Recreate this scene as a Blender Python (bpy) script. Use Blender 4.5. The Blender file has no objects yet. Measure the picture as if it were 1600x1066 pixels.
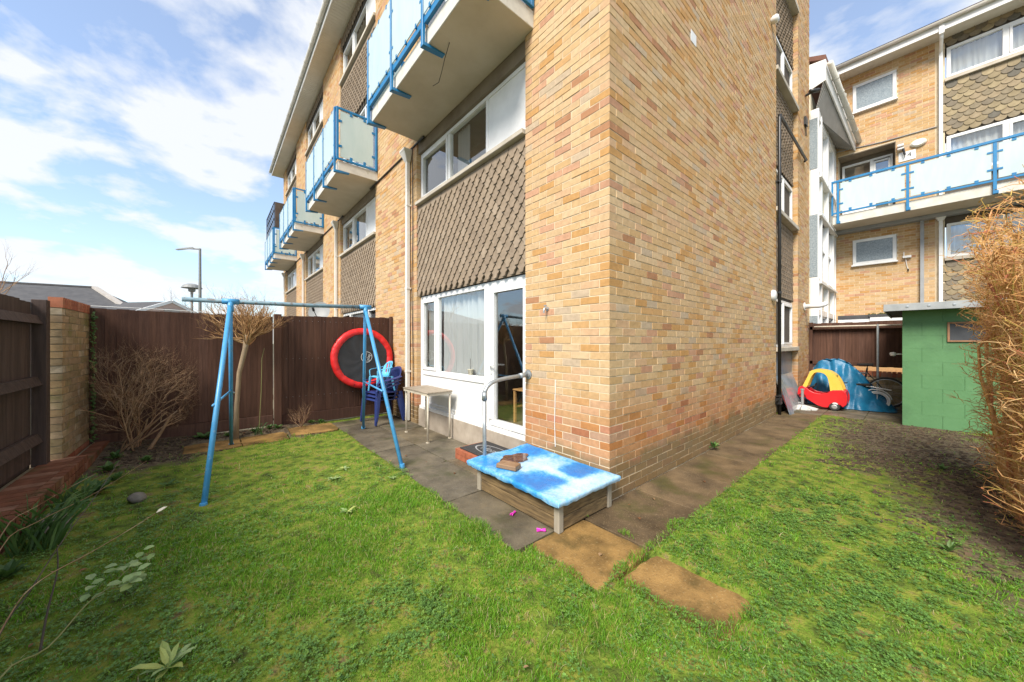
import bpy, bmesh, math, random
import numpy as np
from mathutils import Vector, Matrix
from mathutils import noise as mnoise

random.seed(7)
rs = np.random.RandomState(11)
R = math.radians
PI = math.pi
sc = bpy.context.scene
col = sc.collection

# ------------------------------------------------------------------ camera
cd = bpy.data.cameras.new("camera")
cam = bpy.data.objects.new("camera", cd)
col.objects.link(cam)
CAM = Vector((-2.709, -1.798, 1.44))
cam.location = CAM
cam.rotation_euler = (R(90), 0, -math.atan2(0.652, 0.758))
cd.sensor_width = 36
cd.lens = 541 / 1600 * 36
cd.shift_y = 2 / 1600
cd.clip_start = 0.05
cd.clip_end = 1500
sc.camera = cam

# ------------------------------------------------------------------ world, sun
SUN_EL, SUN_AZ = R(46), math.atan2(-0.94, -0.34)      # azimuth from +Y towards +X
to_sun = Vector((math.sin(SUN_AZ) * math.cos(SUN_EL), math.cos(SUN_AZ) * math.cos(SUN_EL), math.sin(SUN_EL)))
w = bpy.data.worlds.new("World")
sc.world = w
w.use_nodes = True
nt = w.node_tree
nt.nodes.clear()


def N(nt, t, **k):
    n = nt.nodes.new(t)
    for a, b in k.items():
        setattr(n, a, b)
    return n


def L(nt, a, b):
    nt.links.new(a, b)


sky = N(nt, "ShaderNodeTexSky", sky_type='NISHITA', sun_disc=False, sun_elevation=SUN_EL, sun_rotation=SUN_AZ)
sky.air_density = 1.0
sky.dust_density = 0.1
sky.ozone_density = 1.6
tc = N(nt, "ShaderNodeTexCoord")
sep = N(nt, "ShaderNodeSeparateXYZ")
L(nt, tc.outputs['Generated'], sep.inputs[0])


def wmath(op, a, b=None, clamp=False):
    n = N(nt, "ShaderNodeMath", operation=op, use_clamp=clamp)
    for i, x in enumerate((a, b)):
        if x is None:
            continue
        if isinstance(x, (int, float)):
            n.inputs[i].default_value = x
        else:
            L(nt, x, n.inputs[i])
    return n.outputs[0]


zz = wmath('ADD', wmath('MAXIMUM', sep.outputs[2], 0.0), 0.26)
cx = wmath('DIVIDE', sep.outputs[0], zz)
cy = wmath('DIVIDE', sep.outputs[1], zz)
cmb = N(nt, "ShaderNodeCombineXYZ")
L(nt, cx, cmb.inputs[0])
L(nt, cy, cmb.inputs[1])
cmb.inputs[2].default_value = 3.7
n1 = N(nt, "ShaderNodeTexNoise")
n1.inputs['Scale'].default_value = 2.6
n1.inputs['Detail'].default_value = 9
n1.inputs['Roughness'].default_value = 0.56
n1.inputs['Distortion'].default_value = 0.25
L(nt, cmb.outputs[0], n1.inputs['Vector'])
n2 = N(nt, "ShaderNodeTexNoise")
n2.inputs['Scale'].default_value = 9.0
n2.inputs['Detail'].default_value = 6
L(nt, cmb.outputs[0], n2.inputs['Vector'])
mixn = wmath('ADD', wmath('MULTIPLY', n1.outputs[0], 0.8), wmath('MULTIPLY', n2.outputs[0], 0.2))
cr = N(nt, "ShaderNodeValToRGB")
cr.color_ramp.elements[0].position = 0.43
cr.color_ramp.elements[0].color = (0, 0, 0, 1)
cr.color_ramp.elements[1].position = 0.525
cr.color_ramp.elements[1].color = (1, 1, 1, 1)
L(nt, mixn, cr.inputs[0])
# thin veil everywhere, denser to the horizon
veil = wmath('MULTIPLY', wmath('POWER', wmath('SUBTRACT', 1.0, wmath('MAXIMUM', sep.outputs[2], 0.0)), 6.0), 0.35)
cov = wmath('MAXIMUM', wmath('MULTIPLY', cr.outputs[0], 0.88), veil, True)
cov = wmath('ADD', wmath('MULTIPLY', cov, 0.78), 0.22)
mx = N(nt, "ShaderNodeMixRGB")
L(nt, cov, mx.inputs[0])
tint = N(nt, "ShaderNodeMixRGB", blend_type='MULTIPLY')
tint.inputs[0].default_value = 1.0
L(nt, sky.outputs[0], tint.inputs[1])
tint.inputs[2].default_value = (1.18, 1.33, 1.44, 1)
L(nt, tint.outputs[0], mx.inputs[1])
mx.inputs[2].default_value = (5.2, 5.3, 5.45, 1)
bg = N(nt, "ShaderNodeBackground")
bg.inputs[1].default_value = 0.13
L(nt, mx.outputs[0], bg.inputs[0])
wo = N(nt, "ShaderNodeOutputWorld")
L(nt, bg.outputs[0], wo.inputs[0])

sl = bpy.data.lights.new("sun", 'SUN')
sl.energy = 4.4
sl.angle = R(24)
sl.color = (1.0, 0.93, 0.82)
so = bpy.data.objects.new("sun", sl)
so.location = (-20, 20, 20)
so.rotation_euler = (-to_sun).to_track_quat('-Z', 'Y').to_euler()
col.objects.link(so)

sc.view_settings.view_transform = 'Standard'
sc.view_settings.look = 'None'
sc.view_settings.exposure = 0.58
sc.view_settings.gamma = 1
sc.view_settings.use_curve_mapping = False
sc.render.engine = 'CYCLES'
sc.cycles.max_bounces = 8
sc.cycles.transparent_max_bounces = 24

# ------------------------------------------------------------------ materials
MATS = {}


def mat(name, cols, scale=6.0, rough=0.7, bump=0.0, bscale=60.0, metal=0.0, stretch=(1, 1, 1), detail=5,
        seed=0.0, spec=0.5, trans=0.0, roughvar=0.0, rand=None, blotch=None, contrast=(0.3, 0.7), local=False, coat=0.0, base_tint=False):
    """cols: list of colours spread over a noise ramp. rand: list of (pos,colour) picked per piece from the 'seed'
    attribute + object random. blotch: (colour, scale, threshold, strength)."""
    m = bpy.data.materials.new(name)
    m.use_nodes = True
    t = m.node_tree
    b = t.nodes['Principled BSDF']
    pos = N(t, "ShaderNodeNewGeometry").outputs['Position'] if not local else N(t, "ShaderNodeTexCoord").outputs['Object']
    mp = N(t, "ShaderNodeMapping")
    mp.inputs['Scale'].default_value = stretch
    L(t, pos, mp.inputs[0])

    def noise(s, d=detail):
        n = N(t, "ShaderNodeTexNoise")
        n.inputs['Scale'].default_value = s
        n.inputs['Detail'].default_value = d
        n.inputs['Roughness'].default_value = 0.6
        L(t, mp.outputs[0], n.inputs['Vector'])
        return n.outputs[0]

    def ramp(f, stops, interp='LINEAR'):
        r = N(t, "ShaderNodeValToRGB")
        r.color_ramp.interpolation = interp
        e = r.color_ramp.elements
        while len(e) < len(stops):
            e.new(0.5)
        for i, (p, c) in enumerate(stops):
            e[i].position = p
            e[i].color = (*c, 1)
        L(t, f, r.inputs[0])
        return r.outputs[0]

    def mixc(f, a, c, mode='MIX'):
        x = N(t, "ShaderNodeMixRGB", blend_type=mode)
        for i, v in enumerate((f, a, c)):
            if isinstance(v, (int, float)):
                x.inputs[i].default_value = v
            elif isinstance(v, tuple):
                x.inputs[i].default_value = (*v, 1)
            else:
                L(t, v, x.inputs[i])
        return x.outputs[0]

    nn = noise(scale)
    if rand:
        at = N(t, "ShaderNodeAttribute", attribute_name='seed')
        oi = N(t, "ShaderNodeObjectInfo")
        ad = N(t, "ShaderNodeMath", operation='ADD')
        L(t, at.outputs['Fac'], ad.inputs[0])
        L(t, oi.outputs['Random'], ad.inputs[1])
        fr = N(t, "ShaderNodeMath", operation='FRACT')
        L(t, ad.outputs[0], fr.inputs[0])
        c = ramp(fr.outputs[0], rand, 'CONSTANT' if len(rand) > 4 else 'LINEAR')
        if cols:
            c = mixc(0.999, c, ramp(nn, [(contrast[0] + (contrast[1] - contrast[0]) * i / max(1, len(cols) - 1), k) for i, k in enumerate(cols)]), 'MULTIPLY')
    elif len(cols) == 1:
        c = mixc(1.0, cols[0], ramp(nn, [(0.3, (0.88,) * 3), (0.7, (1.08,) * 3)]), 'MULTIPLY')
    else:
        c = ramp(nn, [(contrast[0] + (contrast[1] - contrast[0]) * i / (len(cols) - 1), k) for i, k in enumerate(cols)])
    for bl in (blotch or []):
        bc, bs, th, st = bl
        f = ramp(noise(bs, 6), [(th, (0, 0, 0)), (min(1, th + 0.12), (st,) * 3)])
        c = mixc(f, c, bc)
    if base_tint:
        # the lowest courses are pinker bricks, green with damp at the foot
        sx = N(t, "ShaderNodeSeparateXYZ")
        L(t, pos, sx.inputs[0])
        hh = N(t, "ShaderNodeMath", operation='MULTIPLY_ADD')
        L(t, noise(1.3, 3), hh.inputs[0])
        hh.inputs[1].default_value = -1.1
        L(t, sx.outputs[2], hh.inputs[2])
        c = mixc(ramp(hh.outputs[0], [(0.0, (1, 1, 1)), (.55, (0, 0, 0))]), c, mixc(1.0, c, (.86, .66, .60), 'MULTIPLY'))
        h2 = N(t, "ShaderNodeMath", operation='MULTIPLY_ADD')
        L(t, noise(2.6, 5), h2.inputs[0])
        h2.inputs[1].default_value = -.55
        L(t, sx.outputs[2], h2.inputs[2])
        c = mixc(ramp(h2.outputs[0], [(0.0, (.75,) * 3), (.14, (0, 0, 0))]), c, (.16, .13, .065))
    L(t, c, b.inputs['Base Color'])
    b.inputs['Metallic'].default_value = metal
    b.inputs['Specular IOR Level'].default_value = spec
    if coat:
        b.inputs['Coat Weight'].default_value = coat
    if roughvar:
        rr = N(t, "ShaderNodeMapRange")
        rr.inputs[1].default_value = 0.35
        rr.inputs[2].default_value = 0.65
        rr.inputs[3].default_value = max(0.02, rough - roughvar)
        rr.inputs[4].default_value = min(1, rough + roughvar)
        L(t, noise(scale * 0.7 + 0.3, 4), rr.inputs[0])
        L(t, rr.outputs[0], b.inputs['Roughness'])
    else:
        b.inputs['Roughness'].default_value = rough
    if bump:
        bp = N(t, "ShaderNodeBump")
        bp.inputs['Strength'].default_value = 1.0
        bp.inputs['Distance'].default_value = bump
        L(t, noise(bscale, 4), bp.inputs['Height'])
        L(t, bp.outputs[0], b.inputs['Normal'])
    if trans:
        out = t.nodes['Material Output']
        tl = N(t, "ShaderNodeBsdfTranslucent")
        L(t, c, tl.inputs[0])
        ms = N(t, "ShaderNodeMixShader")
        ms.inputs[0].default_value = trans
        L(t, b.outputs[0], ms.inputs[1])
        L(t, tl.outputs[0], ms.inputs[2])
        L(t, ms.outputs[0], out.inputs[0])
    MATS[name] = m
    return m


def glassmat(name, tint=(0.93, 0.96, 0.95), ior=1.9):
    m = bpy.data.materials.new(name)
    m.use_nodes = True
    t = m.node_tree
    t.nodes.clear()
    o = N(t, "ShaderNodeOutputMaterial")
    lw = N(t, "ShaderNodeLayerWeight")
    lw.inputs[0].default_value = 0.5
    pw = N(t, "ShaderNodeMath", operation='POWER')
    L(t, lw.outputs['Facing'], pw.inputs[0])
    pw.inputs[1].default_value = 4.0
    f = N(t, "ShaderNodeMath", operation='MULTIPLY_ADD')
    L(t, pw.outputs[0], f.inputs[0])
    f.inputs[1].default_value = .78
    f.inputs[2].default_value = .21
    a = N(t, "ShaderNodeBsdfTransparent")
    a.inputs[0].default_value = (*tint, 1)
    g = N(t, "ShaderNodeBsdfGlossy")
    g.inputs['Roughness'].default_value = 0.005
    g.inputs[0].default_value = (0.98, 0.99, 1, 1)
    ms = N(t, "ShaderNodeMixShader")
    L(t, f.outputs[0], ms.inputs[0])
    L(t, a.outputs[0], ms.inputs[1])
    L(t, g.outputs[0], ms.inputs[2])
    L(t, ms.outputs[0], o.inputs[0])
    MATS[name] = m
    return m


BR = [(0.0, (.575, .39, .205)), (.16, (.60, .425, .24)), (.30, (.545, .36, .18)), (.43, (.585, .385, .23)), (.53, (.61, .445, .27)),
      (.62, (.56, .395, .23)), (.71, (.52, .295, .115)), (.79, (.555, .335, .15)), (.86, (.545, .315, .20)), (.925, (.42, .215, .115)), (.945, (.50, .39, .275)), (.975, (.49, .275, .175))]
mat('brick', base_tint=True, cols=[(.78, .76, .73), (1.02, 1.00, .97)], scale=22, rough=.86, bump=.0016, bscale=170, rand=BR, spec=.25,
    blotch=[((.30, .14, .075), 9.0, .72, .5), ((.42, .27, .18), 1.6, .66, .3)])
mat('old_brick', [(.7, .68, .62), (1.05, 1.03, 1.0)], scale=16, rough=.9, bump=.002, bscale=120, spec=.2,
    rand=[(0, (.44, .31, .18)), (.2, (.36, .27, .17)), (.4, (.47, .36, .24)), (.6, (.40, .29, .19)), (.8, (.33, .26, .15)), (.93, (.5, .42, .32))],
    blotch=[((.18, .17, .06), 4, .55, .7), ((.55, .5, .43), 3, .66, .5)])
mat('red_brick', [(.75, .72, .7), (1.1, 1.05, 1.0)], scale=20, rough=.8, bump=.0016, bscale=150, spec=.3,
    rand=[(0, (.36, .12, .065)), (.25, (.42, .16, .09)), (.5, (.32, .105, .06)), (.75, (.45, .20, .13)), (.9, (.38, .15, .09))], blotch=[((.14, .12, .06), 5, .62, .5)])
mat('dull_brick', [(.6, .56, .52), (1.1, 1.02, .95)], scale=9, rough=.85, bump=.002, bscale=110, spec=.2,
    rand=[(0, (.24, .105, .065)), (.25, (.29, .14, .09)), (.5, (.21, .095, .06)), (.75, (.30, .17, .12)), (.9, (.25, .125, .08))], blotch=[((.075, .08, .03), 3.2, .52, .75), ((.3, .25, .19), 6, .66, .5)])
mat('mortar', [(.58, .47, .32), (.70, .59, .43)], scale=9, rough=.95, bump=.001, bscale=200, spec=.1)
mat('old_mortar', [(.22, .19, .13), (.36, .31, .22)], scale=9, rough=.95, spec=.1)
mat('tile', [(.78, .77, .75), (1.06, 1.05, 1.03)], scale=14, rough=.88, bump=.001, bscale=240, spec=.2,
    rand=[(0, (.27, .21, .155)), (.3, (.30, .235, .172)), (.7, (.25, .195, .145)), (1, (.325, .26, .195))], blotch=[((.12, .11, .09), 3.2, .66, .45)])
mat('rear_tile', [(.8, .78, .74), (1.06, 1.05, 1.03)], scale=14, rough=.9, bump=.001, bscale=240, spec=.2,
    rand=[(0, (.28, .23, .15)), (.2, (.34, .28, .18)), (.4, (.25, .21, .15)), (.6, (.31, .25, .17)), (.8, (.21, .18, .14)), (.93, (.15, .14, .12))])
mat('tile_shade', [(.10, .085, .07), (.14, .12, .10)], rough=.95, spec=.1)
mat('upvc', [(.80, .80, .79)], scale=3, rough=.32, spec=.5)
mat('white_paint', [(.70, .69, .65), (.80, .79, .76)], scale=5, rough=.5, blotch=[((.45, .42, .34), 7, .70, .5)])
mat('soffit', [(.62, .58, .50), (.70, .66, .58)], scale=3, rough=.6)
mat('gutter', [(.55, .53, .47), (.68, .66, .61)], scale=4, rough=.5, blotch=[((.25, .24, .19), 9, .62, .5)])
mat('concrete', [(.42, .37, .30), (.56, .51, .43)], scale=3, rough=.9, bump=.001, bscale=120, spec=.2)
mat('slab_edge', [(.52, .50, .45), (.68, .66, .60)], scale=5, rough=.85, bump=.0015, bscale=60, spec=.2, blotch=[((.26, .25, .14), 6, .62, .6)])
mat('slab_soffit', [(.50, .435, .34), (.60, .535, .44)], scale=2, rough=.9, bump=.001, bscale=90, spec=.15, blotch=[((.24, .2, .15), 2.6, .70, .5)])
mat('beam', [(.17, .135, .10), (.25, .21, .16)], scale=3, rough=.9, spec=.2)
mat('plinth', [(.30, .25, .20), (.44, .38, .31)], scale=5, rough=.9, bump=.001, bscale=100, spec=.2)
mat('blue_steel', [(.010, .155, .36), (.014, .20, .44)], scale=8, rough=.42, blotch=[((.18, .09, .05), 30, .72, .4)])
mat('frost_glass', [(.64, .77, .77), (.72, .83, .83)], scale=2.5, rough=.22, trans=.35, stretch=(3, 3, .7), blotch=[((.42, .56, .50), 6, .66, .4)])
glassmat('glass')
mat('obscure_glass', [(.16, .20, .23), (.34, .39, .42)], scale=40, rough=.12, bump=.002, bscale=90)
mat('net', [(.72, .73, .74), (.80, .80, .80)], scale=30, rough=.9, trans=.35, spec=.1, stretch=(1, 1, .1))
mat('curtain_grey', [(.36, .36, .35), (.46, .45, .43)], scale=6, rough=.9, trans=.2, stretch=(4, 4, .2))
mat('room', [(.28, .24, .19), (.34, .29, .23)], rough=.9)
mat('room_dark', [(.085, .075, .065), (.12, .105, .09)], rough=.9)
mat('room_floor', [(.22, .17, .11), (.28, .21, .14)], rough=.5)
mat('pine', [(.50, .27, .10), (.60, .34, .14)], scale=8, rough=.45, stretch=(6, 6, .6))
mat('pipe_white', [(.66, .64, .59), (.74, .72, .68)], scale=4, rough=.45, blotch=[((.42, .39, .31), 8, .66, .5)])
mat('pipe_grey', [(.26, .27, .28), (.33, .34, .35)], scale=4, rough=.5)
mat('black_plastic', [(.012, .012, .013), (.022, .022, .022)], rough=.4)
mat('brown_tile', [(.13, .055, .04), (.18, .08, .055)], scale=10, rough=.8)
mat('cream_panel', [(.60, .55, .42), (.68, .63, .50)], scale=2, rough=.6)
mat('fence_wood', [(.60, .58, .58), (1.12, 1.08, 1.06)], scale=3.5, rough=.82, bump=.0018, bscale=30, stretch=(9, 9, .55), spec=.25,
    rand=[(0, (.098, .050, .034)), (.35, (.118, .061, .041)), (.7, (.086, .044, .031)), (1, (.130, .070, .050))], blotch=[((.15, .10, .075), 1.1, .68, .35)])
mat('fence_grey', [(.60, .58, .58), (1.12, 1.08, 1.06)], scale=3.5, rough=.82, bump=.0018, bscale=30, stretch=(9, 9, .55), spec=.25,
    rand=[(0, (.084, .060, .052)), (.35, (.100, .072, .062)), (.7, (.074, .053, .046)), (1, (.112, .082, .071))])
mat('fence_concrete', [(.30, .27, .19), (.44, .40, .30)], scale=4, rough=.9, blotch=[((.14, .15, .06), 4, .58, .7)])
mat('paving', [(.50, .48, .44), (1.35, 1.28, 1.16)], scale=3.0, rough=.62, roughvar=.28, bump=.005, bscale=70, spec=.4, contrast=(.32, .68),
    rand=[(0, (.122, .108, .084)), (.3, (.138, .124, .097)), (.65, (.104, .092, .070)), (1, (.148, .125, .086))],
    blotch=[((.30, .25, .17), 75, .60, .6), ((.035, .032, .02), 55, .60, .6), ((.050, .055, .020), 1.7, .54, .75), ((.24, .17, .085), 1.2, .60, .55), ((.05, .042, .03), 5, .62, .5)])
mat('path_paving', [(.50, .46, .41), (1.4, 1.28, 1.12)], scale=3.0, rough=.7, roughvar=.15, bump=.006, bscale=70, spec=.3, contrast=(.32, .68),
    rand=[(0, (.120, .090, .056)), (.3, (.140, .106, .066)), (.65, (.105, .078, .048)), (1, (.155, .116, .066))],
    blotch=[((.34, .26, .15), 75, .58, .65), ((.035, .028, .018), 55, .60, .65), ((.070, .066, .018), 1.9, .54, .7), ((.055, .042, .028), 4, .60, .55)])
mat('gold_paving', [(.40, .37, .33), (1.15, 1.08, .98)], scale=4.0, rough=.8, bump=.006, bscale=70, spec=.25, contrast=(.32, .68),
    rand=[(0, (.29, .185, .065)), (.5, (.31, .195, .072)), (1, (.27, .172, .065))],
    blotch=[((.42, .32, .17), 70, .58, .6), ((.07, .045, .018), 50, .58, .6), ((.085, .060, .018), 3.0, .50, .8), ((.20, .15, .02), 2.0, .60, .6)])
mat('ground_far', [(.10, .105, .06), (.15, .14, .09)], scale=.3, rough=.95)
mat('asphalt', [(.05, .05, .05), (.07, .07, .07)], scale=3, rough=.9)
mat('swing_blue', [(.045, .25, .50), (.075, .31, .58)], scale=12, rough=.4, bump=.0004, bscale=80, blotch=[((.30, .38, .42), 22, .60, .6), ((.16, .07, .03), 30, .74, .7)])
mat('swing_beam', [(.10, .20, .27), (.20, .29, .33)], scale=14, rough=.6, bump=.0006, bscale=90, blotch=[((.12, .065, .04), 18, .52, .75), ((.35, .38, .36), 26, .62, .5)])
mat('red_pvc', [(.62, .015, .018), (.72, .025, .025)], scale=9, rough=.38, bump=.006, bscale=14)
mat('black_mesh', [(.016, .016, .018), (.030, .030, .033)], scale=6, rough=.5, bump=.003, bscale=8)
mat('logo_white', [(.62, .62, .61)], rough=.5)
mat('navy_plastic', [(.018, .032, .135), (.026, .045, .17)], scale=5, rough=.35)
mat('sky_plastic', [(.10, .42, .66), (.13, .47, .71)], scale=5, rough=.35)
mat('grey_wood', [(.22, .175, .125), (.38, .32, .25)], scale=5, rough=.75, bump=.001, bscale=60, stretch=(8, .7, 8), roughvar=.2)
mat('cream_metal', [(.50, .44, .34), (.62, .56, .46)], scale=7, rough=.45, blotch=[((.25, .10, .04), 22, .66, .8)])
mat('galv', [(.30, .33, .35), (.42, .45, .47)], scale=16, rough=.42, metal=.6, bump=.0004, bscale=60)
mat('step_top', [(.020, .020, .022), (.035, .034, .034)], scale=30, rough=.8, bump=.001, bscale=150)
mat('mat_grey', [(.27, .27, .28)], rough=.9)
mat('box_wood', [(.080, .052, .024), (.23, .155, .070)], scale=4.5, rough=.8, bump=.002, bscale=40, stretch=(2, 1.2, 14), contrast=(.34, .66), blotch=[((.04, .032, .02), 5, .60, .6), ((.32, .23, .11), 3, .66, .5)])
mat('post_wood', [(.27, .235, .18), (.36, .32, .25)], scale=5, rough=.8, bump=.001, bscale=60, stretch=(9, 9, .8))
mat('cover_blue', [(.045, .30, .70), (.07, .37, .76), (.30, .55, .77), (.58, .71, .79), (.68, .76, .80)], scale=2.6, rough=.34, roughvar=.18, bump=.0035, bscale=16, contrast=(.40, .60), detail=4, seed=1,
    blotch=[((.03, .22, .60), 45, .68, .6), ((.035, .12, .20), 60, .72, .6)])
def fade_cover():
    m = MATS['cover_blue']
    t = m.node_tree
    b = t.nodes['Principled BSDF']
    a = N(t, "ShaderNodeAttribute", attribute_name='fade')
    g = N(t, "ShaderNodeNewGeometry")
    n = N(t, "ShaderNodeTexNoise")
    n.inputs['Scale'].default_value = 38
    n.inputs['Detail'].default_value = 6
    L(t, g.outputs['Position'], n.inputs['Vector'])
    ad = N(t, "ShaderNodeMath", operation='MULTIPLY_ADD')
    L(t, n.outputs[0], ad.inputs[0])
    ad.inputs[1].default_value = .55
    L(t, a.outputs['Fac'], ad.inputs[2])
    sb_ = N(t, "ShaderNodeMath", operation='SUBTRACT')
    L(t, ad.outputs[0], sb_.inputs[0])
    sb_.inputs[1].default_value = .275
    r = N(t, "ShaderNodeValToRGB")
    e = r.color_ramp.elements
    for k in range(3):
        e.new(.5)
    for i, (p, c) in enumerate([(.0, (.012, .17, .50)), (.25, (.03, .26, .62)), (.48, (.16, .42, .70)), (.68, (.34, .54, .74)), (.92, (.47, .60, .70))]):
        e[i].position = p
        e[i].color = (*c, 1)
    L(t, sb_.outputs[0], r.inputs[0])
    n2 = N(t, "ShaderNodeTexNoise")
    n2.inputs['Scale'].default_value = 70
    L(t, g.outputs['Position'], n2.inputs['Vector'])
    r2 = N(t, "ShaderNodeValToRGB")
    r2.color_ramp.elements[0].position = .66
    r2.color_ramp.elements[0].color = (0, 0, 0, 1)
    r2.color_ramp.elements[1].position = .74
    r2.color_ramp.elements[1].color = (.6, .6, .6, 1)
    L(t, n2.outputs[0], r2.inputs[0])
    x = N(t, "ShaderNodeMixRGB")
    L(t, r2.outputs[0], x.inputs[0])
    L(t, r.outputs[0], x.inputs[1])
    x.inputs[2].default_value = (.04, .16, .22, 1)
    L(t, x.outputs[0], b.inputs['Base Color'])


fade_cover()
mat('puddle', [(.085, .040, .025), (.19, .10, .065)], scale=22, rough=.04, spec=.9, bump=.0004, bscale=12, contrast=(.4, .62))
mat('stone_brown', [(.20, .115, .060), (.30, .185, .105)], scale=12, rough=.55, bump=.001, bscale=90)
mat('pink', [(.72, .035, .48)], rough=.35)
mat('toy_red', [(.55, .012, .018), (.64, .02, .025)], scale=5, rough=.35)
mat('toy_yellow', [(.72, .47, .06), (.80, .55, .10)], scale=5, rough=.4)
mat('rubber', [(.018, .018, .019), (.032, .031, .030)], scale=20, rough=.65)
mat('tarp', [(.006, .105, .22), (.014, .165, .32)], scale=7, rough=.42, bump=.008, bscale=16, roughvar=.1)
mat('steel', [(.45, .45, .44), (.55, .55, .54)], scale=8, rough=.38, metal=.7)
mat('stand_plate', [(.50, .48, .45), (.62, .60, .57)], scale=9, rough=.7, blotch=[((.22, .2, .17), 14, .6, .5)])
mat('white_metal', [(.72, .72, .71)], rough=.35)
mat('shed_green', [(.075, .19, .075), (.095, .225, .095)], scale=2.5, rough=.62, bump=.003, bscale=26, blotch=[((.05, .12, .055), 1.1, .55, .6), ((.15, .26, .14), 5, .64, .45), ((.06, .075, .045), 2.3, .68, .5)])
mat('shed_roof', [(.26, .28, .29), (.36, .38, .39)], scale=6, rough=.5, metal=.2)
mat('chalk', [(.028, .032, .040), (.055, .060, .07)], scale=5, rough=.7)
mat('chalk_frame', [(.24, .12, .06), (.32, .17, .09)], scale=8, rough=.6)
mat('sheet_grey', [(.16, .20, .24), (.30, .35, .39)], scale=4, rough=.3, metal=.3, stretch=(3, 3, 1))
mat('sheet_clear', [(.22, .235, .24), (.36, .37, .38)], scale=4, rough=.16)
mat('roof_slate', [(.050, .050, .054), (.085, .083, .085)], scale=3, rough=.8)
mat('ridge', [(.34, .31, .28), (.42, .39, .36)], scale=3, rough=.8)
mat('pink_render', [(.50, .36, .31), (.56, .42, .36)], rough=.8)
mat('lamp_grey', [(.19, .20, .20), (.25, .26, .26)], rough=.5)
mat('bark', [(.20, .145, .09), (.36, .27, .17)], scale=10, rough=.9, bump=.002, bscale=60, stretch=(1, 1, .4))
mat('twig_tan', [(.75, .7, .65), (1.1, 1.05, 1.0)], scale=14, rough=.75, spec=.2,
    rand=[(0, (.36, .215, .095)), (.3, (.43, .28, .135)), (.6, (.30, .165, .075)), (1, (.47, .32, .17))])
mat('twig_brown', [(.75, .7, .65), (1.15, 1.1, 1.05)], scale=14, rough=.8, spec=.2,
    rand=[(0, (.30, .20, .115)), (.4, (.38, .26, .16)), (.7, (.24, .13, .075)), (1, (.46, .35, .24))])
mat('twig_hedge', [(.75, .72, .68), (1.15, 1.1, 1.05)], scale=10, rough=.7, spec=.25,
    rand=[(0, (.52, .28, .10)), (.25, (.62, .38, .15)), (.45, (.46, .34, .09)), (.58, (.58, .32, .15)), (.72, (.68, .46, .23)), (.86, (.48, .18, .10)), (.94, (.38, .20, .07))])
mat('twig_dark', [(.055, .042, .035), (.10, .075, .06)], rough=.9)
mat('leaf_dry', [(.8, .8, .8), (1.1, 1.1, 1.1)], scale=20, rough=.8, trans=.2,
    rand=[(0, (.17, .075, .030)), (.4, (.26, .13, .055)), (.7, (.11, .055, .03)), (1, (.35, .22, .11))])
mat('leaf_green', [(.85, .85, .85), (1.1, 1.1, 1.1)], scale=18, rough=.55, trans=.3,
    rand=[(0, (.070, .155, .030)), (.4, (.10, .20, .045)), (.7, (.055, .12, .035)), (1, (.15, .25, .06))])
mat('leaf_pale', [(.85, .85, .85), (1.1, 1.1, 1.1)], scale=30, rough=.6, trans=.25,
    rand=[(0, (.27, .39, .15)), (.4, (.34, .44, .20)), (.7, (.23, .35, .11)), (1, (.42, .47, .13))])
mat('stem_green', [(.16, .17, .05), (.24, .24, .09)], scale=9, rough=.6)
mat('grass', [(.8, .8, .8), (1.1, 1.1, 1.1)], scale=2.2, rough=.5, spec=.35, trans=.45,
    rand=[(0, (.155, .36, .022)), (.35, (.215, .46, .034)), (.6, (.125, .30, .024)), (.79, (.30, .49, .055)), (.91, (.44, .40, .14)), (.96, (.54, .46, .26))])
mat('clover', [(.8, .8, .8), (1.1, 1.1, 1.1)], scale=9, rough=.5, trans=.25,
    rand=[(0, (.105, .225, .040)), (.4, (.140, .28, .05)), (.7, (.085, .185, .040)), (.9, (.20, .36, .06)), (1, (.25, .40, .07))])
mat('stone_grey', [(.10, .09, .07), (.2, .18, .15)], scale=14, rough=.9, bump=.004, bscale=30)
mat('moss', [(.045, .05, .014), (.085, .085, .024)], scale=30, rough=.95, bump=.004, bscale=120)
mat('glow_lamp', [(.75, .74, .66)], rough=.4)


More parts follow.
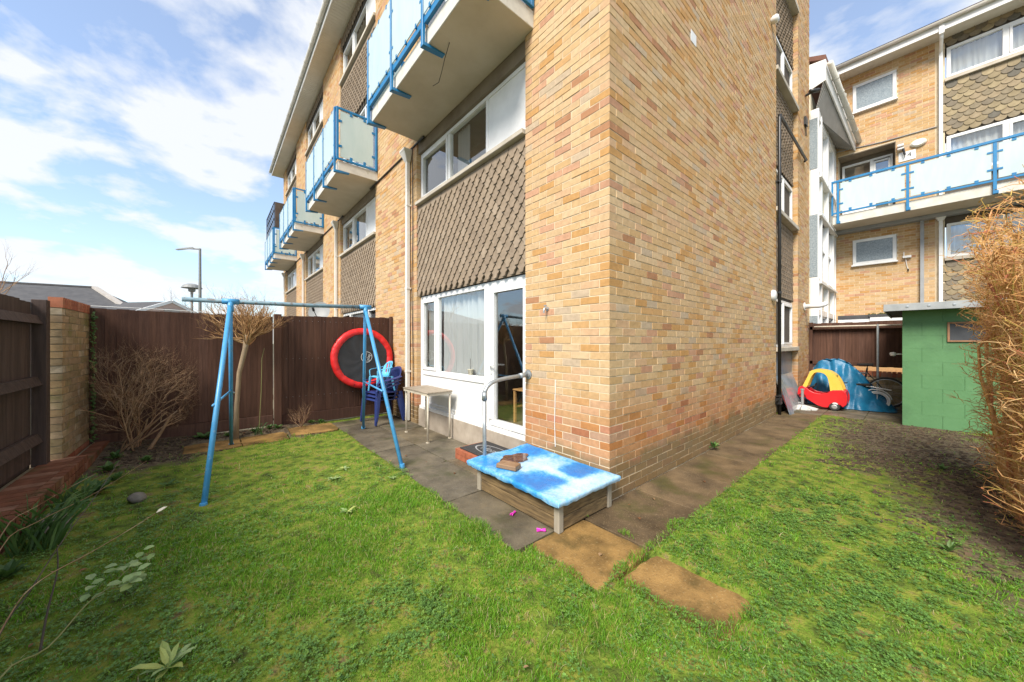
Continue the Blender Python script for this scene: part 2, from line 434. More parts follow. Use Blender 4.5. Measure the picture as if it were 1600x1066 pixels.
def lawn_mat():
    m = bpy.data.materials.new('lawn_soil')
    m.use_nodes = True
    t = m.node_tree
    b = t.nodes['Principled BSDF']
    g = N(t, "ShaderNodeNewGeometry")

    def noise(s, d=6):
        n = N(t, "ShaderNodeTexNoise")
        n.inputs['Scale'].default_value = s
        n.inputs['Detail'].default_value = d
        L(t, g.outputs['Position'], n.inputs['Vector'])
        return n.outputs[0]

    def ramp(f, st):
        r = N(t, "ShaderNodeValToRGB")
        e = r.color_ramp.elements
        while len(e) < len(st):
            e.new(.5)
        for i, (p, c) in enumerate(st):
            e[i].position = p
            e[i].color = (*c, 1)
        L(t, f, r.inputs[0])
        return r.outputs[0]
    green = ramp(noise(9), [(.28, (.050, .065, .015)), (.40, (.090, .130, .018)), (.50, (.13, .19, .022)), (.60, (.20, .21, .035)), (.70, (.18, .14, .06)), (.80, (.10, .075, .04))])
    soil = ramp(noise(14), [(.30, (.050, .037, .025)), (.45, (.105, .078, .052)), (.58, (.15, .118, .080)), (.7, (.115, .115, .03))])
    at = N(t, "ShaderNodeAttribute", attribute_name='soil')
    ad = N(t, "ShaderNodeMath", operation='ADD')
    L(t, at.outputs['Fac'], ad.inputs[0])
    nz = N(t, "ShaderNodeMath", operation='MULTIPLY_ADD')
    L(t, noise(5), nz.inputs[0])
    nz.inputs[1].default_value = 1.2
    nz.inputs[2].default_value = -.62
    L(t, nz.outputs[0], ad.inputs[1])
    f = ramp(ad.outputs[0], [(.25, (0, 0, 0)), (.6, (1, 1, 1))])
    x = N(t, "ShaderNodeMixRGB")
    L(t, f, x.inputs[0])
    L(t, green, x.inputs[1])
    L(t, soil, x.inputs[2])
    L(t, x.outputs[0], b.inputs['Base Color'])
    b.inputs['Roughness'].default_value = .9
    b.inputs['Specular IOR Level'].default_value = .2
    bp = N(t, "ShaderNodeBump")
    bp.inputs['Distance'].default_value = .02
    L(t, noise(40, 5), bp.inputs['Height'])
    L(t, bp.outputs[0], b.inputs['Normal'])
    MATS['lawn_soil'] = m


lawn_mat()

# ------------------------------------------------------------------ object helpers
WL = {}


def wloc(o):
    return WL.get(o.name, Vector((0, 0, 0)))


def tag(o, label=None, cat=None, group=None, kind=None):
    if label:
        o['label'] = label
    if cat:
        o['category'] = cat
    if group:
        o['group'] = group
    if kind:
        o['kind'] = kind
    return o


def place(o, parent, origin):
    origin = Vector(origin)
    if parent is not None:
        o.parent = parent
        o.location = origin - wloc(parent)
    else:
        o.location = origin
    col.objects.link(o)
    WL[o.name] = origin
    return o


def thing(name, label, cat, loc, group=None, kind=None):
    o = bpy.data.objects.new(name, None)
    o.empty_display_size = .1
    place(o, None, loc)
    return tag(o, label, cat, group, kind)


def mlist(m):
    return [MATS[x] for x in (m if isinstance(m, (list, tuple)) else [m])]


class MB:
    def __init__(s):
        s.v, s.f, s.m = [], [], []

    def add(s, vs, fs, m=0):
        k = len(s.v)
        s.v += [tuple(v) for v in vs]
        s.f += [tuple(i + k for i in f) for f in fs]
        s.m += [m] * len(fs)
        return s

    def box(s, x0, x1, y0, y1, z0, z1, m=0):
        vs = [(x, y, z) for z in (z0, z1) for y in (y0, y1) for x in (x0, x1)]
        return s.add(vs, [(0, 2, 3, 1), (4, 5, 7, 6), (0, 1, 5, 4), (2, 6, 7, 3), (0, 4, 6, 2), (1, 3, 7, 5)], m)

    def wbox(s, W, u0, u1, d0, d1, z0, z1, m=0):
        vs = [W(u, d, z) for z in (z0, z1) for d in (d0, d1) for u in (u0, u1)]
        return s.add(vs, [(0, 2, 3, 1), (4, 5, 7, 6), (0, 1, 5, 4), (2, 6, 7, 3), (0, 4, 6, 2), (1, 3, 7, 5)], m)

    def hexa(s, bot, top, m=0):
        vs = list(bot) + list(top)
        n = len(bot)
        fs = [tuple(range(n))[::-1], tuple(range(n, 2 * n))]
        fs += [(i, (i + 1) % n, n + (i + 1) % n, n + i) for i in range(n)]
        return s.add(vs, fs, m)

    def bar(s, a, b, wd, ht, m=0, up=(0, 0, 1)):
        a, b = Vector(a), Vector(b)
        d = (b - a).normalized()
        up = Vector(up)
        if abs(d.dot(up)) > .97:
            up = Vector((1, 0, 0))
        x = d.cross(up).normalized() * wd / 2
        y = x.cross(d).normalized() * ht / 2
        return s.hexa([a - x - y, a + x - y, a + x + y, a - x + y], [b - x - y, b + x - y, b + x + y, b - x + y], m)

    def tube(s, pts, r, n=8, m=0, cap=True):
        pts = [Vector(p) for p in pts]
        rr = r if isinstance(r, (list, tuple)) else [r] * len(pts)
        k = len(s.v)
        prev = None
        for i, p in enumerate(pts):
            d = (pts[min(i + 1, len(pts) - 1)] - pts[max(i - 1, 0)])
            if d.length < 1e-9:
                d = Vector((0, 0, 1))
            d.normalize()
            if prev is None:
                a = Vector((0, 0, 1)) if abs(d.z) < .9 else Vector((1, 0, 0))
                x = d.cross(a).normalized()
            else:
                x = (prev - d * prev.dot(d))
                x = x.normalized() if x.length > 1e-6 else d.orthogonal().normalized()
            prev = x
            y = d.cross(x)
            for j in range(n):
                t = 2 * PI * j / n
                s.v.append(tuple(p + (x * math.cos(t) + y * math.sin(t)) * rr[i]))
        for i in range(len(pts) - 1):
            for j in range(n):
                a, b = k + i * n + j, k + i * n + (j + 1) % n
                s.f.append((a, b, b + n, a + n))
                s.m.append(m)
        if cap:
            s.f.append(tuple(k + j for j in range(n))[::-1])
            s.f.append(tuple(k + (len(pts) - 1) * n + j for j in range(n)))
            s.m += [m, m]
        return s

    def lathe(s, c, prof, n=24, axis='z', m=0, a0=0, a1=2 * PI, close=True):
        c = Vector(c)
        k = len(s.v)
        full = abs(a1 - a0 - 2 * PI) < 1e-6
        cnt = n if full else n + 1
        for i in range(cnt):
            t = a0 + (a1 - a0) * i / n
            for (r, z) in prof:
                p = {'z': (r * math.cos(t), r * math.sin(t), z), 'x': (z, r * math.cos(t), r * math.sin(t)), 'y': (r * math.cos(t), z, r * math.sin(t))}[axis]
                s.v.append(tuple(c + Vector(p)))
        q = len(prof)
        for i in range(n):
            for j in range(q - 1):
                a = k + i * q + j
                b = k + ((i + 1) % cnt) * q + j
                s.f.append((a, b, b + 1, a + 1))
                s.m.append(m)
        return s

    def prism(s, pts, fmap, d0, d1, m=0):
        """pts: 2D outline, fmap(u, v, d) -> xyz"""
        return s.hexa([fmap(u, v, d0) for u, v in pts], [fmap(u, v, d1) for u, v in pts], m)

    def split(s, name, mats, parent):
        """every box added so far becomes an object of its own"""
        for k in range(len(s.v) // 8):
            m_ = MB()
            vs = s.v[k * 8:k * 8 + 8]
            c = sum((Vector(v) for v in vs), Vector()) / 8
            m_.add(vs, [tuple(i - k * 8 for i in f) for f in s.f[k * 6:k * 6 + 6]])
            m_.build(name, mats, parent, origin=c)

    def build(s, name, mats, parent=None, origin=None, smooth=False, bevel=0, seg=1, label=None, cat=None, group=None, kind=None, fix=True, subsurf=0):
        if origin is None:
            origin = wloc(parent) if parent is not None else (0, 0, 0)
        og = Vector(origin)
        me = bpy.data.meshes.new(name)
        me.from_pydata([tuple(Vector(v) - og) for v in s.v], [], s.f)
        for m in mlist(mats):
            me.materials.append(m)
        if len(me.materials) > 1:
            me.polygons.foreach_set('material_index', s.m)
        if fix:
            bm = bmesh.new()
            bm.from_mesh(me)
            bmesh.ops.remove_doubles(bm, verts=bm.verts, dist=1e-6)
            bmesh.ops.recalc_face_normals(bm, faces=bm.faces)
            bm.to_mesh(me)
            bm.free()
        if smooth:
            me.polygons.foreach_set('use_smooth', [True] * len(me.polygons))
        o = bpy.data.objects.new(name, me)
        place(o, parent, og)
        if bevel:
            md = o.modifiers.new('bevel', 'BEVEL')
            md.width = bevel
            md.segments = seg
            md.limit_method = 'ANGLE'
            md.angle_limit = R(40)
        if subsurf:
            md = o.modifiers.new('sub', 'SUBSURF')
            md.levels = md.render_levels = subsurf
        return tag(o, label, cat, group, kind)


def npmesh(name, V, T, mats, seed=None, parent=None, origin=(0, 0, 0), smooth=False, kind=None, pattr=None):
    """V (n,3), T (m,3 or 4) numpy arrays"""
    V = np.asarray(V, np.float32) - np.asarray(origin, np.float32)
    T = np.asarray(T, np.int32)
    k = T.shape[1]
    me = bpy.data.meshes.new(name)
    me.vertices.add(len(V))
    me.vertices.foreach_set('co', V.ravel())
    me.loops.add(T.size)
    me.loops.foreach_set('vertex_index', T.ravel())
    me.polygons.add(len(T))
    me.polygons.foreach_set('loop_start', np.arange(len(T), dtype=np.int32) * k)
    me.update(calc_edges=True)
    for m in mlist(mats):
        me.materials.append(m)
    if seed is not None:
        a = me.attributes.new('seed', 'FLOAT', 'FACE')
        a.data.foreach_set('value', np.asarray(seed, np.float32))
    if pattr:
        for nm, vals in pattr.items():
            a = me.attributes.new(nm, 'FLOAT', 'POINT')
            a.data.foreach_set('value', np.asarray(vals, np.float32))
    me.polygons.foreach_set('use_smooth', [bool(smooth)] * len(T))
    o = bpy.data.objects.new(name, me)
    place(o, parent, origin)
    if kind:
        o['kind'] = kind
    return o


def boxes_np(name, B, mats, parent=None, origin=(0, 0, 0), kind=None):
    """B rows: x0,x1,y0,y1,z0,z1,seed"""
    B = np.asarray(B, np.float32)
    n = len(B)
    idx = [(0, 2, 4), (1, 2, 4), (0, 3, 4), (1, 3, 4), (0, 2, 5), (1, 2, 5), (0, 3, 5), (1, 3, 5)]
    V = np.stack([B[:, list(i)] for i in idx], 1).reshape(-1, 3)
    F = np.array([(0, 2, 3, 1), (4, 5, 7, 6), (0, 1, 5, 4), (2, 6, 7, 3), (0, 4, 6, 2), (1, 3, 7, 5)])
    T = (np.arange(n)[:, None, None] * 8 + F[None]).reshape(-1, 4)
    return npmesh(name, V, T, mats, np.repeat(B[:, 6], 6), parent, origin, kind=kind)


def FX(x0):
    return lambda u, d, z: (x0 - d, u, z)


def GY(y0):
    return lambda u, d, z: (u, y0 - d, z)


VF = Vector((.652, .758, 0))
VR = Vector((.758, -.652, 0))


def px(p):
    d = Vector(p) - CAM
    t = d.dot(VF)
    if t < .1:
        return None
    return 800 + 541 * d.dot(VR) / t, 535 - 541 * d.z / t, t


def vnoise(x, y, s=0):
    x = np.asarray(x, float)
    y = np.asarray(y, float)
    xi, yi = np.floor(x).astype(int), np.floor(y).astype(int)
    fx, fy = x - xi, y - yi
    fx, fy = fx * fx * (3 - 2 * fx), fy * fy * (3 - 2 * fy)

    def h(a, b):
        n = (a * 374761393 + b * 668265263 + s * 974711) & 0x7fffffff
        n = ((n ^ (n >> 13)) * 1274126177) & 0x7fffffff
        return ((n ^ (n >> 16)) & 0xffff) / 65535.0
    return (h(xi, yi) * (1 - fx) + h(xi + 1, yi) * fx) * (1 - fy) + (h(xi, yi + 1) * (1 - fx) + h(xi + 1, yi + 1) * fx) * fy


def fbm(x, y, s=0):
    return (vnoise(x, y, s) + .5 * vnoise(x * 2.1, y * 2.1, s + 1) + .25 * vnoise(x * 4.3, y * 4.3, s + 2)) / 1.75


# ------------------------------------------------------------------ ground
PAVE = [(-1.16, 0.1, -.08, 5.0), (-.46, 6.4, -.61, 0.1), (6.3, 9.2, -1.75, 0.1), (-1.05, -.36, -.61, .06), (-.87, -.43, -1.22, -.60), (-3.02, -1.85, 4.12, 4.68), (-1.85, -1.15, 4.25, 4.9)]


def hgt(x, y):
    x = np.asarray(x, float)
    y = np.asarray(y, float)
    h = .022 + .035 * (fbm(x * 1.1, y * 1.1, 5) - .5) + .012 * (fbm(x * 5, y * 5, 9) - .5)
    h += .07 * np.clip((-2.6 - x) / 1.2, 0, 1) * np.clip((y + 1) / 3, 0, 1)
    h += .05 * np.clip((y - 4.1) / .8, 0, 1) * np.clip((-1.2 - x) / .6, 0, 1)
    return np.maximum(h, .004)


def soilmask(x, y):
    x = np.asarray(x, float)
    y = np.asarray(y, float)
    a = np.clip(1.0 - np.hypot((x - 4.9) / 3.4, (y + 1.8) / 1.45), 0, 1) * 1.1
    a = np.maximum(a, np.clip(1.05 - np.hypot((x - 2.2) / 2.6, (y + 2.4) / .95), 0, 1))
    b = np.clip((y - 4.0) / .45, 0, 1) * np.clip((-1.2 - x) / .3, 0, 1)
    c = np.clip(1.2 - np.hypot((x + 3.4) / .9, (y - 4.3) / .9), 0, 1)
    return np.clip(np.maximum(np.maximum(a, b), c), 0, 1)


def inpave(x, y, mg=0.0):
    r = np.zeros(np.shape(x), bool)
    for (a, b, c, d) in PAVE:
        r |= (x > a + mg) & (x < b - mg) & (y > c + mg) & (y < d - mg)
    return r


MB().add([(-400, -400, -.06), (400, -400, -.06), (400, 400, -.06), (-400, 400, -.06)], [(0, 1, 2, 3)]).build('ground', 'ground_far', kind='structure', fix=False)
gx, gy = np.linspace(-4.3, 9.3, 260), np.linspace(-6.5, 5.1, 230)
GX, GYY = np.meshgrid(gx, gy)
GH = hgt(GX, GYY)
GH = np.where(inpave(GX, GYY, .02), -.035, GH)
GH = np.where((GX > .05) & (GYY > .05), -.055, GH)
V = np.stack([GX, GYY, GH], -1).reshape(-1, 3)
ii = np.arange(229)[:, None] * 260 + np.arange(259)[None]
T = np.stack([ii, ii + 1, ii + 261, ii + 260], -1).reshape(-1, 4)
lawn = npmesh('lawn', V, T, 'lawn_soil', smooth=True, kind='structure', pattr={'soil': soilmask(V[:, 0], V[:, 1])})

# street beyond the garden
MB().box(-60, 0, 12, 17, -.05, -.03).build('road', 'asphalt', kind='structure')


def slab(mb_parent, x0, x1, y0, y1, m, ragged=0.0, name='paving_slab'):
    g = .005
    dz = random.uniform(-.002, .004)
    tx, ty = random.uniform(-.004, .004), random.uniform(-.004, .004)
    pts = [(x0 + g, y0 + g), (x1 - g, y0 + g), (x1 - g, y1 - g), (x0 + g, y1 - g)]
    if ragged:
        q = []
        for i in range(4):
            a, b = Vector(pts[i]), Vector(pts[(i + 1) % 4])
            for k in range(7):
                p = a.lerp(b, k / 7)
                if k == 0:
                    p = p + (Vector(((x0 + x1) / 2, (y0 + y1) / 2)) - p).normalized() * ragged * 1.3
                q.append((p.x + random.uniform(-ragged, ragged) * .5, p.y + random.uniform(-ragged, ragged) * .5))
        pts = q
    cx_, cy_ = (x0 + x1) / 2, (y0 + y1) / 2
    mb = MB().hexa([(p[0], p[1], -.04) for p in pts], [(p[0], p[1], dz + tx * (p[0] - cx_) + ty * (p[1] - cy_)) for p in pts])
    return mb.build(name, m, mb_parent, origin=(cx_, cy_, 0), bevel=.003)


pave = MB().box(-1.14, 0, 0, 5.0, -.08, -.012).box(-.4, 9.2, -.6, 0, -.08, -.0125).box(6.3, 9.2, -1.74, -.6, -.08, -.013).build('patio', 'moss', kind='structure')
for a, b in ((0.0, .95), (.95, 1.9), (1.9, 2.8), (2.8, 3.7), (3.7, 4.55), (4.55, 5.0)):
    slab(pave, -1.16, -.56, a, b, 'paving', .012 if b < 3 else 0)
    slab(pave, -.56, 0.0, a, b, 'paving')
xs = [-.42, .42, 1.27, 2.13, 2.98, 3.83, 4.68, 5.50, 6.3]
path = MB().box(-.4, 6.28, -.6, -.01, -.10, -.05).build('path', 'moss', kind='structure')
for i in range(len(xs) - 1):
    slab(path, xs[i], xs[i + 1], -.61, 0.0, 'path_paving', .006)
slab(path, -1.05, -.425, -.61, -.01, 'gold_paving', .010)
slab(path, -.87, -.43, -1.22, -.635, 'gold_paving', .016)
for a in (6.3, 7.02, 7.74, 8.46):
    for c, d in ((-.6, 0.0), (-1.18, -.6), (-1.75, -1.18)):
        slab(pave, a, a + .72, c, d, 'paving', .008)
bed = MB().box(-3.0, -1.2, 4.3, 4.66, -.10, -.06).build('bed_path', 'moss', kind='structure')
for a, b, c, d in ((-3.02, -2.42, 4.12, 4.66), (-2.42, -1.86, 4.14, 4.68), (-1.85, -1.16, 4.27, 4.88)):
    s_ = slab(bed, a, b, c, d, 'gold_paving', .02)
    s_.location.z += .035

# ------------------------------------------------------------------ main apartment building
BLD = thing('apartment_building', 'tall yellow brick apartment block on the corner with blue balconies and tile hung panels', 'building', (0, 0, 0))
PITCH = 4.87
BAYS = [(1.115 + PITCH * i, 3.925 + PITCH * i) for i in range(4)]
END_Y = 19.4
TOP = 10.05
# brickwork cores (mortar) stand 4 mm behind the brick faces
core = MB()
core.box(.004, 5.776, .004, .6, -.1, 12.5)          # gable
core.box(.004, .6, .6, 1.108, -.1, 12.5)
gable = core.build('brick_wall', 'mortar', BLD)
PIERS = [(3.93, 5.985), (8.80, 10.855), (13.67, 15.725), (18.54, END_Y)]
for a, b in PIERS:
    MB().box(.004, .6, a + .004, b - .004, -.1, TOP).build('brick_pier', 'mortar', BLD)
MB().box(7.75 + .004, 9.12, .004, .5, -.1, 12.5).build('brick_pier', 'mortar', BLD)
bricks = []          # x0,x1,y0,y1,z0,z1
C0 = .075


def jit():
    return random.uniform(-.0015, .0025)


ncourse = int(12.4 / C0)
for k in range(ncourse):
    z0 = k * C0 + .005
    z1 = z0 + .065
    ev = k % 2 == 0
    # corner brick, then gable
    if ev:
        bricks.append((0, .215, 0, .1025, z0, z1))
        u, vstart = .225, .1125
    else:
        bricks.append((0, .1025, 0, .215, z0, z1))
        u, vstart = .1125, .225
    while u < 5.77:
        e = min(u + .215, 5.78)
        if e - u > .03:
            bricks.append((u, e, -jit(), .1025, z0, z1))
        u += .225
    v = vstart
    while v < 1.11:
        e = min(v + .215, 1.115)
        if e - v > .03:
            bricks.append((-jit(), .1025, v, e, z0, z1))
        v += .225
    # pier on the gable side
    u = 7.75 - (.1125 if ev else 0)
    while u < 9.12:
        a, e = max(u, 7.75), min(u + .215, 9.12)
        if e - a > .03:
            bricks.append((a, e, -jit(), .1025, z0, z1))
        u += .225
    # reveal of that pier facing the recess is covered by the first brick end
    if z1 < TOP:
        for (a, b) in PIERS:
            v = a - (.1125 if ev else 0)
            while v < b:
                s0, e = max(v, a), min(v + .215, b)
                if e - s0 > .03:
                    bricks.append((-jit(), .1025, s0, e, z0, z1))
                v += .225


def scr_area(b):
    c = ((b[0] + b[1]) / 2, (b[2] + b[3]) / 2, (b[4] + b[5]) / 2)
    q = px(c)
    if q is None or not (5 < q[0] < 1595 and 5 < q[1] < 1060):
        return 0
    P = [px((x, y, b[4])) for x in b[:2] for y in b[2:4]]
    if any(p is None for p in P):
        return 0
    return (max(p[0] for p in P) - min(p[0] for p in P)) * .065 * 541 / q[2]


ar = np.array([scr_area(b) for b in bricks])
# bricks hidden by the sandbox cover low on the pier do not count among the nearest
for i, b in enumerate(bricks):
    if b[5] < .22 and b[0] < .11 and b[2] < 1.12:
        ar[i] = 0
top = set(np.argsort(-ar)[:300].tolist())
unit = {}
for i, b in enumerate(bricks):
    if i not in top:
        continue
    sz = (round(b[1] - b[0], 3), round(b[3] - b[2], 3))
    var = random.randint(0, 3)
    key = (sz, var)
    c = Vector(((b[0] + b[1]) / 2, (b[2] + b[3]) / 2, (b[4] + b[5]) / 2))
    if key not in unit:
        hx, hy = sz[0] / 2, sz[1] / 2
        rj = lambda: random.uniform(-.0018, .0018)
        mb = MB()
        vs = [(c.x + x + rj(), c.y + y + rj(), c.z + z + rj()) for z in (-.0325, .0325) for y in (-hy, hy) for x in (-hx, hx)]
        mb.add(vs, [(0, 2, 3, 1), (4, 5, 7, 6), (0, 1, 5, 4), (2, 6, 7, 3), (0, 4, 6, 2), (1, 3, 7, 5)])
        o = mb.build('brick', 'brick', gable, origin=c)
        unit[key] = o
    else:
        o = unit[key].copy()
        col.objects.link(o)
        o.location = c - wloc(gable)
rest = [(*[q for q in b], random.random()) for i, b in enumerate(bricks) if i not in top]
boxes_np('brickwork', rest, 'brick', BLD, kind='stuff')


# ---- hung tiles
def tile_outline(wd, g, kind):
    if kind == 'club':
        h = wd / 2
        n = .215 * wd
        return [(-h + .002, g * 1.1), (-h + .002, -.001), (-h * .92, -.016), (-h * .76, -.036), (-n * 1.12, -.058), (-n, -.082), (-n * .85, -.097), (0, -.102),
                (n * .85, -.097), (n, -.082), (n * 1.12, -.058), (h * .76, -.036), (h * .92, -.016), (h - .002, -.001), (h - .002, g * 1.1)]
    h = wd / 2 - .001
    pts = [(-h, g * 1.1), (-h, -.01)]
    for i in range(1, 10):
        t = PI + PI * i / 10
        pts.append((h * math.cos(t), -.01 + .085 * math.sin(t)))
    return pts + [(h, -.01), (h, g * 1.1)]


def tile_mesh_np(W, places, wd, g, kind):
    """one numpy tri mesh of many tiles; places: (u,z,seed)"""
    o = tile_outline(wd, g, kind)
    n = len(o)
    Vs, Ts, Ss = [], [], []
    base_f = []
    vs = [(u, .019 + .032 * (g * 1.1 - z) / (g * 2.1), z) for u, z in o] + [(u, -.004 + .032 * (g * 1.1 - z) / (g * 2.1), z) for u, z in o] + [(0, .019 + .0165, -.005)]
    for i in range(n - 1):
        base_f.append((i, i + 1, 2 * n))
    base_f.append((n - 1, 0, 2 * n))
    for i in range(n - 1):
        base_f += [(i, n + i, n + i + 1), (i, n + i + 1, i + 1)]
    bv = np.array(vs)
    bf = np.array(base_f)
    for k, (u, z, sd) in enumerate(places):
        v = bv.copy()
        v[:, 1] += random.uniform(-.001, .0025)
        v[:, 0] += u
        v[:, 2] += z
        Vs.append(v)
        Ts.append(bf + k * (2 * n + 1))
        Ss.append(np.full(len(bf), sd))
    V = np.concatenate(Vs)
    X = np.array([W(a, b, c) for a, b, c in V])
    return X, np.concatenate(Ts), np.concatenate(Ss)


def tile_places(u0, u1, z0, z1, wd, g):
    out = []
    rows = int((z1 - z0) / g) + 1
    for r in range(rows):
        z = z0 + .10 + r * g
        if z - .002 > z1:
            break
        off = wd / 2 if r % 2 else 0
        u = u0 + wd / 2 - off
        while u < u1 + wd * .3:
            if u0 - wd * .1 < u < u1 + wd * .1:
                out.append((u, z, random.random()))
            u += wd
    return out


front_far, front_near = [], []
RX = .055          # plane of the tile backing behind the facade face
WF = FX(RX)
for i, (a, b) in enumerate(BAYS):
    pl = tile_places(a, b, 2.262, 3.80, .165, .1)
    if i == 0:
        front_near = pl
    else:
        front_far += pl
    if i > 0:
        front_far += tile_places(a, b, 7.25, 8.62, .165, .1)
        front_far += tile_places(a, b, 9.70, 10.0, .165, .1)
    else:
        front_far += tile_places(a, b, 7.25, 8.62, .165, .1)
tp = None
for i, (a, b) in enumerate(BAYS):
    for z0, z1 in ((2.26, 3.82), (7.2, 8.66), (9.68, 10.05)):
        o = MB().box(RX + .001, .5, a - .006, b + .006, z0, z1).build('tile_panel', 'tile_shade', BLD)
        tp = tp or o
if len(front_near) > 300:
    front_far += front_near[300:]
    front_near = front_near[:300]
X, T, S = tile_mesh_np(WF, [(0, 0, 0)], .165, .1, 'club')
tile0 = None
for (u, z, s_) in front_near:
    c = Vector(WF(u, 0, z))
    if tile0 is None:
        o = npmesh('tile', X + np.array(c) - np.array(WF(0, 0, 0)), T, 'tile', None, tp, c)
        tile0 = o
    else:
        o = tile0.copy()
        col.objects.link(o)
        o.location = c - wloc(tp) + Vector((-random.uniform(-.001, .0025), 0, random.uniform(-.002, .002)))
        o.rotation_euler = (random.uniform(-.012, .012), 0, 0)
# gable-recess tiles
WGR = GY(.13)
gr_pl = []
for (z0, z1) in ((2.42, 4.02), (5.16, 6.9), (7.95, 9.2)):
    gr_pl += tile_places(5.85, 7.74, z0, z1, .165, .1)
X1, T1, S1 = tile_mesh_np(WF, front_far, .165, .1, 'club')
X2, T2, S2 = tile_mesh_np(WGR, gr_pl, .165, .1, 'club')
npmesh('tile_cladding', np.concatenate([X1, X2]), np.concatenate([T1, T2 + len(X1)]), 'tile', np.concatenate([S1, S2]), BLD, kind='stuff')
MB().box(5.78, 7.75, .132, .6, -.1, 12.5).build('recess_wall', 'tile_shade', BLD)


for (a, b) in BAYS:
    MB().box(RX - .010, RX + .0005, a - .004, b + .004, 2.252, 2.42).build('under_course', 'tile', BLD)


# ---- windows
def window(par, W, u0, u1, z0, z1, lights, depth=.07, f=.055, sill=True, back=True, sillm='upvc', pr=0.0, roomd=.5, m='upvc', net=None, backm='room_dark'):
    """frame outer u0..u1, z0..z1; lights: (ua,ub,za,zb,kind)"""
    mb = MB()
    d1, d0 = pr, pr - depth
    # frame made of bars around the lights: outer ring
    mb.wbox(W, u0, u1, d0, d1, z0, z0 + f)
    mb.wbox(W, u0, u1, d0, d1, z1 - f, z1)
    mb.wbox(W, u0, u0 + f, d0, d1, z0 + f, z1 - f)
    mb.wbox(W, u1 - f, u1, d0, d1, z0 + f, z1 - f)
    us = sorted(set([round(l[0], 4) for l in lights] + [round(l[1], 4) for l in lights]))
    # mullions fill gaps between neighbouring lights
    ls = sorted(lights)
    for q in range(len(ls) - 1):
        a, b = ls[q][1], ls[q + 1][0]
        if b - a > .01:
            mb.wbox(W, a, b, d0, d1 - .001, z0 + f, z1 - f)
    fr = mb.build('window', m, par, bevel=.004)
    for l in lights:
        ua, ub, za, zb, kd = l
        # infill between the outer ring and the light
        if kd in ('sash', 'sash_net'):
            s_ = MB()
            e = .045
            s_.wbox(W, ua, ub, d0 + .02, d1 + .014, za, za + e)
            s_.wbox(W, ua, ub, d0 + .02, d1 + .014, zb - e, zb)
            s_.wbox(W, ua, ua + e, d0 + .02, d1 + .014, za + e, zb - e)
            s_.wbox(W, ub - e, ub, d0 + .02, d1 + .014, za + e, zb - e)
            s_.build('sash', m, fr, bevel=.004)
            ua, ub, za, zb = ua + e, ub - e, za + e, zb - e
        if kd == 'panel':
            MB().wbox(W, ua, ub, d0 + .02, d1 - .012, za, zb).build('infill_panel', m, fr)
        elif kd == 'obscure':
            MB().wbox(W, ua, ub, d0, d0 + .012, za, zb).build('pane', 'obscure_glass', fr)
        else:
            MB().add([W(ua - .004, d0 + .035, za - .004), W(ub + .004, d0 + .035, za - .004), W(ub + .004, d0 + .035, zb + .004), W(ua - .004, d0 + .035, zb + .004)], [(0, 1, 2, 3)]).build('pane', 'glass', fr, fix=False)
        if kd in ('net', 'sash_net') or (net and kd in ('glass', 'sash')):
            cm = net or 'net'
            n = max(8, int((ub - ua) / .018))
            rows = []
            for r in range(2):
                z = za - .03 if r == 0 else zb + .03
                for i in range(n + 1):
                    u = ua - .03 + (ub - ua + .06) * i / n
                    dd = d0 - .09 + .022 * math.sin(i * 1.15 + 1.3 * math.sin(i * .31)) + .008 * math.sin(i * 2.9)
                    rows.append(W(u, dd, z))
            k = n + 1
            MB().add(rows, [(i, i + 1, k + i + 1, k + i) for i in range(n)]).build('curtain', cm, fr, fix=False, smooth=True)
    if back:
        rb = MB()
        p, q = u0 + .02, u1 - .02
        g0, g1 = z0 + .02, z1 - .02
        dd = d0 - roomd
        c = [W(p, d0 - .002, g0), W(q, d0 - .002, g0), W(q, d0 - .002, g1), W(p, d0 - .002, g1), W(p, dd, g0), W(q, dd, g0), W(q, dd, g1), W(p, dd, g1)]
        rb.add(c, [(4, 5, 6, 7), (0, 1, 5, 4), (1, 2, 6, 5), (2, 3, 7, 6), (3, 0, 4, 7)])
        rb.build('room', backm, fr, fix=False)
    if sill:
        MB().wbox(W, u0 - .03, u1 + .03, pr - depth, pr + .06, z0 - .045, z0 - .003).build('sill', sillm, fr, bevel=.005)
    return fr


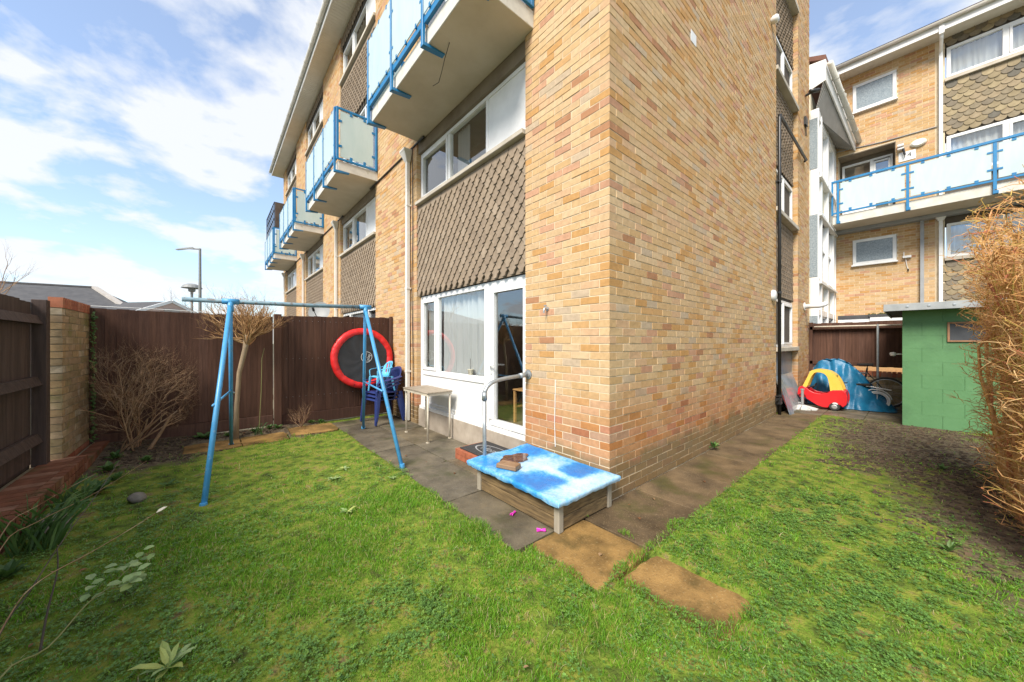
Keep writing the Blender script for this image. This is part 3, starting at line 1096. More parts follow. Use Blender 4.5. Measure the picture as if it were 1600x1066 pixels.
WN = FX(.075)
for i in range(4):
    y = PITCH * i
    # ground-floor screen of bays beyond the first, plain version
    if i > 0:
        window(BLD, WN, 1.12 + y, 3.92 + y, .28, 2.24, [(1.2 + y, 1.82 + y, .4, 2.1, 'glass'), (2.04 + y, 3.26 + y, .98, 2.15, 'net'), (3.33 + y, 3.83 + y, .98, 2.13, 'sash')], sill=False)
    # first floor
    zt = 4.72
    fr = window(BLD, WN, 1.12 + y, 3.92 + y, 3.90, 4.76, [(1.17 + y, 1.93 + y, 3.955, 4.705, 'panel'), (1.985 + y, 2.93 + y, 3.955, 4.705, 'glass' if i == 0 else 'net'), (2.985 + y, 3.865 + y, 3.955, 4.705, 'sash' if i < 2 else 'sash_net')],  # nets added in the farther bays, standing in for pale sky reflections
                sill=False, net=None)
    MB().wbox(WN, 1.125 + y, 3.915 + y, -.05, .12, 3.835, 3.895).build('sill', 'concrete', fr, bevel=.006)
    cu = MB()
    rows = []
    for r in range(2):
        for q in range(25):
            rows.append((.20 + .015 * math.sin(q * 1.7), 2.55 + y + q * .014, 3.93 if r == 0 else 4.72))
    cu.add(rows, [(q, q + 1, 25 + q + 1, 25 + q) for q in range(24)]).build('curtain', 'curtain_grey', fr, fix=False, smooth=True)
    # second floor (maisonette) screen behind the balcony, then top window
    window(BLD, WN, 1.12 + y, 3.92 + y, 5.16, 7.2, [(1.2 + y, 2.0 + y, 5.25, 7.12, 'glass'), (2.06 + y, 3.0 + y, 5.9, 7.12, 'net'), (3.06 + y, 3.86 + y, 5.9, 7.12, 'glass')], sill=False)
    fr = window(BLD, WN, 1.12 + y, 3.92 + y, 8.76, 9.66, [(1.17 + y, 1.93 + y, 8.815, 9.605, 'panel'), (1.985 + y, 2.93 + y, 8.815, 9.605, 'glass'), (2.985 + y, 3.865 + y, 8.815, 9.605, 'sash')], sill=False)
    MB().wbox(WN, 1.125 + y, 3.915 + y, -.05, .12, 8.68, 8.755).build('sill', 'concrete', fr, bevel=.006)
for (a, b) in BAYS:
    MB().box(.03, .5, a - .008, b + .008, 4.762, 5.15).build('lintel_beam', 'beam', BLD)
    MB().box(.035, .5, a - .008, b + .008, -.1, .277).build('plinth', 'plinth', BLD)
# drip sill under the ground-floor screen
MB().wbox(WN, 1.118, 3.922, -.05, .03, .278, .335).build('door_sill', 'upvc', BLD, bevel=.004)

# ---- ground-floor window and door of the first bay (at the patio)
W0 = FX(.075)
mb = MB()
Z0, Z1 = .336, 2.245
mb.wbox(W0, 1.115, 3.925, -.07, 0, Z1 - .075, Z1)
mb.wbox(W0, 3.845, 3.925, -.07, 0, Z0, Z1 - .075)
mb.wbox(W0, 1.885, 2.02, -.07, 0, Z0, Z1 - .075)
mb.wbox(W0, 1.115, 1.15, -.07, 0, Z0, Z1 - .075)
mb.wbox(W0, 2.02, 3.845, -.07, -.001, .875, .965)
mb.wbox(W0, 2.02, 3.845, -.07, -.0015, Z0, .40)
mb.wbox(W0, 3.30, 3.37, -.07, -.002, .965, Z1 - .075)
gw = mb.build('window', 'upvc', BLD, bevel=.005)
MB().wbox(W0, 2.02, 3.845, -.05, -.02, .40, .875).build('infill_panel', 'upvc', gw)
sb_ = MB()
for a, b, c, d in ((3.37, 3.845, .965, 1.01), (3.37, 3.845, 2.125, 2.17), (3.37, 3.41, 1.01, 2.125), (3.80, 3.845, 1.01, 2.125)):
    sb_.wbox(W0, a, b, -.05, .014, c, d)
sb_.build('sash', 'upvc', gw, bevel=.004)


def pane(par, W, a, b, c, d, dep):
    return MB().add([W(a, dep, c), W(b, dep, c), W(b, dep, d), W(a, dep, d)], [(0, 1, 2, 3)]).build('pane', 'glass', par, fix=False)


pane(gw, W0, 3.405, 3.805, 1.005, 2.13, -.03)
pane(gw, W0, 2.015, 3.305, .96, Z1 - .07, -.035)
door = MB()
for a, b, c, d in ((1.15, 1.885, Z0 + .01, .42), (1.15, 1.885, 2.095, 2.165), (1.15, 1.235, .42, 2.095), (1.80, 1.885, .42, 2.095)):
    door.wbox(W0, a, b, -.06, .01, c, d)
dr = door.build('glazed_door', 'upvc', BLD, bevel=.006)
pane(dr, W0, 1.23, 1.805, .415, 2.10, -.03)
h = MB()
h.wbox(W0, 1.832, 1.858, .01, .022, 1.02, 1.26)
h.wbox(W0, 1.74, 1.855, .05, .068, 1.13, 1.15)
h.wbox(W0, 1.838, 1.852, .02, .068, 1.13, 1.15)
h.build('handle', 'white_metal', dr, bevel=.003)
gr = MB()
for k in range(7):
    gr.wbox(W0, 2.03, 3.83, -.0505, -.0495, .42, .421)
# net curtain in the big light, grey curtain in the opener
n = 90
rows = []
for r in range(9):
    z = .93 + 1.28 * r / 8
    for i in range(n + 1):
        y = 2.03 + 1.26 * i / n
        rows.append((.19 + .026 * math.sin(i * .62 + 1.4 * math.sin(i * .17)) + .006 * math.sin(i * 2.3 + r), y + .004 * math.sin(r * 1.3 + i), z))
k = n + 1
MB().add(rows, [(r * k + i, r * k + i + 1, (r + 1) * k + i + 1, (r + 1) * k + i) for r in range(8) for i in range(n)]).build('net_curtain', 'net', gw, fix=False, smooth=True)
rows = []
for r in range(2):
    for i in range(31):
        rows.append((.20 + .02 * math.sin(i * 1.1), 3.36 + .5 * i / 30, .95 + 1.25 * r))
MB().add(rows, [(i, i + 1, 31 + i + 1, 31 + i) for i in range(30)]).build('curtain', 'curtain_grey', gw, fix=False, smooth=True)
rm = MB()
rm.add([(.15, .9, .335), (3.4, .9, .335), (3.4, 4.2, .335), (.15, 4.2, .335)], [(0, 1, 2, 3)], 1)
rm.add([(3.4, .9, .33), (3.4, 4.2, .33), (3.4, 4.2, 2.3), (3.4, .9, 2.3)], [(0, 1, 2, 3)], 0)
rm.add([(.15, .9, .33), (3.4, .9, .33), (3.4, .9, 2.3), (.15, .9, 2.3)], [(0, 1, 2, 3)], 0)
rm.add([(.15, 4.2, .33), (3.4, 4.2, .33), (3.4, 4.2, 2.3), (.15, 4.2, 2.3)], [(0, 1, 2, 3)], 0)
rm.add([(.15, .9, 2.3), (3.4, .9, 2.3), (3.4, 4.2, 2.3), (.15, 4.2, 2.3)], [(0, 1, 2, 3)], 0)
rm.build('room', ['room', 'room_floor'], gw, fix=False)
# chair inside, seen through the door
ch = thing('wooden_chair', 'pale pine ladder-back chair standing inside behind the glazed door', 'chair', (.62, 1.62, .337))
for (dx, dy, hh) in ((-.18, -.18, .45), (-.18, .18, .45), (.2, -.18, .95), (.2, .18, .95)):
    MB().bar((.62 + dx, 1.62 + dy, .337), (.62 + dx + (.05 if hh > .5 else 0), 1.62 + dy, .337 + hh), .035, .035).build('leg', 'pine', ch, bevel=.004)
MB().box(.62 - .21, .62 + .2, 1.62 - .2, 1.62 + .2, .777, .80).build('seat', 'pine', ch, bevel=.006)
for zz_ in (1.02, 1.22):
    MB().box(.835, .855, 1.62 - .17, 1.62 + .17, zz_, zz_ + .06).build('back_slat', 'pine', ch, bevel=.004)
MB().bar((.44, 1.44, .55), (.82, 1.44, .55), .022, .022).bar((.44, 1.80, .55), (.82, 1.80, .55), .022, .022).build('stretcher', 'pine', ch)
pot = thing('plant_pot', 'small cream pot with a thin sprig on the window ledge behind the net curtain side', 'plant pot', (.125, 2.42, .967))
MB().lathe((.125, 2.42, .967), [(0, 0), (.032, 0), (.045, .075), (.05, .08), (.044, .08), (.03, .06), (0, .06)], 16).build('pot', 'cream_panel', pot, smooth=True)
MB().tube([(.125, 2.42, 1.03), (.123, 2.425, 1.1), (.126, 2.43, 1.2)], .003, 5).build('stem', 'twig_dark', pot)
MB().lathe((.12, 2.425, .967), [(0, -.002), (.14, -.002)], 4)

# ---- balconies
def balcony(i):
    y = PITCH * i
    a, b = .985 + y, 3.88 + y
    s_ = MB().box(-.80, .03, a, b, 4.952, 5.15)
    for k in range(len(s_.m)):
        s_.m[k] = 0
    s_.m[0] = 1
    bal = s_.build('balcony', ['slab_edge', 'slab_soffit'], BLD, bevel=.006)
    # recalculated normals keep face order; mark the downward face
    for p in bal.data.polygons:
        p.material_index = 1 if p.normal.z < -.5 else 0
    ys = [b - .03 - k * (b - a - .06) / 3 for k in range(4)]
    for q in ys:
        MB().box(-.872, -.836, q - .022, q + .022, 4.90, 6.22).build('post', 'blue_steel', bal, bevel=.003)
        MB().prism([(-.80, 4.948), (-.87, 4.948), (-.87, 4.905), (-.58, 4.935), (-.58, 4.948)], lambda u, v, d: (u, d, v), q - .035, q + .035).build('bracket', 'blue_steel', bal)
    for k in range(3):
        y1, y0 = ys[k] - .03, ys[k + 1] + .03
        MB().box(-.862, -.85, y0, y1, 5.26, 6.19).build('glass_panel', 'frost_glass', bal)
        MB().box(-.848, -.806, y0 - .008, y1 + .008, 5.17, 5.245).build('rail', 'blue_steel', bal)
        cl = MB()
        for z in (5.45, 5.95):
            cl.box(-.866, -.846, y0 - .01, y0 + .04, z, z + .03)
            cl.box(-.866, -.846, y1 - .04, y1 + .01, z, z + .03)
        for q in range(3):
            yy = y0 + (y1 - y0) * (q + .5) / 3
            cl.box(-.866, -.846, yy - .015, yy + .015, 5.24, 5.29)
            cl.box(-.866, -.846, yy - .015, yy + .015, 6.16, 6.21)
        cl.split('clip', 'blue_steel', bal)
    MB().box(-.848, -.806, a, b, 6.195, 6.235).build('rail', 'blue_steel', bal, bevel=.003)
    for e, sg in ((a, -1), (b, 1)):
        y0, y1 = (e - .03, e + .005) if sg < 0 else (e - .005, e + .03)
        mb = MB()
        mb.box(-.835, -.79, y0, y1, 5.16, 6.23)
        mb.box(-.06, -.015, y0, y1, 5.16, 6.23)
        mb.box(-.79, -.06, y0 + .001, y1 - .001, 6.19, 6.23)
        mb.box(-.79, -.06, y0 + .001, y1 - .001, 5.16, 5.20)
        mb.build('side_frame', 'blue_steel', bal, bevel=.003)
        yc = (y0 + y1) / 2
        MB().box(-.76, -.10, yc - .005, yc + .005, 5.23, 6.16).build('glass_panel', 'frost_glass', bal)
        cl = MB()
        for z in (5.42, 5.93):
            cl.box(-.795, -.73, yc - .012, yc + .012, z, z + .045)
            cl.box(-.13, -.055, yc - .012, yc + .012, z, z + .045)
        for xx in (-.55, -.28):
            cl.box(xx - .025, xx + .025, yc - .012, yc + .012, 5.19, 5.27)
            cl.box(xx - .025, xx + .025, yc - .012, yc + .012, 6.12, 6.2)
        cl.split('clip', 'blue_steel', bal)
    return bal


bals = [balcony(i) for i in range(4)]
# loose wire hanging under the nearest balcony
tag(MB().tube([(-.62, 1.75, 4.95), (-.60, 1.9, 4.86), (-.57, 2.02, 4.80), (-.56, 2.12, 4.72), (-.60, 2.2, 4.70)], .004, 5).build('cable', 'black_plastic', origin=(-.62, 1.75, 4.95)), 'thin loose black cable dangling under the nearest balcony', 'cable')
# dark screen on the farthest balcony
scr = thing('balcony_screen', 'black trellis screen standing on the farthest blue balcony', 'screen', (-.5, 15.7 + 1.4, 5.15))
mb = MB()
for q in range(8):
    mb.box(-.80, -.775, 15.75 + q * .4, 15.775 + q * .4, 6.3, 7.35)
for z in (6.3, 6.65, 7.0, 7.33):
    mb.box(-.802, -.773, 15.75, 18.6, z, z + .02)
mb.build('lattice', 'black_plastic', scr)
MB().box(-.77, -.08, 15.74, 15.765, 6.26, 7.35).build('side_panel', 'twig_dark', scr)
mb = MB()
for yy in (15.76, 18.6):
    mb.box(-.8, -.77, yy, yy + .03, 5.15, 6.3)
mb.build('post', 'black_plastic', scr)

# ---- eaves
mb = MB().box(-.45, .05, -.35, END_Y + .45, TOP, TOP + .02)
y = -.3
sf = mb.build('soffit', 'soffit', BLD)
gb = MB()
y = -.3
while y < END_Y + .4:
    gb.box(-.44, -.004, y, y + .088, TOP - .006, TOP - .0005)
    y += .1
gb.build('soffit_board', 'soffit', sf)
MB().box(-.472, -.45, -.35, END_Y + .45, TOP - .03, TOP + .22).build('fascia', 'upvc', BLD)
g = MB()
gp = [(-.472 - .055 + .06 * math.cos(t), TOP + .16 + .065 * math.sin(t)) for t in [PI * (1 + k / 8) for k in range(9)]]
for k in range(8):
    (xa, za), (xb, zb) = gp[k], gp[k + 1]
    g.add([(xa, -.35, za), (xa, END_Y + .45, za), (xb, END_Y + .45, zb), (xb, -.35, zb)], [(0, 1, 2, 3)])
gt = g.build('gutter', 'gutter', BLD, smooth=True, fix=False)
gt.modifiers.new('s', 'SOLIDIFY').thickness = .004
for k in range(24):
    y = .4 + k * .85
    MB().lathe((-.527, y, TOP + .16), [(.066, -.02), (.072, -.02), (.072, .02), (.066, .02)], 10, 'y', a0=PI, a1=2 * PI).build('gutter_joint', 'gutter', gt, origin=(-.527, y, TOP + .1))
MB().add([(-.5, -.4, TOP + .2), (-.5, END_Y + .5, TOP + .2), (4.5, END_Y + .5, TOP + 2.2), (4.5, -.4, TOP + 2.2)], [(0, 1, 2, 3)]).build('roof', 'brown_tile', BLD, fix=False)
# far end wall so the block is closed
MB().box(.02, 9.1, END_Y - .3, END_Y - .02, -.1, TOP).box(8.9, 9.1, .5, END_Y - .3, -.1, TOP).build('rear_wall', 'mortar', BLD)

# ---- downpipes and hoppers
def downpipe(y, z1=4.86):
    mb = MB().box(-.085, -.02, y - .034, y + .034, .03, z1 - .14)
    dp = mb.build('downpipe', 'pipe_white', BLD, bevel=.006)
    MB().hexa([(-.09, y - .045, z1 - .16), (-.015, y - .045, z1 - .16), (-.015, y + .045, z1 - .16), (-.09, y + .045, z1 - .16)],
              [(-.16, y - .10, z1), (-.01, y - .10, z1), (-.01, y + .10, z1), (-.16, y + .10, z1)]).box(-.165, -.008, y - .105, y + .105, z1, z1 + .04).build('hopper', 'pipe_white', dp, bevel=.004)
    br_ = MB()
    for z in (.9, 2.4, 3.9):
        br_.box(-.088, -.0, y - .042, y + .042, z, z + .03)
    br_.build('pipe_clip', 'pipe_white', dp)


for i in range(4):
    downpipe(4.19 + PITCH * i)
MB().tube([(-.025, 4.05, 4.9), (-.022, 4.04, 3.4), (-.03, 4.06, 2.4), (-.022, 4.03, 1.2), (-.022, 4.03, .1)], .008, 6).build('cable', 'black_plastic', BLD)
lc = MB()
for i, (a, b) in enumerate(PIERS):
    lc.tube([(-.012, a - .3, 4.93), (-.014, b + .3, 4.93)], .018, 6)
lc.build('overflow_pipe', 'black_plastic', BLD)

# ---- gable-side recess windows
WR = GY(.13)
for (z0, z1) in ((1.34, 2.36), (4.16, 5.10), (6.98, 7.90)):
    fr = window(BLD, WR, 5.9, 7.72, z0, z1, [(5.955, 6.78, z0 + .055, z1 - .055, 'glass'), (6.84, 7.665, z0 + .055, z1 - .055, 'sash')], sill=False, pr=.03, net='curtain_grey' if z0 < 2 else None)
    MB().wbox(WR, 5.8, 7.74, -.05, .16, z0 - .09, z0 - .004).build('sill', 'concrete', fr, bevel=.006)
MB().wbox(WR, 5.8, 7.74, -.05, .16, 9.2, 9.3).build('sill', 'concrete', BLD)
MB().wbox(WR, 5.85, 7.74, -.02, .02, .72, 1.24).build('infill_panel', 'sheet_grey', BLD)
MB().wbox(WR, 5.85, 7.74, -.02, .012, -.05, .72).build('infill_panel', 'plinth', BLD)

# black soil pipe with a branch
MB().tube([(5.80, -.05, .0), (5.80, -.05, 5.90), (5.82, -.05, 5.96), (6.2, -.05, 5.97), (8.4, -.05, 5.95)], .029, 10).build('soil_pipe', 'black_plastic', BLD, smooth=True)
mb = MB()
for z in (.35, 2.4, 4.6):
    mb.lathe((5.80, -.05, z), [(.029, 0), (.038, .003), (.038, .05), (.029, .053)], 10)
    mb.box(5.71, 5.80, -.055, .0, z + .01, z + .035)
mb.tube([(8.4, -.05, 5.95), (8.42, -.02, 5.94), (8.42, .02, 5.94)], .029, 8)
mb.build('pipe_collar', 'black_plastic', BLD)
tag(MB().box(5.70, 5.84, -.09, -.004, .22, .34).tube([(5.70, -.05, .30), (5.62, -.04, .31)], .018, 6).build('pipe_valve', 'black_plastic', origin=(5.77, 0, .28)), 'small black valve box at the foot of the black soil pipe', 'valve')

tag(MB().lathe((5.49, -.004, 2.345), [(0, -.06), (.08, -.058), (.105, -.04), (.11, 0)], 20, 'y').build('wall_vent', 'white_metal', origin=(5.49, 0, 2.345), smooth=True), 'round white vent cover low on the gable beside the black soil pipe', 'vent')
tag(MB().lathe((5.40, -.004, 7.6), [(0, -.12), (.05, -.118), (.075, -.09), (.07, -.03), (.05, 0)], 16, 'y').build('wall_lamp', 'white_metal', origin=(5.4, 0, 7.6), smooth=True), 'small white bulkhead lamp high on the gable brick wall', 'lamp')
tag(MB().box(1.74, 1.90, -.004, .0, 5.16, 5.30).build('paint_patch', 'white_metal', origin=(1.8, 0, 5.2)), 'small white plate stuck on the gable brick wall', 'plate')
fl = thing('boiler_flue', 'white boiler flue pipe poking out of the brick pier above the fence', 'flue', (8.45, 0, 2.33))
MB().tube([(8.45, .0, 2.33), (8.45, -.30, 2.33), (8.47, -.36, 2.35), (8.52, -.40, 2.38)], .055, 12).build('pipe', 'white_metal', fl, smooth=True)
MB().lathe((8.45, -.004, 2.33), [(.05, -.02), (.10, -.018), (.10, 0)], 16, 'y').build('collar', 'white_metal', fl)
cctv = thing('security_camera', 'small black camera on a stub bracket high on the brick pier', 'camera', (8.6, 0, 7.66))
MB().tube([(8.6, 0, 7.66), (8.6, -.12, 7.68)], .03, 8).build('bracket', 'black_plastic', cctv)
MB().tube([(8.56, -.10, 7.7), (8.75, -.24, 7.74)], .05, 10).build('housing', 'black_plastic', cctv, smooth=True)
tag(MB().box(8.40, 8.6, -.05, -.003, 6.85, 7.05).tube([(8.5, -.03, 6.85), (8.5, -.03, 6.6)], .012, 5).build('junction_box', 'black_plastic', origin=(8.5, 0, 6.9)), 'small black junction box on the brick pier under the camera', 'box')

# tap / hook on the near pier, small fixings
tap = thing('wall_tap', 'small metal tap sticking out of the pier brickwork above the handrail', 'tap', (0, .765, 1.80))
MB().tube([(0, .765, 1.80), (-.05, .765, 1.80)], .012, 8).lathe((-.004, .765, 1.80), [(0, -.006), (.022, -.006), (.022, .004)], 12, 'x').build('spout', 'steel', tap, smooth=False)
MB().tube([(-.05, .765, 1.80), (-.058, .765, 1.78), (-.058, .765, 1.75)], .010, 8).tube([(-.035, .745, 1.83), (-.035, .785, 1.83)], .007, 6).tube([(-.035, .765, 1.80), (-.035, .765, 1.83)], .006, 6).build('handle', 'steel', tap)
MB().tube([(-.006, .645, 1.05), (-.006, .66, .6), (-.006, .65, .35)], .004, 5).build('cable', 'white_metal', BLD)

# ------------------------------------------------------------------ rear apartment block
RB = thing('rear_apartment_building', 'brick apartment block at the back with a long blue access balcony and fish scale tiles', 'building', (12.2, -2, 0))
XR = 12.2
WRr = FX(XR)
rw = MB().box(XR + .004, XR + .6, -2.33, -1.445, -.05, 9.95).box(XR + .004, XR + .6, -.225, .6, -.05, 9.95).box(XR + .004, XR + .6, -1.445, -.225, -.05, 5.1).box(XR + .004, XR + .6, -1.445, -.225, 7.25, 9.95)
rw.build('brick_wall', 'mortar', RB)
rbk = []
HOLES = [(-1.47, -.55, 3.77, 4.58), (-1.47, -.55, 8.44, 9.32), (-1.445, -.225, 5.1, 7.25)]
for k in range(int(9.85 / .075)):
    z0 = k * .075 + .005
    if z0 < 1.6:
        continue
    v = -2.16 - (.1125 if k % 2 else 0)
    while v < .3:
        a, b = max(v, -2.16), v + .215
        segs = [(a, b)]
        for (h0, h1, hz0, hz1) in HOLES:
            if z0 + .065 > hz0 and z0 < hz1:
                ns = []
                for (p, q) in segs:
                    if q <= h0 or p >= h1:
                        ns.append((p, q))
                    else:
                        if p < h0:
                            ns.append((p, h0))
                        if q > h1:
                            ns.append((h1, q))
                segs = ns
        for p, q in segs:
            if q - p > .02:
                rbk.append((XR - random.uniform(-.001, .002), XR + .1, p, q, z0, z0 + .065, random.random()))
        v += .225
boxes_np('brickwork', rbk, 'brick', RB, kind='stuff')
for (z0, z1, kd) in ((3.80, 4.56, 'obscure'), (8.47, 9.30, 'obscure')):
    fr = window(RB, FX(XR), -1.46, -.56, z0, z1, [(-1.385, -.635, z0 + .075, z1 - .075, kd)], sill=True, pr=.03, f=.075, depth=.028, back=False)
# recessed porch with door
MB().box(XR + .5, XR + .6, -1.445, -.225, 5.1, 7.25).box(XR, XR + .5, -1.445, -.225, 7.22, 7.248).box(XR + .01, XR + .5, -1.447, -1.43, 5.1, 7.22).build('porch_wall', 'beam', RB)
window(RB, FX(XR + .42), -1.38, -.28, 5.16, 7.08, [(-1.33, -.98, 5.25, 6.98, 'sash'), (-.90, -.34, 5.9, 6.95, 'glass')], sill=False, back=False)
pn = MB().wbox(FX(XR + .42), -.90, -.34, -.06, -.02, 5.22, 5.88)
pn.build('infill_panel', 'upvc', RB)
# tile hung part to the right
rtp = None
for (za, zb) in ((-.05, 3.64), (4.63, 5.89), (6.97, 8.44), (9.35, 9.95)):
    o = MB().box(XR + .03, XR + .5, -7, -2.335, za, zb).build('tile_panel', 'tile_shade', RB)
    rtp = rtp or o
WT = FX(XR + .028)
pls = []
for (z0, z1) in ((2.2, 3.62), (6.98, 8.42), (9.36, 9.80)):
    pls += tile_places(-5.2, -2.32, z0, z1, .19, .125)


def vis_score(p):
    q = px(WT(p[0], 0, p[1]))
    return q[2] + (0 if (0 < q[0] < 1600 and 0 < q[1] < 1066) else 100)


pls.sort(key=vis_score)
near, far = pls[:290], pls[290:]
X, T, S = tile_mesh_np(WT, [(0, 0, 0)], .19, .125, 'scale')
t0 = None
for (u, z, s_) in near:
    c = Vector(WT(u, 0, z))
    if t0 is None:
        t0 = npmesh('tile', X + np.array(c) - np.array(WT(0, 0, 0)), T, 'rear_tile', None, rtp, c)
    else:
        o = t0.copy()
        col.objects.link(o)
        o.location = c - wloc(rtp) + Vector((random.uniform(-.003, .003), 0, random.uniform(-.003, .003)))
if far:
    X, T, S = tile_mesh_np(WT, far, .19, .125, 'scale')
    npmesh('tile_cladding', X, T, 'rear_tile', S, RB, kind='stuff')
for (z0, z1, nm) in ((3.72, 4.62, 'net'), (5.9, 6.96, 'net'), (8.52, 9.34, 'net')):
    fr = window(RB, FX(XR + .02), -5.0, -2.36, z0, z1, [(-3.23, -2.43, z0 + .07, z1 - .07, 'net'), (-3.95, -3.33, z0 + .07, z1 - .07, 'sash_net'), (-4.9, -4.02, z0 + .07, z1 - .07, 'net')], sill=False, f=.07, pr=.03)
    MB().wbox(FX(XR), -5.0, -2.33, -.05, .07, z0 - .09, z0 - .004).build('sill', 'concrete', fr)
# eaves of the rear block
MB().box(11.72, XR + .3, -7, .1, 9.62, 9.64).build('soffit', 'soffit', RB)
gb = MB()
y = -6.9
while y < 0:
    gb.box(11.73, XR - .002, y, y + .088, 9.612, 9.6195)
    y += .1
gb.build('soffit_board', 'soffit', RB)
MB().box(11.69, 11.72, -7, .12, 9.58, 9.82).build('fascia', 'upvc', RB)
g = MB()
gp = [(11.63 + .06 * math.cos(t), 9.80 + .065 * math.sin(t)) for t in [PI * (1 + k / 8) for k in range(9)]]
for k in range(8):
    (xa, za), (xb, zb) = gp[k], gp[k + 1]
    g.add([(xa, -7, za), (xa, .1, za), (xb, .1, zb), (xb, -7, zb)], [(0, 1, 2, 3)])
gt = g.build('gutter', 'gutter', RB, smooth=True, fix=False)
gt.modifiers.new('s', 'SOLIDIFY').thickness = .004
MB().add([(11.6, -7, 9.84), (11.6, .2, 9.84), (16, .2, 11.6), (16, -7, 11.6)], [(0, 1, 2, 3)]).build('roof', 'brown_tile', RB, fix=False)
MB().box(14.2, 15.0, -4.6, -3.6, 10.6, 12.1).build('chimney', 'white_paint', RB)
mb = MB().box(11.66, 11.74, -2.305, -2.215, 9.5, 9.78).tube([(11.70, -2.26, 9.55), (11.75, -2.26, 9.45), (12.10, -2.26, 9.25), (12.13, -2.26, 9.15)], .034, 8).box(12.10, 12.165, -2.295, -2.228, 5.15, 9.2)
mb.box(12.10, 12.165, -2.26 - .034, -2.26 + .034, .2, 4.75)
mb.hexa([(12.08, -2.31, 4.72), (12.18, -2.31, 4.72), (12.18, -2.21, 4.72), (12.08, -2.21, 4.72)], [(12.02, -2.37, 4.84), (12.19, -2.37, 4.84), (12.19, -2.15, 4.84), (12.02, -2.15, 4.84)])
mb.build('downpipe', 'upvc', RB)
MB().box(12.10, 12.17, -1.97, -1.90, .2, 4.8).build('drain_pipe', 'pipe_grey', RB)
MB().box(11.95, 12.19, -7, .0, 4.80, 4.895).build('pipe_duct', 'pipe_grey', RB)
# access balcony
s_ = MB().box(11.14, XR + .02, -7, -.22, 4.90, 5.15)
bal = s_.build('balcony', ['slab_edge', 'slab_soffit'], RB, bevel=.006)
for p in bal.data.polygons:
    p.material_index = 1 if p.normal.z < -.5 else 0
px_ = [-.34, -1.68, -3.02, -4.36, -5.7]
MB().box(11.06, 11.12, -7, -.20, 6.10, 6.16).build('rail', 'blue_steel', bal, bevel=.003)
MB().box(11.075, 11.115, -7, -.20, 5.19, 5.235).build('rail', 'blue_steel', bal)
MB().box(11.07, 11.11, -.24, -.20, 5.16, 6.12).build('post', 'blue_steel', bal)
for q in px_:
    MB().box(11.07, 11.12, q - .027, q + .027, 4.93, 6.1).box(11.05, 11.14, q - .05, q + .03, 4.90, 4.97).build('post', 'blue_steel', bal, bevel=.003)
for k in range(len(px_) - 1):
    y1, y0 = px_[k] - .05, px_[k + 1] + .05
    MB().box(11.088, 11.10, y0, y1, 5.26, 6.07).build('glass_panel', 'frost_glass', bal)
    cl = MB()
    for z in (5.45, 5.86):
        cl.box(11.075, 11.108, y0 - .03, y0 + .06, z, z + .04)
        cl.box(11.075, 11.108, y1 - .06, y1 + .03, z, z + .04)
    for q in range(3):
        yy = y0 + (y1 - y0) * (q + .5) / 3
        cl.box(11.075, 11.108, yy - .03, yy + .03, 5.23, 5.30)
        cl.box(11.075, 11.108, yy - .03, yy + .03, 6.04, 6.11)
    cl.split('clip', 'blue_steel', bal)
MB().tube([(XR - .02, -.05, 7.45), (XR - .02, -1.2, 7.33), (XR - .02, -2.2, 7.30)], .014, 5).build('conduit', 'pipe_grey', RB)


def oval(y, z, ry, rz, label, name='wall_lamp', m='glow_lamp'):
    mb = MB()
    n = 20
    k = []
    for (s, dx) in ((1, 0), (1, .05), (.75, .085)):
        k.append([(XR - dx, y + ry * s * math.cos(2 * PI * i / n), z + rz * s * math.sin(2 * PI * i / n)) for i in range(n)])
    for a in range(2):
        mb.add(k[a] + k[a + 1], [(i, (i + 1) % n, n + (i + 1) % n, n + i) for i in range(n)])
    mb.add(k[2], [tuple(range(n))])
    return tag(mb.build(name, m, origin=(XR, y, z), smooth=False), label, 'lamp')


oval(-.33, 9.12, .10, .10, 'round white lamp on the rear brick wall beside the top small window')
oval(-1.87, 7.0, .15, .10, 'oval cream bulkhead lamp on the rear wall beside the porch door')
wb = thing('water_outlet', 'white outlet with a dangling white pipe beside the lower window of the rear wall', 'outlet', (XR, -1.62, 3.85))
MB().box(XR - .10, XR, -1.74, -1.58, 3.83, 3.89).tube([(XR - .05, -1.6, 3.89), (XR - .05, -1.6, 4.0)], .012, 6).build('outlet', 'white_metal', wb)
MB().tube([(XR - .03, -1.63, 3.83), (XR - .03, -1.66, 3.6), (XR - .03, -1.68, 3.52)], .008, 5).build('pipe', 'white_metal', wb)
MB().tube([(XR - .03, -1.68, 3.52), (XR - .03, -1.685, 3.46)], .014, 6).build('nozzle', 'black_plastic', wb)
pb_ = thing('entry_bracket', 'white bracket with a short black hanging nozzle beside the porch door', 'bracket', (XR, -1.52, 7.0))
MB().box(XR - .14, XR, -1.60, -1.48, 7.02, 7.07).box(XR - .14, XR, -1.60, -1.48, 6.93, 6.96).build('bracket', 'white_metal', pb_)
MB().tube([(XR - .1, -1.59, 6.93), (XR - .1, -1.60, 6.86), (XR - .1, -1.62, 6.74)], .024, 8).build('nozzle', 'black_plastic', pb_)


def text_mesh(txt, size, name, m, matrix, parent=None, origin=(0, 0, 0), ext=.0008):
    cu = bpy.data.curves.new('t', 'FONT')
    cu.body = txt
    cu.size = size
    cu.extrude = ext
    cu.align_x = 'CENTER'
    cu.align_y = 'CENTER'
    cu.resolution_u = 2
    to = bpy.data.objects.new('t', cu)
    col.objects.link(to)
    dg = bpy.context.evaluated_depsgraph_get()
    me = bpy.data.meshes.new_from_object(to.evaluated_get(dg))
    bpy.data.objects.remove(to)
    me.name = name
    me.materials.clear()
    me.materials.append(MATS[m])
    me.transform(Matrix.Translation(-Vector(origin)) @ matrix)
    o = bpy.data.objects.new(name, me)
    place(o, parent, origin)
    return o


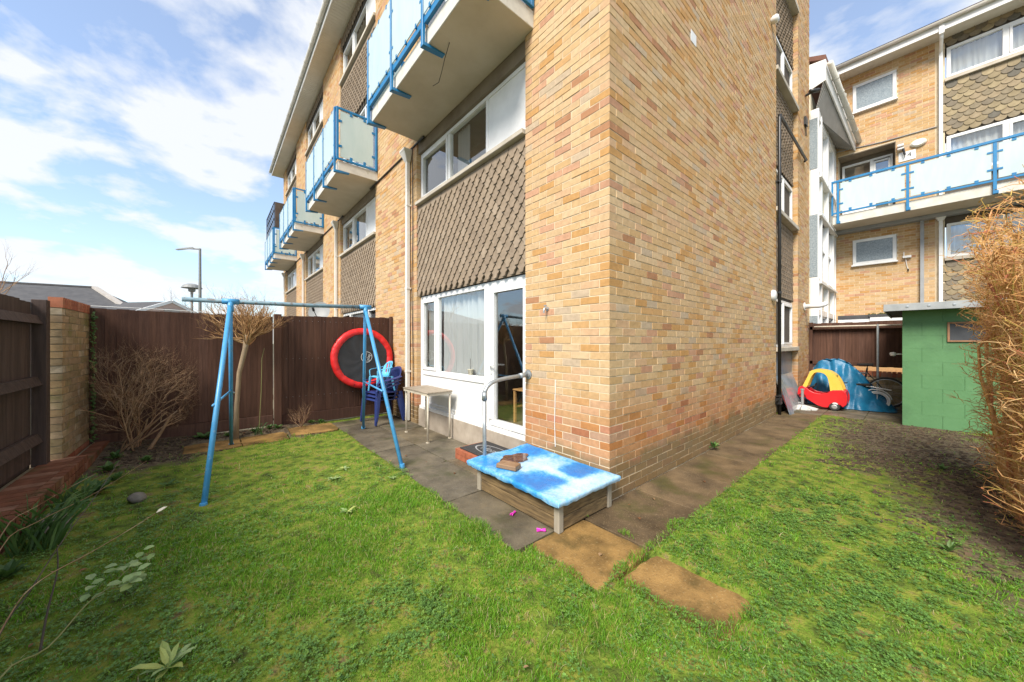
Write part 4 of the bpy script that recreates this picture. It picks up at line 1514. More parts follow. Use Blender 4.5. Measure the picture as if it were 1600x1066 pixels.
sg = thing('number_sign', 'white house number sign on the rear wall just above the blue rail', 'sign', (XR, -1.66, 6.72))
MB().box(XR - .015, XR, -1.82, -1.50, 6.60, 6.86).build('plate', 'white_metal', sg)
Mx = Matrix(((0, 0, -1, XR - .017), (-1, 0, 0, -1.66), (0, 1, 0, 6.745), (0, 0, 0, 1)))
text_mesh('14', .17, 'number', 'black_plastic', Mx, sg, (XR, -1.66, 6.72))

# ------------------------------------------------------------------ glazed stair link
LK = thing('stair_tower', 'white framed glazed stair link between the two brick blocks with a deep soffit', 'stair tower', (10.6, -.15, 0))
WLK = GY(-.15)
MB().box(9.13, XR - .01, -.02, .5, -.05, 8.0).build('wall', 'cream_panel', LK)
cols_ = [9.2, 10.35, 11.45, 12.15]
for x, wd_ in ((9.13, .05), (9.55, .13), (10.60, .13), (11.68, .13)):
    MB().box(x, x + wd_, -.19, -.02, -.05, 7.5).build('mullion', 'upvc', LK, bevel=.006)
for z0, z1 in ((5.95, 7.26), (3.14, 4.76), (.9, 2.13)):
    MB().box(9.120, 9.128, -.165, -.005, z0, z1).build('side_pane', 'obscure_glass', LK)
MB().box(12.10, 12.19, -.185, -.02, -.05, 7.5).build('mullion', 'upvc', LK)
bands = [(7.28, 7.5), (5.78, 5.93), (4.78, 4.95), (3.02, 3.12), (2.15, 2.3)]
for a, b in bands:
    MB().box(9.185, 12.18, -.175, -.02, a, b).build('transom', 'upvc', LK)
for a in (5.78, 4.78, 3.02):
    MB().box(9.19, 12.095, -.235, -.02, a - .05, a - .001).build('sill', 'white_paint', LK)
for (a, b) in ((9.18, 9.55), (9.68, 10.60), (10.73, 11.68), (11.81, 12.10)):
    for (z0, z1, sp) in ((5.93, 7.28, None), (3.12, 4.78, 3.95), (.9, 2.15, None)):
        o = MB()
        o.box(a + .02, a + .06, -.13, -.05, z0, z1).box(b - .06, b - .02, -.13, -.05, z0, z1).box(a + .06, b - .06, -.13, -.05, z0, z0 + .05).box(a + .06, b - .06, -.13, -.05, z1 - .05, z1)
        if sp:
            o.box(a + .06, b - .06, -.132, -.05, sp, sp + .05)
        fr = o.build('window', 'upvc', LK)
        MB().add([(a + .05, -.09, z0), (b - .05, -.09, z0), (b - .05, -.09, z1), (a + .05, -.09, z1)], [(0, 1, 2, 3)]).build('pane', 'glass', fr, fix=False)
        MB().add([(a, -.028, z0), (b, -.028, z0), (b, -.028, z1), (a, -.028, z1)], [(0, 1, 2, 3)]).build('curtain', 'room', fr, fix=False)
    for (z0, z1) in ((4.95, 5.72), (2.3, 2.96)):
        MB().box(a, b, -.10, -.021, z0, z1).build('spandrel_panel', 'cream_panel', LK)
# soffit, fascia and gutter of the link (skewed outwards towards the rear block)
A, B_ = Vector((9.14, -.29, 8.18)), Vector((12.18, -.59, 7.34))
Ai, Bi = Vector((9.14, -.10, 7.35)), Vector((12.18, -.10, 7.60))
mat('soffit_shaded', [(.20, .19, .175), (.27, .26, .24)], scale=3, rough=.7, blotch=[((.12, .11, .10), 2.4, .6, .5)])  # darker copy of the soffit material, the shade is put into its colour
so_ = MB().hexa([A, B_, Bi, Ai], [A + Vector((0, 0, .03)), B_ + Vector((0, 0, .03)), Bi + Vector((0, 0, .03)), Ai + Vector((0, 0, .03))]).build('soffit', 'soffit_shaded', LK)
gb = MB()
for k in range(1, 12):
    gb.bar(Ai.lerp(A, k / 12) - Vector((0, 0, .004)), Bi.lerp(B_, k / 12) - Vector((0, 0, .004)), .006, .006)
gb.build('soffit_joint', 'gutter', LK)
up = Vector((0, 0, 1))
out = Vector((0, -.03, 0))
MB().hexa([A - up * .03, B_ - up * .03, B_ - up * .03 + out, A - up * .03 + out], [A + up * .5, B_ + up * .32, B_ + up * .32 + out, A + up * .5 + out]).build('fascia', 'upvc', LK)
mb = MB()
mb.tube([A + up * .36 + out * 3.6, B_ + up * .22 + out * 3.6], .065, 10)
for k in range(1, 6):
    p = (A + up * .36 + out * 3.6).lerp(B_ + up * .22 + out * 3.6, k / 6)
    mb.tube([p - Vector((.02, 0, 0)), p + Vector((.02, 0, 0))], .074, 10)
mb.build('gutter', 'gutter', LK, smooth=True)
MB().hexa([(9.135, -.32, 8.15), (9.165, -.32, 8.15), (9.165, .3, 7.95), (9.135, .3, 7.95)], [(9.135, -.32, 8.68), (9.165, -.32, 8.68), (9.165, .3, 8.75), (9.135, .3, 8.75)]).build('bargeboard', 'upvc', LK)
MB().hexa([A + up * .5 + out, B_ + up * .32 + out, (12.18, .6, 8.3), (9.13, .6, 9.05)], [A + up * .62 + out, B_ + up * .44 + out, (12.18, .6, 8.42), (9.13, .6, 9.17)]).build('roof', 'brown_tile', LK)

# low flat-roofed outhouse behind the rear fence
OH = thing('outhouse', 'low flat roofed brick outhouse with white fascia behind the rear fence', 'outhouse', (11.5, -1.5, 0))
MB().box(11.0, XR - .01, -3.4, -.5, -.05, 2.05).build('wall', 'brick', OH)
MB().box(10.95, 10.995, -3.4, -1.0, 2.02, 2.14).box(10.99, 11.03, -1.0, -.35, 1.98, 2.10).build('fascia', 'upvc', OH)
MB().box(10.93, XR - .01, -3.4, -.98, 2.142, 2.20).box(10.97, XR - .01, -.98, -.35, 2.102, 2.2).build('roof', 'roof_slate', OH)
mb = MB()
for k in range(120):
    x, y = random.uniform(10.95, 11.5), random.uniform(-2.2, -1.0)
    mb.hexa([(x, y, 2.2), (x + .05, y, 2.2), (x + .05, y + .05, 2.2), (x, y + .05, 2.2)], [(x + .01, y + .01, 2.2 + random.uniform(.02, .06)), (x + .04, y + .01, 2.23), (x + .04, y + .04, 2.24), (x + .01, y + .04, 2.22)])
tag(mb.build('roof_moss', 'moss', OH), kind='stuff')

# ------------------------------------------------------------------ fences
def boards(parent, pts, z0f, z1f, nrm, m, wd=.1, ov=.012):
    """vertical feather-edge boards along a horizontal segment; pts=(a,b) 2D, nrm: outward 2D normal towards the viewer"""
    a, b = Vector(pts[0]), Vector(pts[1])
    Ls = (b - a).length
    d = (b - a) / Ls
    n = int(round(Ls / wd))
    st = Ls / n
    nn = Vector(nrm)
    for i in range(n):
        s0, s1 = i * st, (i + 1) * st + ov
        s1 = min(s1, Ls)
        za, zb = z0f(i / n) + random.uniform(-.006, .006), z1f(i / n) + random.uniform(-.007, .007)
        p0, p1 = a + d * s0, a + d * s1
        t0, t1 = .020 + random.uniform(-.002, .002), .007
        vs0 = [p0, p1, p1 + nn * t1, p0 + nn * t0]
        o = MB().hexa([(v.x, v.y, za) for v in vs0], [(v.x, v.y, zb) for v in vs0]).build('board', m, parent, origin=((p0.x + p1.x) / 2, (p0.y + p1.y) / 2, za))


F1 = thing('garden_fence', 'dark brown close-boarded fence across the end of the garden behind the swing frame', 'fence', (-1.9, 5.03, 0))
boards(F1, ((-3.88, 5.05), (-1.98, 5.05)), lambda t: .26, lambda t: 1.875 - .02 * t, (0, -1), 'fence_wood')
boards(F1, ((-1.86, 5.05), (-.06, 5.05)), lambda t: .24, lambda t: 1.88 + .05 * t, (0, -1), 'fence_wood', wd=.095)
for x, h_ in ((-1.92, 1.90), (-3.93, 1.88)):
    MB().box(x - .05, x + .05, 4.96, 5.06, -.05, h_).build('post', 'fence_wood', F1, bevel=.004)
MB().box(-1.975, -1.955, 5.0, 5.04, .2, 1.86).build('post_packer', 'post_wood', F1)
MB().box(-.06, -.012, 4.98, 5.06, -.05, 1.95).build('post', 'fence_wood', F1, bevel=.003)
MB().box(-3.87, -1.98, 5.02, 5.06, .09, .255).build('gravel_board', 'fence_wood', F1, bevel=.003)
MB().box(-1.86, -.06, 5.015, 5.06, .05, .235).build('gravel_board', 'fence_wood', F1, bevel=.003)
for a, b in ((-3.87, -2.95), (-2.945, -1.98)):
    MB().box(a, b, 4.99, 5.06, -.05, .085).build('concrete_base', 'fence_concrete', F1, bevel=.004)
MB().box(-3.9, -.06, 5.062, 5.09, .16, .34).box(-3.9, -1.98, 5.055, 5.09, 1.70, 1.78).box(-1.86, -.06, 5.055, 5.09, 1.70, 1.78).box(-3.9, -.06, 5.055, 5.09, .5, .58).build('rail', 'fence_wood', F1)  # lowest bar is added backing that keeps light from showing under the boards
nl = MB()
for z in (.52, 1.16, 1.8):
    for k in range(18):
        nl.box(-1.80 + k * .095, -1.794 + k * .095, 5.026, 5.034, z, z + .006)
nl.build('nail', 'galv', F1)
tag(MB().tube([(-3.9, 4.99, 1.90), (-3.2, 5.0, 1.895), (-2.6, 5.0, 1.875), (-1.95, 4.99, 1.90)], .004, 5).build('wire', 'white_metal', origin=(-3, 5, 1.89)), 'thin pale wire strung along the top of the garden fence', 'wire')

F2 = thing('side_fence', 'near black brown boundary fence with horizontal rails on the left beside the brick wall', 'fence', (-4.05, 3.0, .2))
boards(F2, ((-4.08, 3.80), (-4.08, -1.2)), lambda t: .25, lambda t: 1.83 + .02 * math.sin(t * 9), (1, 0), 'fence_grey', wd=.125)
MB().box(-4.06, -3.965, 3.80, 3.90, .1, 1.86).build('post', 'fence_grey', F2, bevel=.004)
MB().box(-4.06, -3.965, 1.0, 1.1, .1, 1.86).build('post', 'fence_grey', F2, bevel=.004)
MB().box(-4.11, -4.082, -1.2, 3.86, .05, .34).build('gravel_board', 'fence_grey', F2)  # added behind the boards to shut out a line of light below
for z in (.50, 1.06, 1.66):
    MB().hexa([(-4.058, -1.2, z - .04), (-3.985, -1.2, z - .04), (-3.985, 3.80, z - .04), (-4.058, 3.80, z - .04)], [(-4.058, -1.2, z + .045), (-4.02, -1.2, z + .045), (-4.02, 3.80, z + .045), (-4.058, 3.80, z + .045)]).build('rail', 'fence_grey', F2, bevel=.003)

# brick wall end with soldier-course cap
BW = thing('garden_wall', 'weathered cream brick wall end with a red brick cap beside the side fence', 'wall', (-3.95, 4.5, 0))
wcore = MB().box(-3.985, -3.905, 3.958, 5.02, -.05, 1.88).build('mortar_core', 'old_mortar', BW)


def brick_obj(parent, b, m, name='brick'):
    c = Vector(((b[0] + b[1]) / 2, (b[2] + b[3]) / 2, (b[4] + b[5]) / 2))
    hx, hy, hz = (b[1] - b[0]) / 2, (b[3] - b[2]) / 2, (b[5] - b[4]) / 2
    key = (m, round(hx, 3), round(hy, 3), round(hz, 3))
    if key in unit:
        o = unit[key].copy()
        col.objects.link(o)
        o.parent = parent
        o.location = c - wloc(parent)
    else:
        rj = lambda: random.uniform(-.002, .002)
        mb = MB().add([(c.x + x + rj(), c.y + y + rj(), c.z + z + rj()) for z in (-hz, hz) for y in (-hy, hy) for x in (-hx, hx)],
                      [(0, 2, 3, 1), (4, 5, 7, 6), (0, 1, 5, 4), (2, 6, 7, 3), (0, 4, 6, 2), (1, 3, 7, 5)])
        o = mb.build(name, m, parent, origin=c)
        unit[key] = o
    return o


for k in range(24):
    z0 = .0 + k * .075
    v = 3.95 - (.1125 if k % 2 else 0)
    while v < 5.0:
        a, b = max(v, 3.95), min(v + .215, 5.02)
        if b - a > .04:
            dx = random.uniform(-.003, .004)
            brick_obj(wcore, (-3.99, -3.9 + dx, a, b, z0, z0 + .065), 'red_brick' if k < 3 else 'old_brick')
        v += .225
for k in range(14):
    y = 3.95 + k * .0755
    brick_obj(wcore, (-3.993, -3.895, y, y + .066, 1.80, 1.905), 'red_brick')
# low red brick edging in front of the side fence
LW = thing('brick_edging', 'low red brick edging wall along the foot of the side fence', 'edging', (-3.85, 2.5, 0))
lcore = MB().box(-4.06, -3.80, -.5, 3.93, -.05, .222).box(-3.89, -3.745, 3.93, 5.0, -.05, .16).build('mortar_core', 'old_mortar', LW)
y = .3
while y < 3.9:
    brick_obj(lcore, (-4.02, -3.805, y, y + .1025, .17, .235), 'dull_brick')
    for zz_ in (.02, .095, .17):
        brick_obj(lcore, (-3.80, -3.738, y, y + .1025, zz_, zz_ + .065), 'dull_brick')
    y += .1125
y = 3.94
while y < 4.95:
    brick_obj(lcore, (-3.86, -3.738, y, y + .0655, .07, .175), 'dull_brick')
    y += .076

F3 = thing('rear_fence', 'tall dark brown fence on a low brick wall behind the toy car', 'fence', (9.1, -1.2, 0))
boards(F3, ((9.12, .0), (9.12, -3.2)), lambda t: .86, lambda t: 1.93, (-1, 0), 'fence_wood', wd=.115)
for z in (.88, 1.76):
    MB().box(9.02, 9.098, -3.2, -.02, z, z + .085).build('rail', 'fence_wood', F3, bevel=.003)
MB().box(9.02, 9.10, -.08, -.005, .7, 1.95).build('post', 'fence_wood', F3)
W3 = thing('low_brick_wall', 'low mossy brick wall under the rear fence with an upright brick top course', 'wall', (9.1, -1.5, 0))
c3 = MB().box(9.02, 9.2, -3.2, -.01, -.05, .72).build('mortar_core', 'old_mortar', W3)
y = -.08
while y > -2.2:
    brick_obj(c3, (9.0, 9.2, y - .066, y, .64, .76), 'red_brick')
    y -= .077
l3 = []
for k in range(8):
    z0 = .0 + k * .078
    y = -.02 - (.11 if k % 2 else 0)
    while y > -2.2:
        l3.append((9.004, 9.1, y - .215, y, z0, z0 + .066, random.random()))
        y -= .225
boxes_np('brickwork', l3, 'old_brick', W3, kind='stuff')

CL = thing('clothes_line_frame', 'pale metal clothes line rail on a grey upright post in front of the rear fence', 'clothes line', (8.95, -1.22, 0))
MB().tube([(8.95, -1.24, .0), (8.95, -1.24, 1.86)], .022, 10).build('post', 'galv', CL)
MB().tube([(8.95, -.12, 1.835), (8.95, -2.4, 1.83)], .016, 8).build('rail', 'cream_metal', CL)

# ------------------------------------------------------------------ swing frame
SW = thing('swing_frame', 'faded blue metal swing frame without seats standing on the lawn', 'swing frame', (-1.8, 3.2, 0))
aL, aR = Vector((-2.57, 3.22, 1.875)), Vector((-1.13, 3.14, 1.90))
legs = [(aL, (-2.78, 2.215, .0), .023), (aL, (-2.53, 4.34, .0), .021), (aR, (-.825, 4.19, 0), .021), (aR, (-1.08, 2.02, 0), .023)]
for a, b, r in legs:
    b = Vector(b)
    MB().tube([b, b.lerp(a, .5), a], r, 12).build('leg', 'swing_blue', SW, smooth=True)
    MB().lathe((b.x, b.y, .0), [(0, .004), (.03, .004), (.032, .02), (.026, .05), (.0, .05)], 12).build('foot', 'swing_blue', SW)
MB().tube([(-2.965, 3.24, 1.895), (-1.8, 3.18, 1.905), (-1.11, 3.14, 1.925)], .024, 12).build('beam', 'swing_beam', SW, smooth=True)
for c, dx in ((aL, .0), (aR, .0)):
    MB().tube([c + Vector((-.075, .003, .022)), c + Vector((.075, -.004, .024))], .032, 12).tube([c + Vector((0, -.03, -.09)), c + Vector((0, 0, .03))], .03, 10).build('bracket', 'swing_blue', SW, smooth=True)
for i, j in ((0, 1), (3, 2)):
    p = Vector(legs[i][1]).lerp(legs[i][0], .44)
    q = Vector(legs[j][1]).lerp(legs[j][0], .44)
    MB().tube([p + Vector((-.03, -.02, 0)), q + Vector((.0, .03, 0))], .012, 8).build('brace', 'swing_blue', SW, smooth=True)
MB().tube([Vector(legs[1][1]).lerp(aL, f) + Vector((.028, -.01, 0)) for f in (.42, .43)], .01, 6).build('bolt', 'galv', SW)

# ------------------------------------------------------------------ trampoline disc on the fence
TR = thing('trampoline', 'round black trampoline with a padded red rim hung against the garden fence', 'trampoline', (-.60, 4.93, 1.15))
c0 = Vector((-.60, 4.91, 1.145))
Rr = .555
mb = MB()
n = 96
prof = []
for i in range(n):
    t = 2 * PI * i / n
    wob = .003 * math.sin(t * 41) + .0025 * math.sin(t * 23 + 1) + .003 * math.sin(t * 7)
    rr = [(Rr - .12, .0), (Rr - .105, -.026 + wob), (Rr - .06, -.036 + wob * 1.4), (Rr - .012, -.028 + wob), (Rr + .005, .0), (Rr - .02, .03), (Rr - .1, .03)]
    for (r, d) in rr:
        r2 = r + wob * .6
        mb.v.append((c0.x + r2 * math.cos(t), c0.y + d + .035 * (r2 * math.sin(t) / Rr), c0.z + r2 * math.sin(t)))
q = 7
for i in range(n):
    for j in range(q):
        a, b = i * q + j, ((i + 1) % n) * q + j
        a2, b2 = i * q + (j + 1) % q, ((i + 1) % n) * q + (j + 1) % q
        mb.f.append((a, b, b2, a2))
        mb.m.append(0)
mb.build('rim_pad', 'red_pvc', TR, smooth=True)
mb = MB()
rings = 8
for r in range(rings + 1):
    for i in range(n):
        t = 2 * PI * i / n
        rad = (Rr - .10) * r / rings
        x, z = rad * math.cos(t), rad * math.sin(t)
        sag = .012 * math.sin(3 * x + 2) * math.cos(4 * z) + .006 * math.sin(9 * t + r)* r / rings
        mb.v.append((c0.x + x, c0.y - .012 + .035 * z / Rr + sag, c0.z + z))
for r in range(rings):
    for i in range(n):
        mb.f.append((r * n + i, r * n + (i + 1) % n, (r + 1) * n + (i + 1) % n, (r + 1) * n + i))
        mb.m.append(0)
mb.build('mat', 'black_mesh', TR, smooth=True, fix=False)
lc_ = c0 + Vector((.05, -.035, .02))
mb = MB()
for i in range(40):
    t0, t1 = 2 * PI * i / 40, 2 * PI * (i + 1) / 40
    mb.add([(lc_.x + r * math.cos(t), lc_.y + y, lc_.z + r * math.sin(t)) for t in (t0, t1) for r in (.092, .101) for y in (0, .002)], [(0, 2, 6, 4), (1, 5, 7, 3), (0, 4, 5, 1), (2, 3, 7, 6)])
lg = mb.build('logo', 'logo_white', TR)
ca, sa = math.cos(R(78)), math.sin(R(78))
for txt, off in (('plum', .032), ('play', -.035)):
    # rotated lettering (the disc hangs turned)
    Mx = Matrix(((ca, -sa, 0, lc_.x - off * sa * -1 * -1), (0, 0, -1, lc_.y - .001), (sa, ca, 0, lc_.z + off * ca), (0, 0, 0, 1)))
    text_mesh(txt, .078, 'lettering', 'logo_white', Mx, lg, c0)
MB().box(c0.x - .01, c0.x + .03, c0.y - .08, c0.y - .05, c0.z + Rr - .10, c0.z + Rr - .08).build('tag', 'logo_white', TR)
for t in (R(150), R(70), R(250)):
    p = c0 + Vector((Rr * math.cos(t), -.05, Rr * math.sin(t)))
    MB().tube([p, p + Vector((.03 * math.cos(t + 1), -.02, .05)), p + Vector((.0, .06, .09))], .006, 5).build('tie', 'black_plastic', TR)

# ------------------------------------------------------------------ stacked garden chairs (facing -X, backs to the wall)
def plastic_chair(label, loc, m, yaw, sc_=1.0, slots=False, legcut=0.0, group=None):
    T_ = thing('plastic_chair', label, 'chair', loc, group)
    T_.rotation_euler = (0, 0, yaw)
    O = Vector(loc)

    def P(x, y, z):
        return (O.x + x * sc_, O.y + y * sc_, O.z + z * sc_)
    # local: front towards -x
    mb = MB()
    nu, nv = 8, 8
    for j in range(nv + 1):
        for i in range(nu + 1):
            u, v = -1 + 2 * i / nu, j / nv
            x = -.22 + .42 * v
            y = u * (.23 - .02 * v)
            z = .43 - .025 * v - .018 * (1 - u * u) * math.sin(PI * v) - (.03 if v == 0 else 0)
            mb.v.append(P(x, y, z))
    for j in range(nv):
        for i in range(nu):
            a = j * (nu + 1) + i
            mb.f.append((a, a + 1, a + nu + 2, a + nu + 1))
            mb.m.append(0)
    o = mb.build('seat', m, T_, smooth=True, fix=False)
    o.modifiers.new('s', 'SOLIDIFY').thickness = .012
    # back: curved band
    mb = MB()
    nu, nv = 24, 8
    keep = []
    for j in range(nv + 1):
        v = j / nv
        for i in range(nu + 1):
            u = -1 + 2 * i / nu
            ang = u * R(62)
            topz = .86 - .17 * abs(u) ** 2.5
            z = .41 + (topz - .41) * v
            rad = .25 + .02 * v
            x = .20 + .10 * v - (1 - math.cos(ang)) * rad * .9
            y = math.sin(ang) * rad
            mb.v.append(P(x, y, z))
    for j in range(nv):
        for i in range(nu):
            if slots and 2 <= j <= 6 and i % 4 in (1, 2) and 3 < i < 21:
                continue
            a = j * (nu + 1) + i
            mb.f.append((a, a + 1, a + nu + 2, a + nu + 1))
            mb.m.append(0)
    o = mb.build('backrest', m, T_, smooth=True, fix=False)
    o.modifiers.new('s', 'SOLIDIFY').thickness = .010
    for sg in (-1, 1):
        mb = MB()
        pts = [(.20, .235, .70), (.05, .262, .67), (-.12, .27, .645), (-.22, .262, .63), (-.26, .25, .60), (-.255, .245, .5), (-.24, .24, .42)]
        for a, b in zip(pts[:-1], pts[1:]):
            mb.bar(P(a[0], sg * a[1], a[2]), P(b[0], sg * b[1], b[2]), .052 * sc_, .014 * sc_, up=(0, sg * .3, 1))
        mb.build('arm', m, T_, bevel=.004)
        for (x0, y0, x1, y1) in ((-.235, .235, -.28, .27), (.19, .2, .27, .245)):
            zt, zb = .43, legcut
            mb = MB()
            a, b = Vector(P(x0, sg * y0, zt)), Vector(P(x0 + (x1 - x0) * (zt - zb) / zt, sg * (y0 + (y1 - y0) * (zt - zb) / zt), zb))
            mb.hexa([a + Vector(q) * sc_ for q in ((-.035, -.03, 0), (.035, -.03, 0), (.035, .03, 0), (-.035, .03, 0))],
                    [b + Vector(q) * sc_ for q in ((-.018, -.018, 0), (.018, -.018, 0), (.018, .018, 0), (-.018, .018, 0))])
            mb.build('leg', m, T_, bevel=.005)
    return T_


cpos = (-.38, 4.50)
for k, nm in enumerate(('lowest', 'middle', 'highest')):
    plastic_chair('dark blue plastic garden chair, %s of the three stacked under the light blue one' % nm, (cpos[0] + .012 * k, cpos[1], .0 + .062 * k), 'navy_plastic', R(8), legcut=.012, group='stacked garden chairs')
plastic_chair("small light blue child's plastic chair with a slotted back on top of the stack", (cpos[0] - .02, cpos[1] + .0, .56), 'sky_plastic', R(6), .62, True, group='stacked garden chairs')

# ------------------------------------------------------------------ table under the window
TB = thing('garden_table', 'low garden table with a weathered slatted top and pale metal legs under the window', 'table', (-.21, 3.13, 0))
nb = 5
for k in range(nb):
    x0 = -.42 + k * .084
    MB().box(x0, x0 + .081, 2.71, 3.54, .700 + random.uniform(-.001, .002), .722).build('slat', 'grey_wood', TB, origin=(x0, 3.1, .7), bevel=.004)
MB().box(-.415, -.006, 2.73, 2.75, .665, .699).box(-.415, -.006, 3.50, 3.52, .665, .699).box(-.412, -.398, 2.75, 3.50, .668, .699).build('apron', 'cream_metal', TB)
for (x, y) in ((-.395, 2.74), (-.37, 3.52), (-.03, 2.75), (-.03, 3.52)):
    lg_ = MB().tube([(x, y, .0), (x, y, .69)], .014, 10).build('leg', 'cream_metal', TB, smooth=True)
    MB().lathe((x, y, 0), [(0, .012), (.024, .012), (.026, .0)], 12).build('foot', 'cream_metal', lg_)

# ------------------------------------------------------------------ handrail
HR = thing('handrail', 'galvanised tube handrail from the pier to the ground beside the door step', 'handrail', (-.62, 1.06, 0))
MB().tube([(-.015, 1.06, 1.075), (-.33, 1.06, 1.055), (-.46, 1.06, 1.04), (-.53, 1.06, 1.02), (-.585, 1.06, .985), (-.61, 1.06, .945), (-.618, 1.06, .91)], .021, 12).build('rail', 'galv', HR, smooth=True)
MB().tube([(-.62, 1.06, .0), (-.62, 1.06, .88)], .020, 12).build('post', 'galv', HR, smooth=True)
MB().lathe((-.003, 1.06, 1.076), [(.0, -.03), (.03, -.03), (.034, -.012), (.052, -.010), (.052, .002)], 16, 'x').build('flange', 'galv', HR)
MB().tube([(-.14, 1.06, 1.068), (-.05, 1.06, 1.074)], .029, 12).tube([(-.62, 1.06, .85), (-.618, 1.06, .93)], .028, 12).build('coupling', 'galv', HR, smooth=True)

# ------------------------------------------------------------------ door step and mat
ST = thing('door_step', 'low red brick door step in front of the glazed door', 'step', (-.22, 1.48, 0))
sc_core = MB().box(-.43, .02, 1.03, 1.925, .0, .118).build('mortar_core', 'old_mortar', ST)
y = 1.03
while y < 1.9:
    brick_obj(sc_core, (-.44, -.335, y, min(y + .215, 1.93), .005, .062), 'red_brick')
    brick_obj(sc_core, (-.44, -.335, y, min(y + .215, 1.93), .068, .125), 'red_brick')
    y += .224
for x in (-.325, -.21, -.10):
    brick_obj(sc_core, (x, x + .10, 1.83, 1.932, .005, .062), 'red_brick')
    brick_obj(sc_core, (x, x + .10, 1.83, 1.932, .068, .125), 'red_brick')
DM = thing('door_mat', 'black door mat with pale lettering lying on the brick step', 'mat', (-.18, 1.48, .125))
MB().box(-.40, .02, 1.06, 1.88, .126, .140).build('mat_body', 'step_top', DM, bevel=.003)
ov = MB()
for i in range(36):
    t0, t1 = 2 * PI * i / 36, 2 * PI * (i + 1) / 36
    ov.add([(-.19 + r * .125 * math.sin(t), 1.50 + r * .30 * math.cos(t), .1412) for t in (t0, t1) for r in (.9, 1.0)], [(0, 1, 3, 2)])
ov.build('border', 'mat_grey', DM, fix=False)
text_mesh('Home', .15, 'lettering', 'mat_grey', Matrix(((0, 1, 0, -.19), (-1, 0, 0, 1.50), (0, 0, 1, .1415), (0, 0, 0, 1))), DM, (-.18, 1.48, .125), .0005)

# ------------------------------------------------------------------ sandbox with cover
SB = thing('sandbox', 'low wooden plank sandbox under a faded blue and white cover by the corner', 'sandbox', (-.40, .48, 0))
X0, X1, Y0, Y1 = -.755, -.06, -.065, 1.0
for (x, y) in ((X0, Y0), (X1 - .055, Y0), (X0, Y1 - .055), (X1 - .055, Y1 - .055)):
    MB().box(x, x + .055, y, y + .055, .0, .225).build('post', 'post_wood', SB, bevel=.007, seg=2)
for k, (z0, z1) in enumerate(((.012, .108), (.113, .205))):
    MB().box(X0 + .010, X0 + .032, Y0 + .057, Y1 - .057, z0, z1).build('plank', 'box_wood', SB, bevel=.005)
    MB().box(X1 - .032, X1 - .010, Y0 + .057, Y1 - .057, z0, z1).build('plank', 'box_wood', SB, bevel=.005)
    MB().box(X0 + .057, X1 - .057, Y0 + .010, Y0 + .032, z0, z1).build('plank', 'box_wood', SB, bevel=.005)
    MB().box(X0 + .057, X1 - .057, Y1 - .032, Y1 - .010, z0, z1).build('plank', 'box_wood', SB, bevel=.005)
MB().box(X0 + .03, X1 - .03, Y0 + .03, Y1 - .03, .0, .12).build('sand', 'post_wood', SB)


def cover_z(u, v):
    x, y = u, v
    z = .272 + .012 * v + .006 * math.sin(9 * u + 2) * math.sin(5 * v)
    z -= .022 * math.exp(-(((u - .55) / .28) ** 2 + ((v - .80) / .16) ** 2))
    z += .005 * (fbm(u * 9, v * 9, 3) - .5) + .012 * abs(fbm(u * 5 + v * 2, v * 6 - u, 44) - .5) + .007 * abs(fbm(u * 13, v * 9 + u * 5, 45) - .5)
    return float(z)


mb = MB()
nu, nv = 36, 52
cx0, cx1, cy0, cy1 = X0 - .055, X1 + .045, Y0 - .045, Y1 + .075
g_ = []
for j in range(-3, nv + 4):
    for i in range(-3, nu + 4):
        ci, cj = min(max(i, 0), nu), min(max(j, 0), nv)
        x = cx0 + (cx1 - cx0) * ci / nu
        y = cy0 + (cy1 - cy0) * cj / nv
        u, v = ci / nu, cj / nv
        z = cover_z(u, v) + .004 * (fbm(x * 14, y * 14, 8) - .5)
        ex = max(0, -i, i - nu)
        ey = max(0, -j, j - nv)
        e = max(ex, ey)
        if e:
            fl_ = .007 * (fbm(x * 23, y * 23, 4) - .5)
            dxy = (.009, .010, .002)[e - 1]
            if ex:
                x += (-1 if i < 0 else 1) * (dxy + fl_)
            if ey:
                y += (-1 if j < 0 else 1) * (dxy + fl_)
            z -= (.006, .024, .046 + .014 * (fbm(x * 12, y * 12, 6) - .5) * 2)[e - 1]
        mb.v.append((x, y, z))
Wn = nu + 7
for j in range(nv + 6):
    for i in range(nu + 6):
        a = j * Wn + i
        mb.f.append((a, a + 1, a + Wn + 1, a + Wn))
        mb.m.append(0)
cvo = mb.build('cover', 'cover_blue', SB, smooth=True, fix=False)
at_ = cvo.data.attributes.new('fade', 'FLOAT', 'POINT')
fv = []
for (x, y, z) in mb.v:
    u, v = (x - cx0) / (cx1 - cx0), (y - cy0) / (cy1 - cy0)

    def blob(uc, vc, su, sv, p=4):
        return math.exp(-(abs((u - uc) / su) ** p + abs((v - vc) / sv) ** p))
    f = .43 + .38 * blob(.52, .52, .30, .20, 3) + .40 * blob(.5, .06, .5, .10, 3) - .50 * blob(.24, .33, .24, .16, 6) - .50 * blob(.78, .26, .22, .13, 6) + .3 * blob(.5, .30, .07, .2, 3) - .42 * blob(.86, .84, .16, .13, 3) - .25 * blob(.12, .82, .12, .2)
    f += .35 * (float(fbm(x * 14, y * 14, 12)) - .5) + .25 * (float(fbm(x * 40, y * 40, 13)) - .5)
    fv.append(f)
at_.data.foreach_set('value', np.array(fv, np.float32))
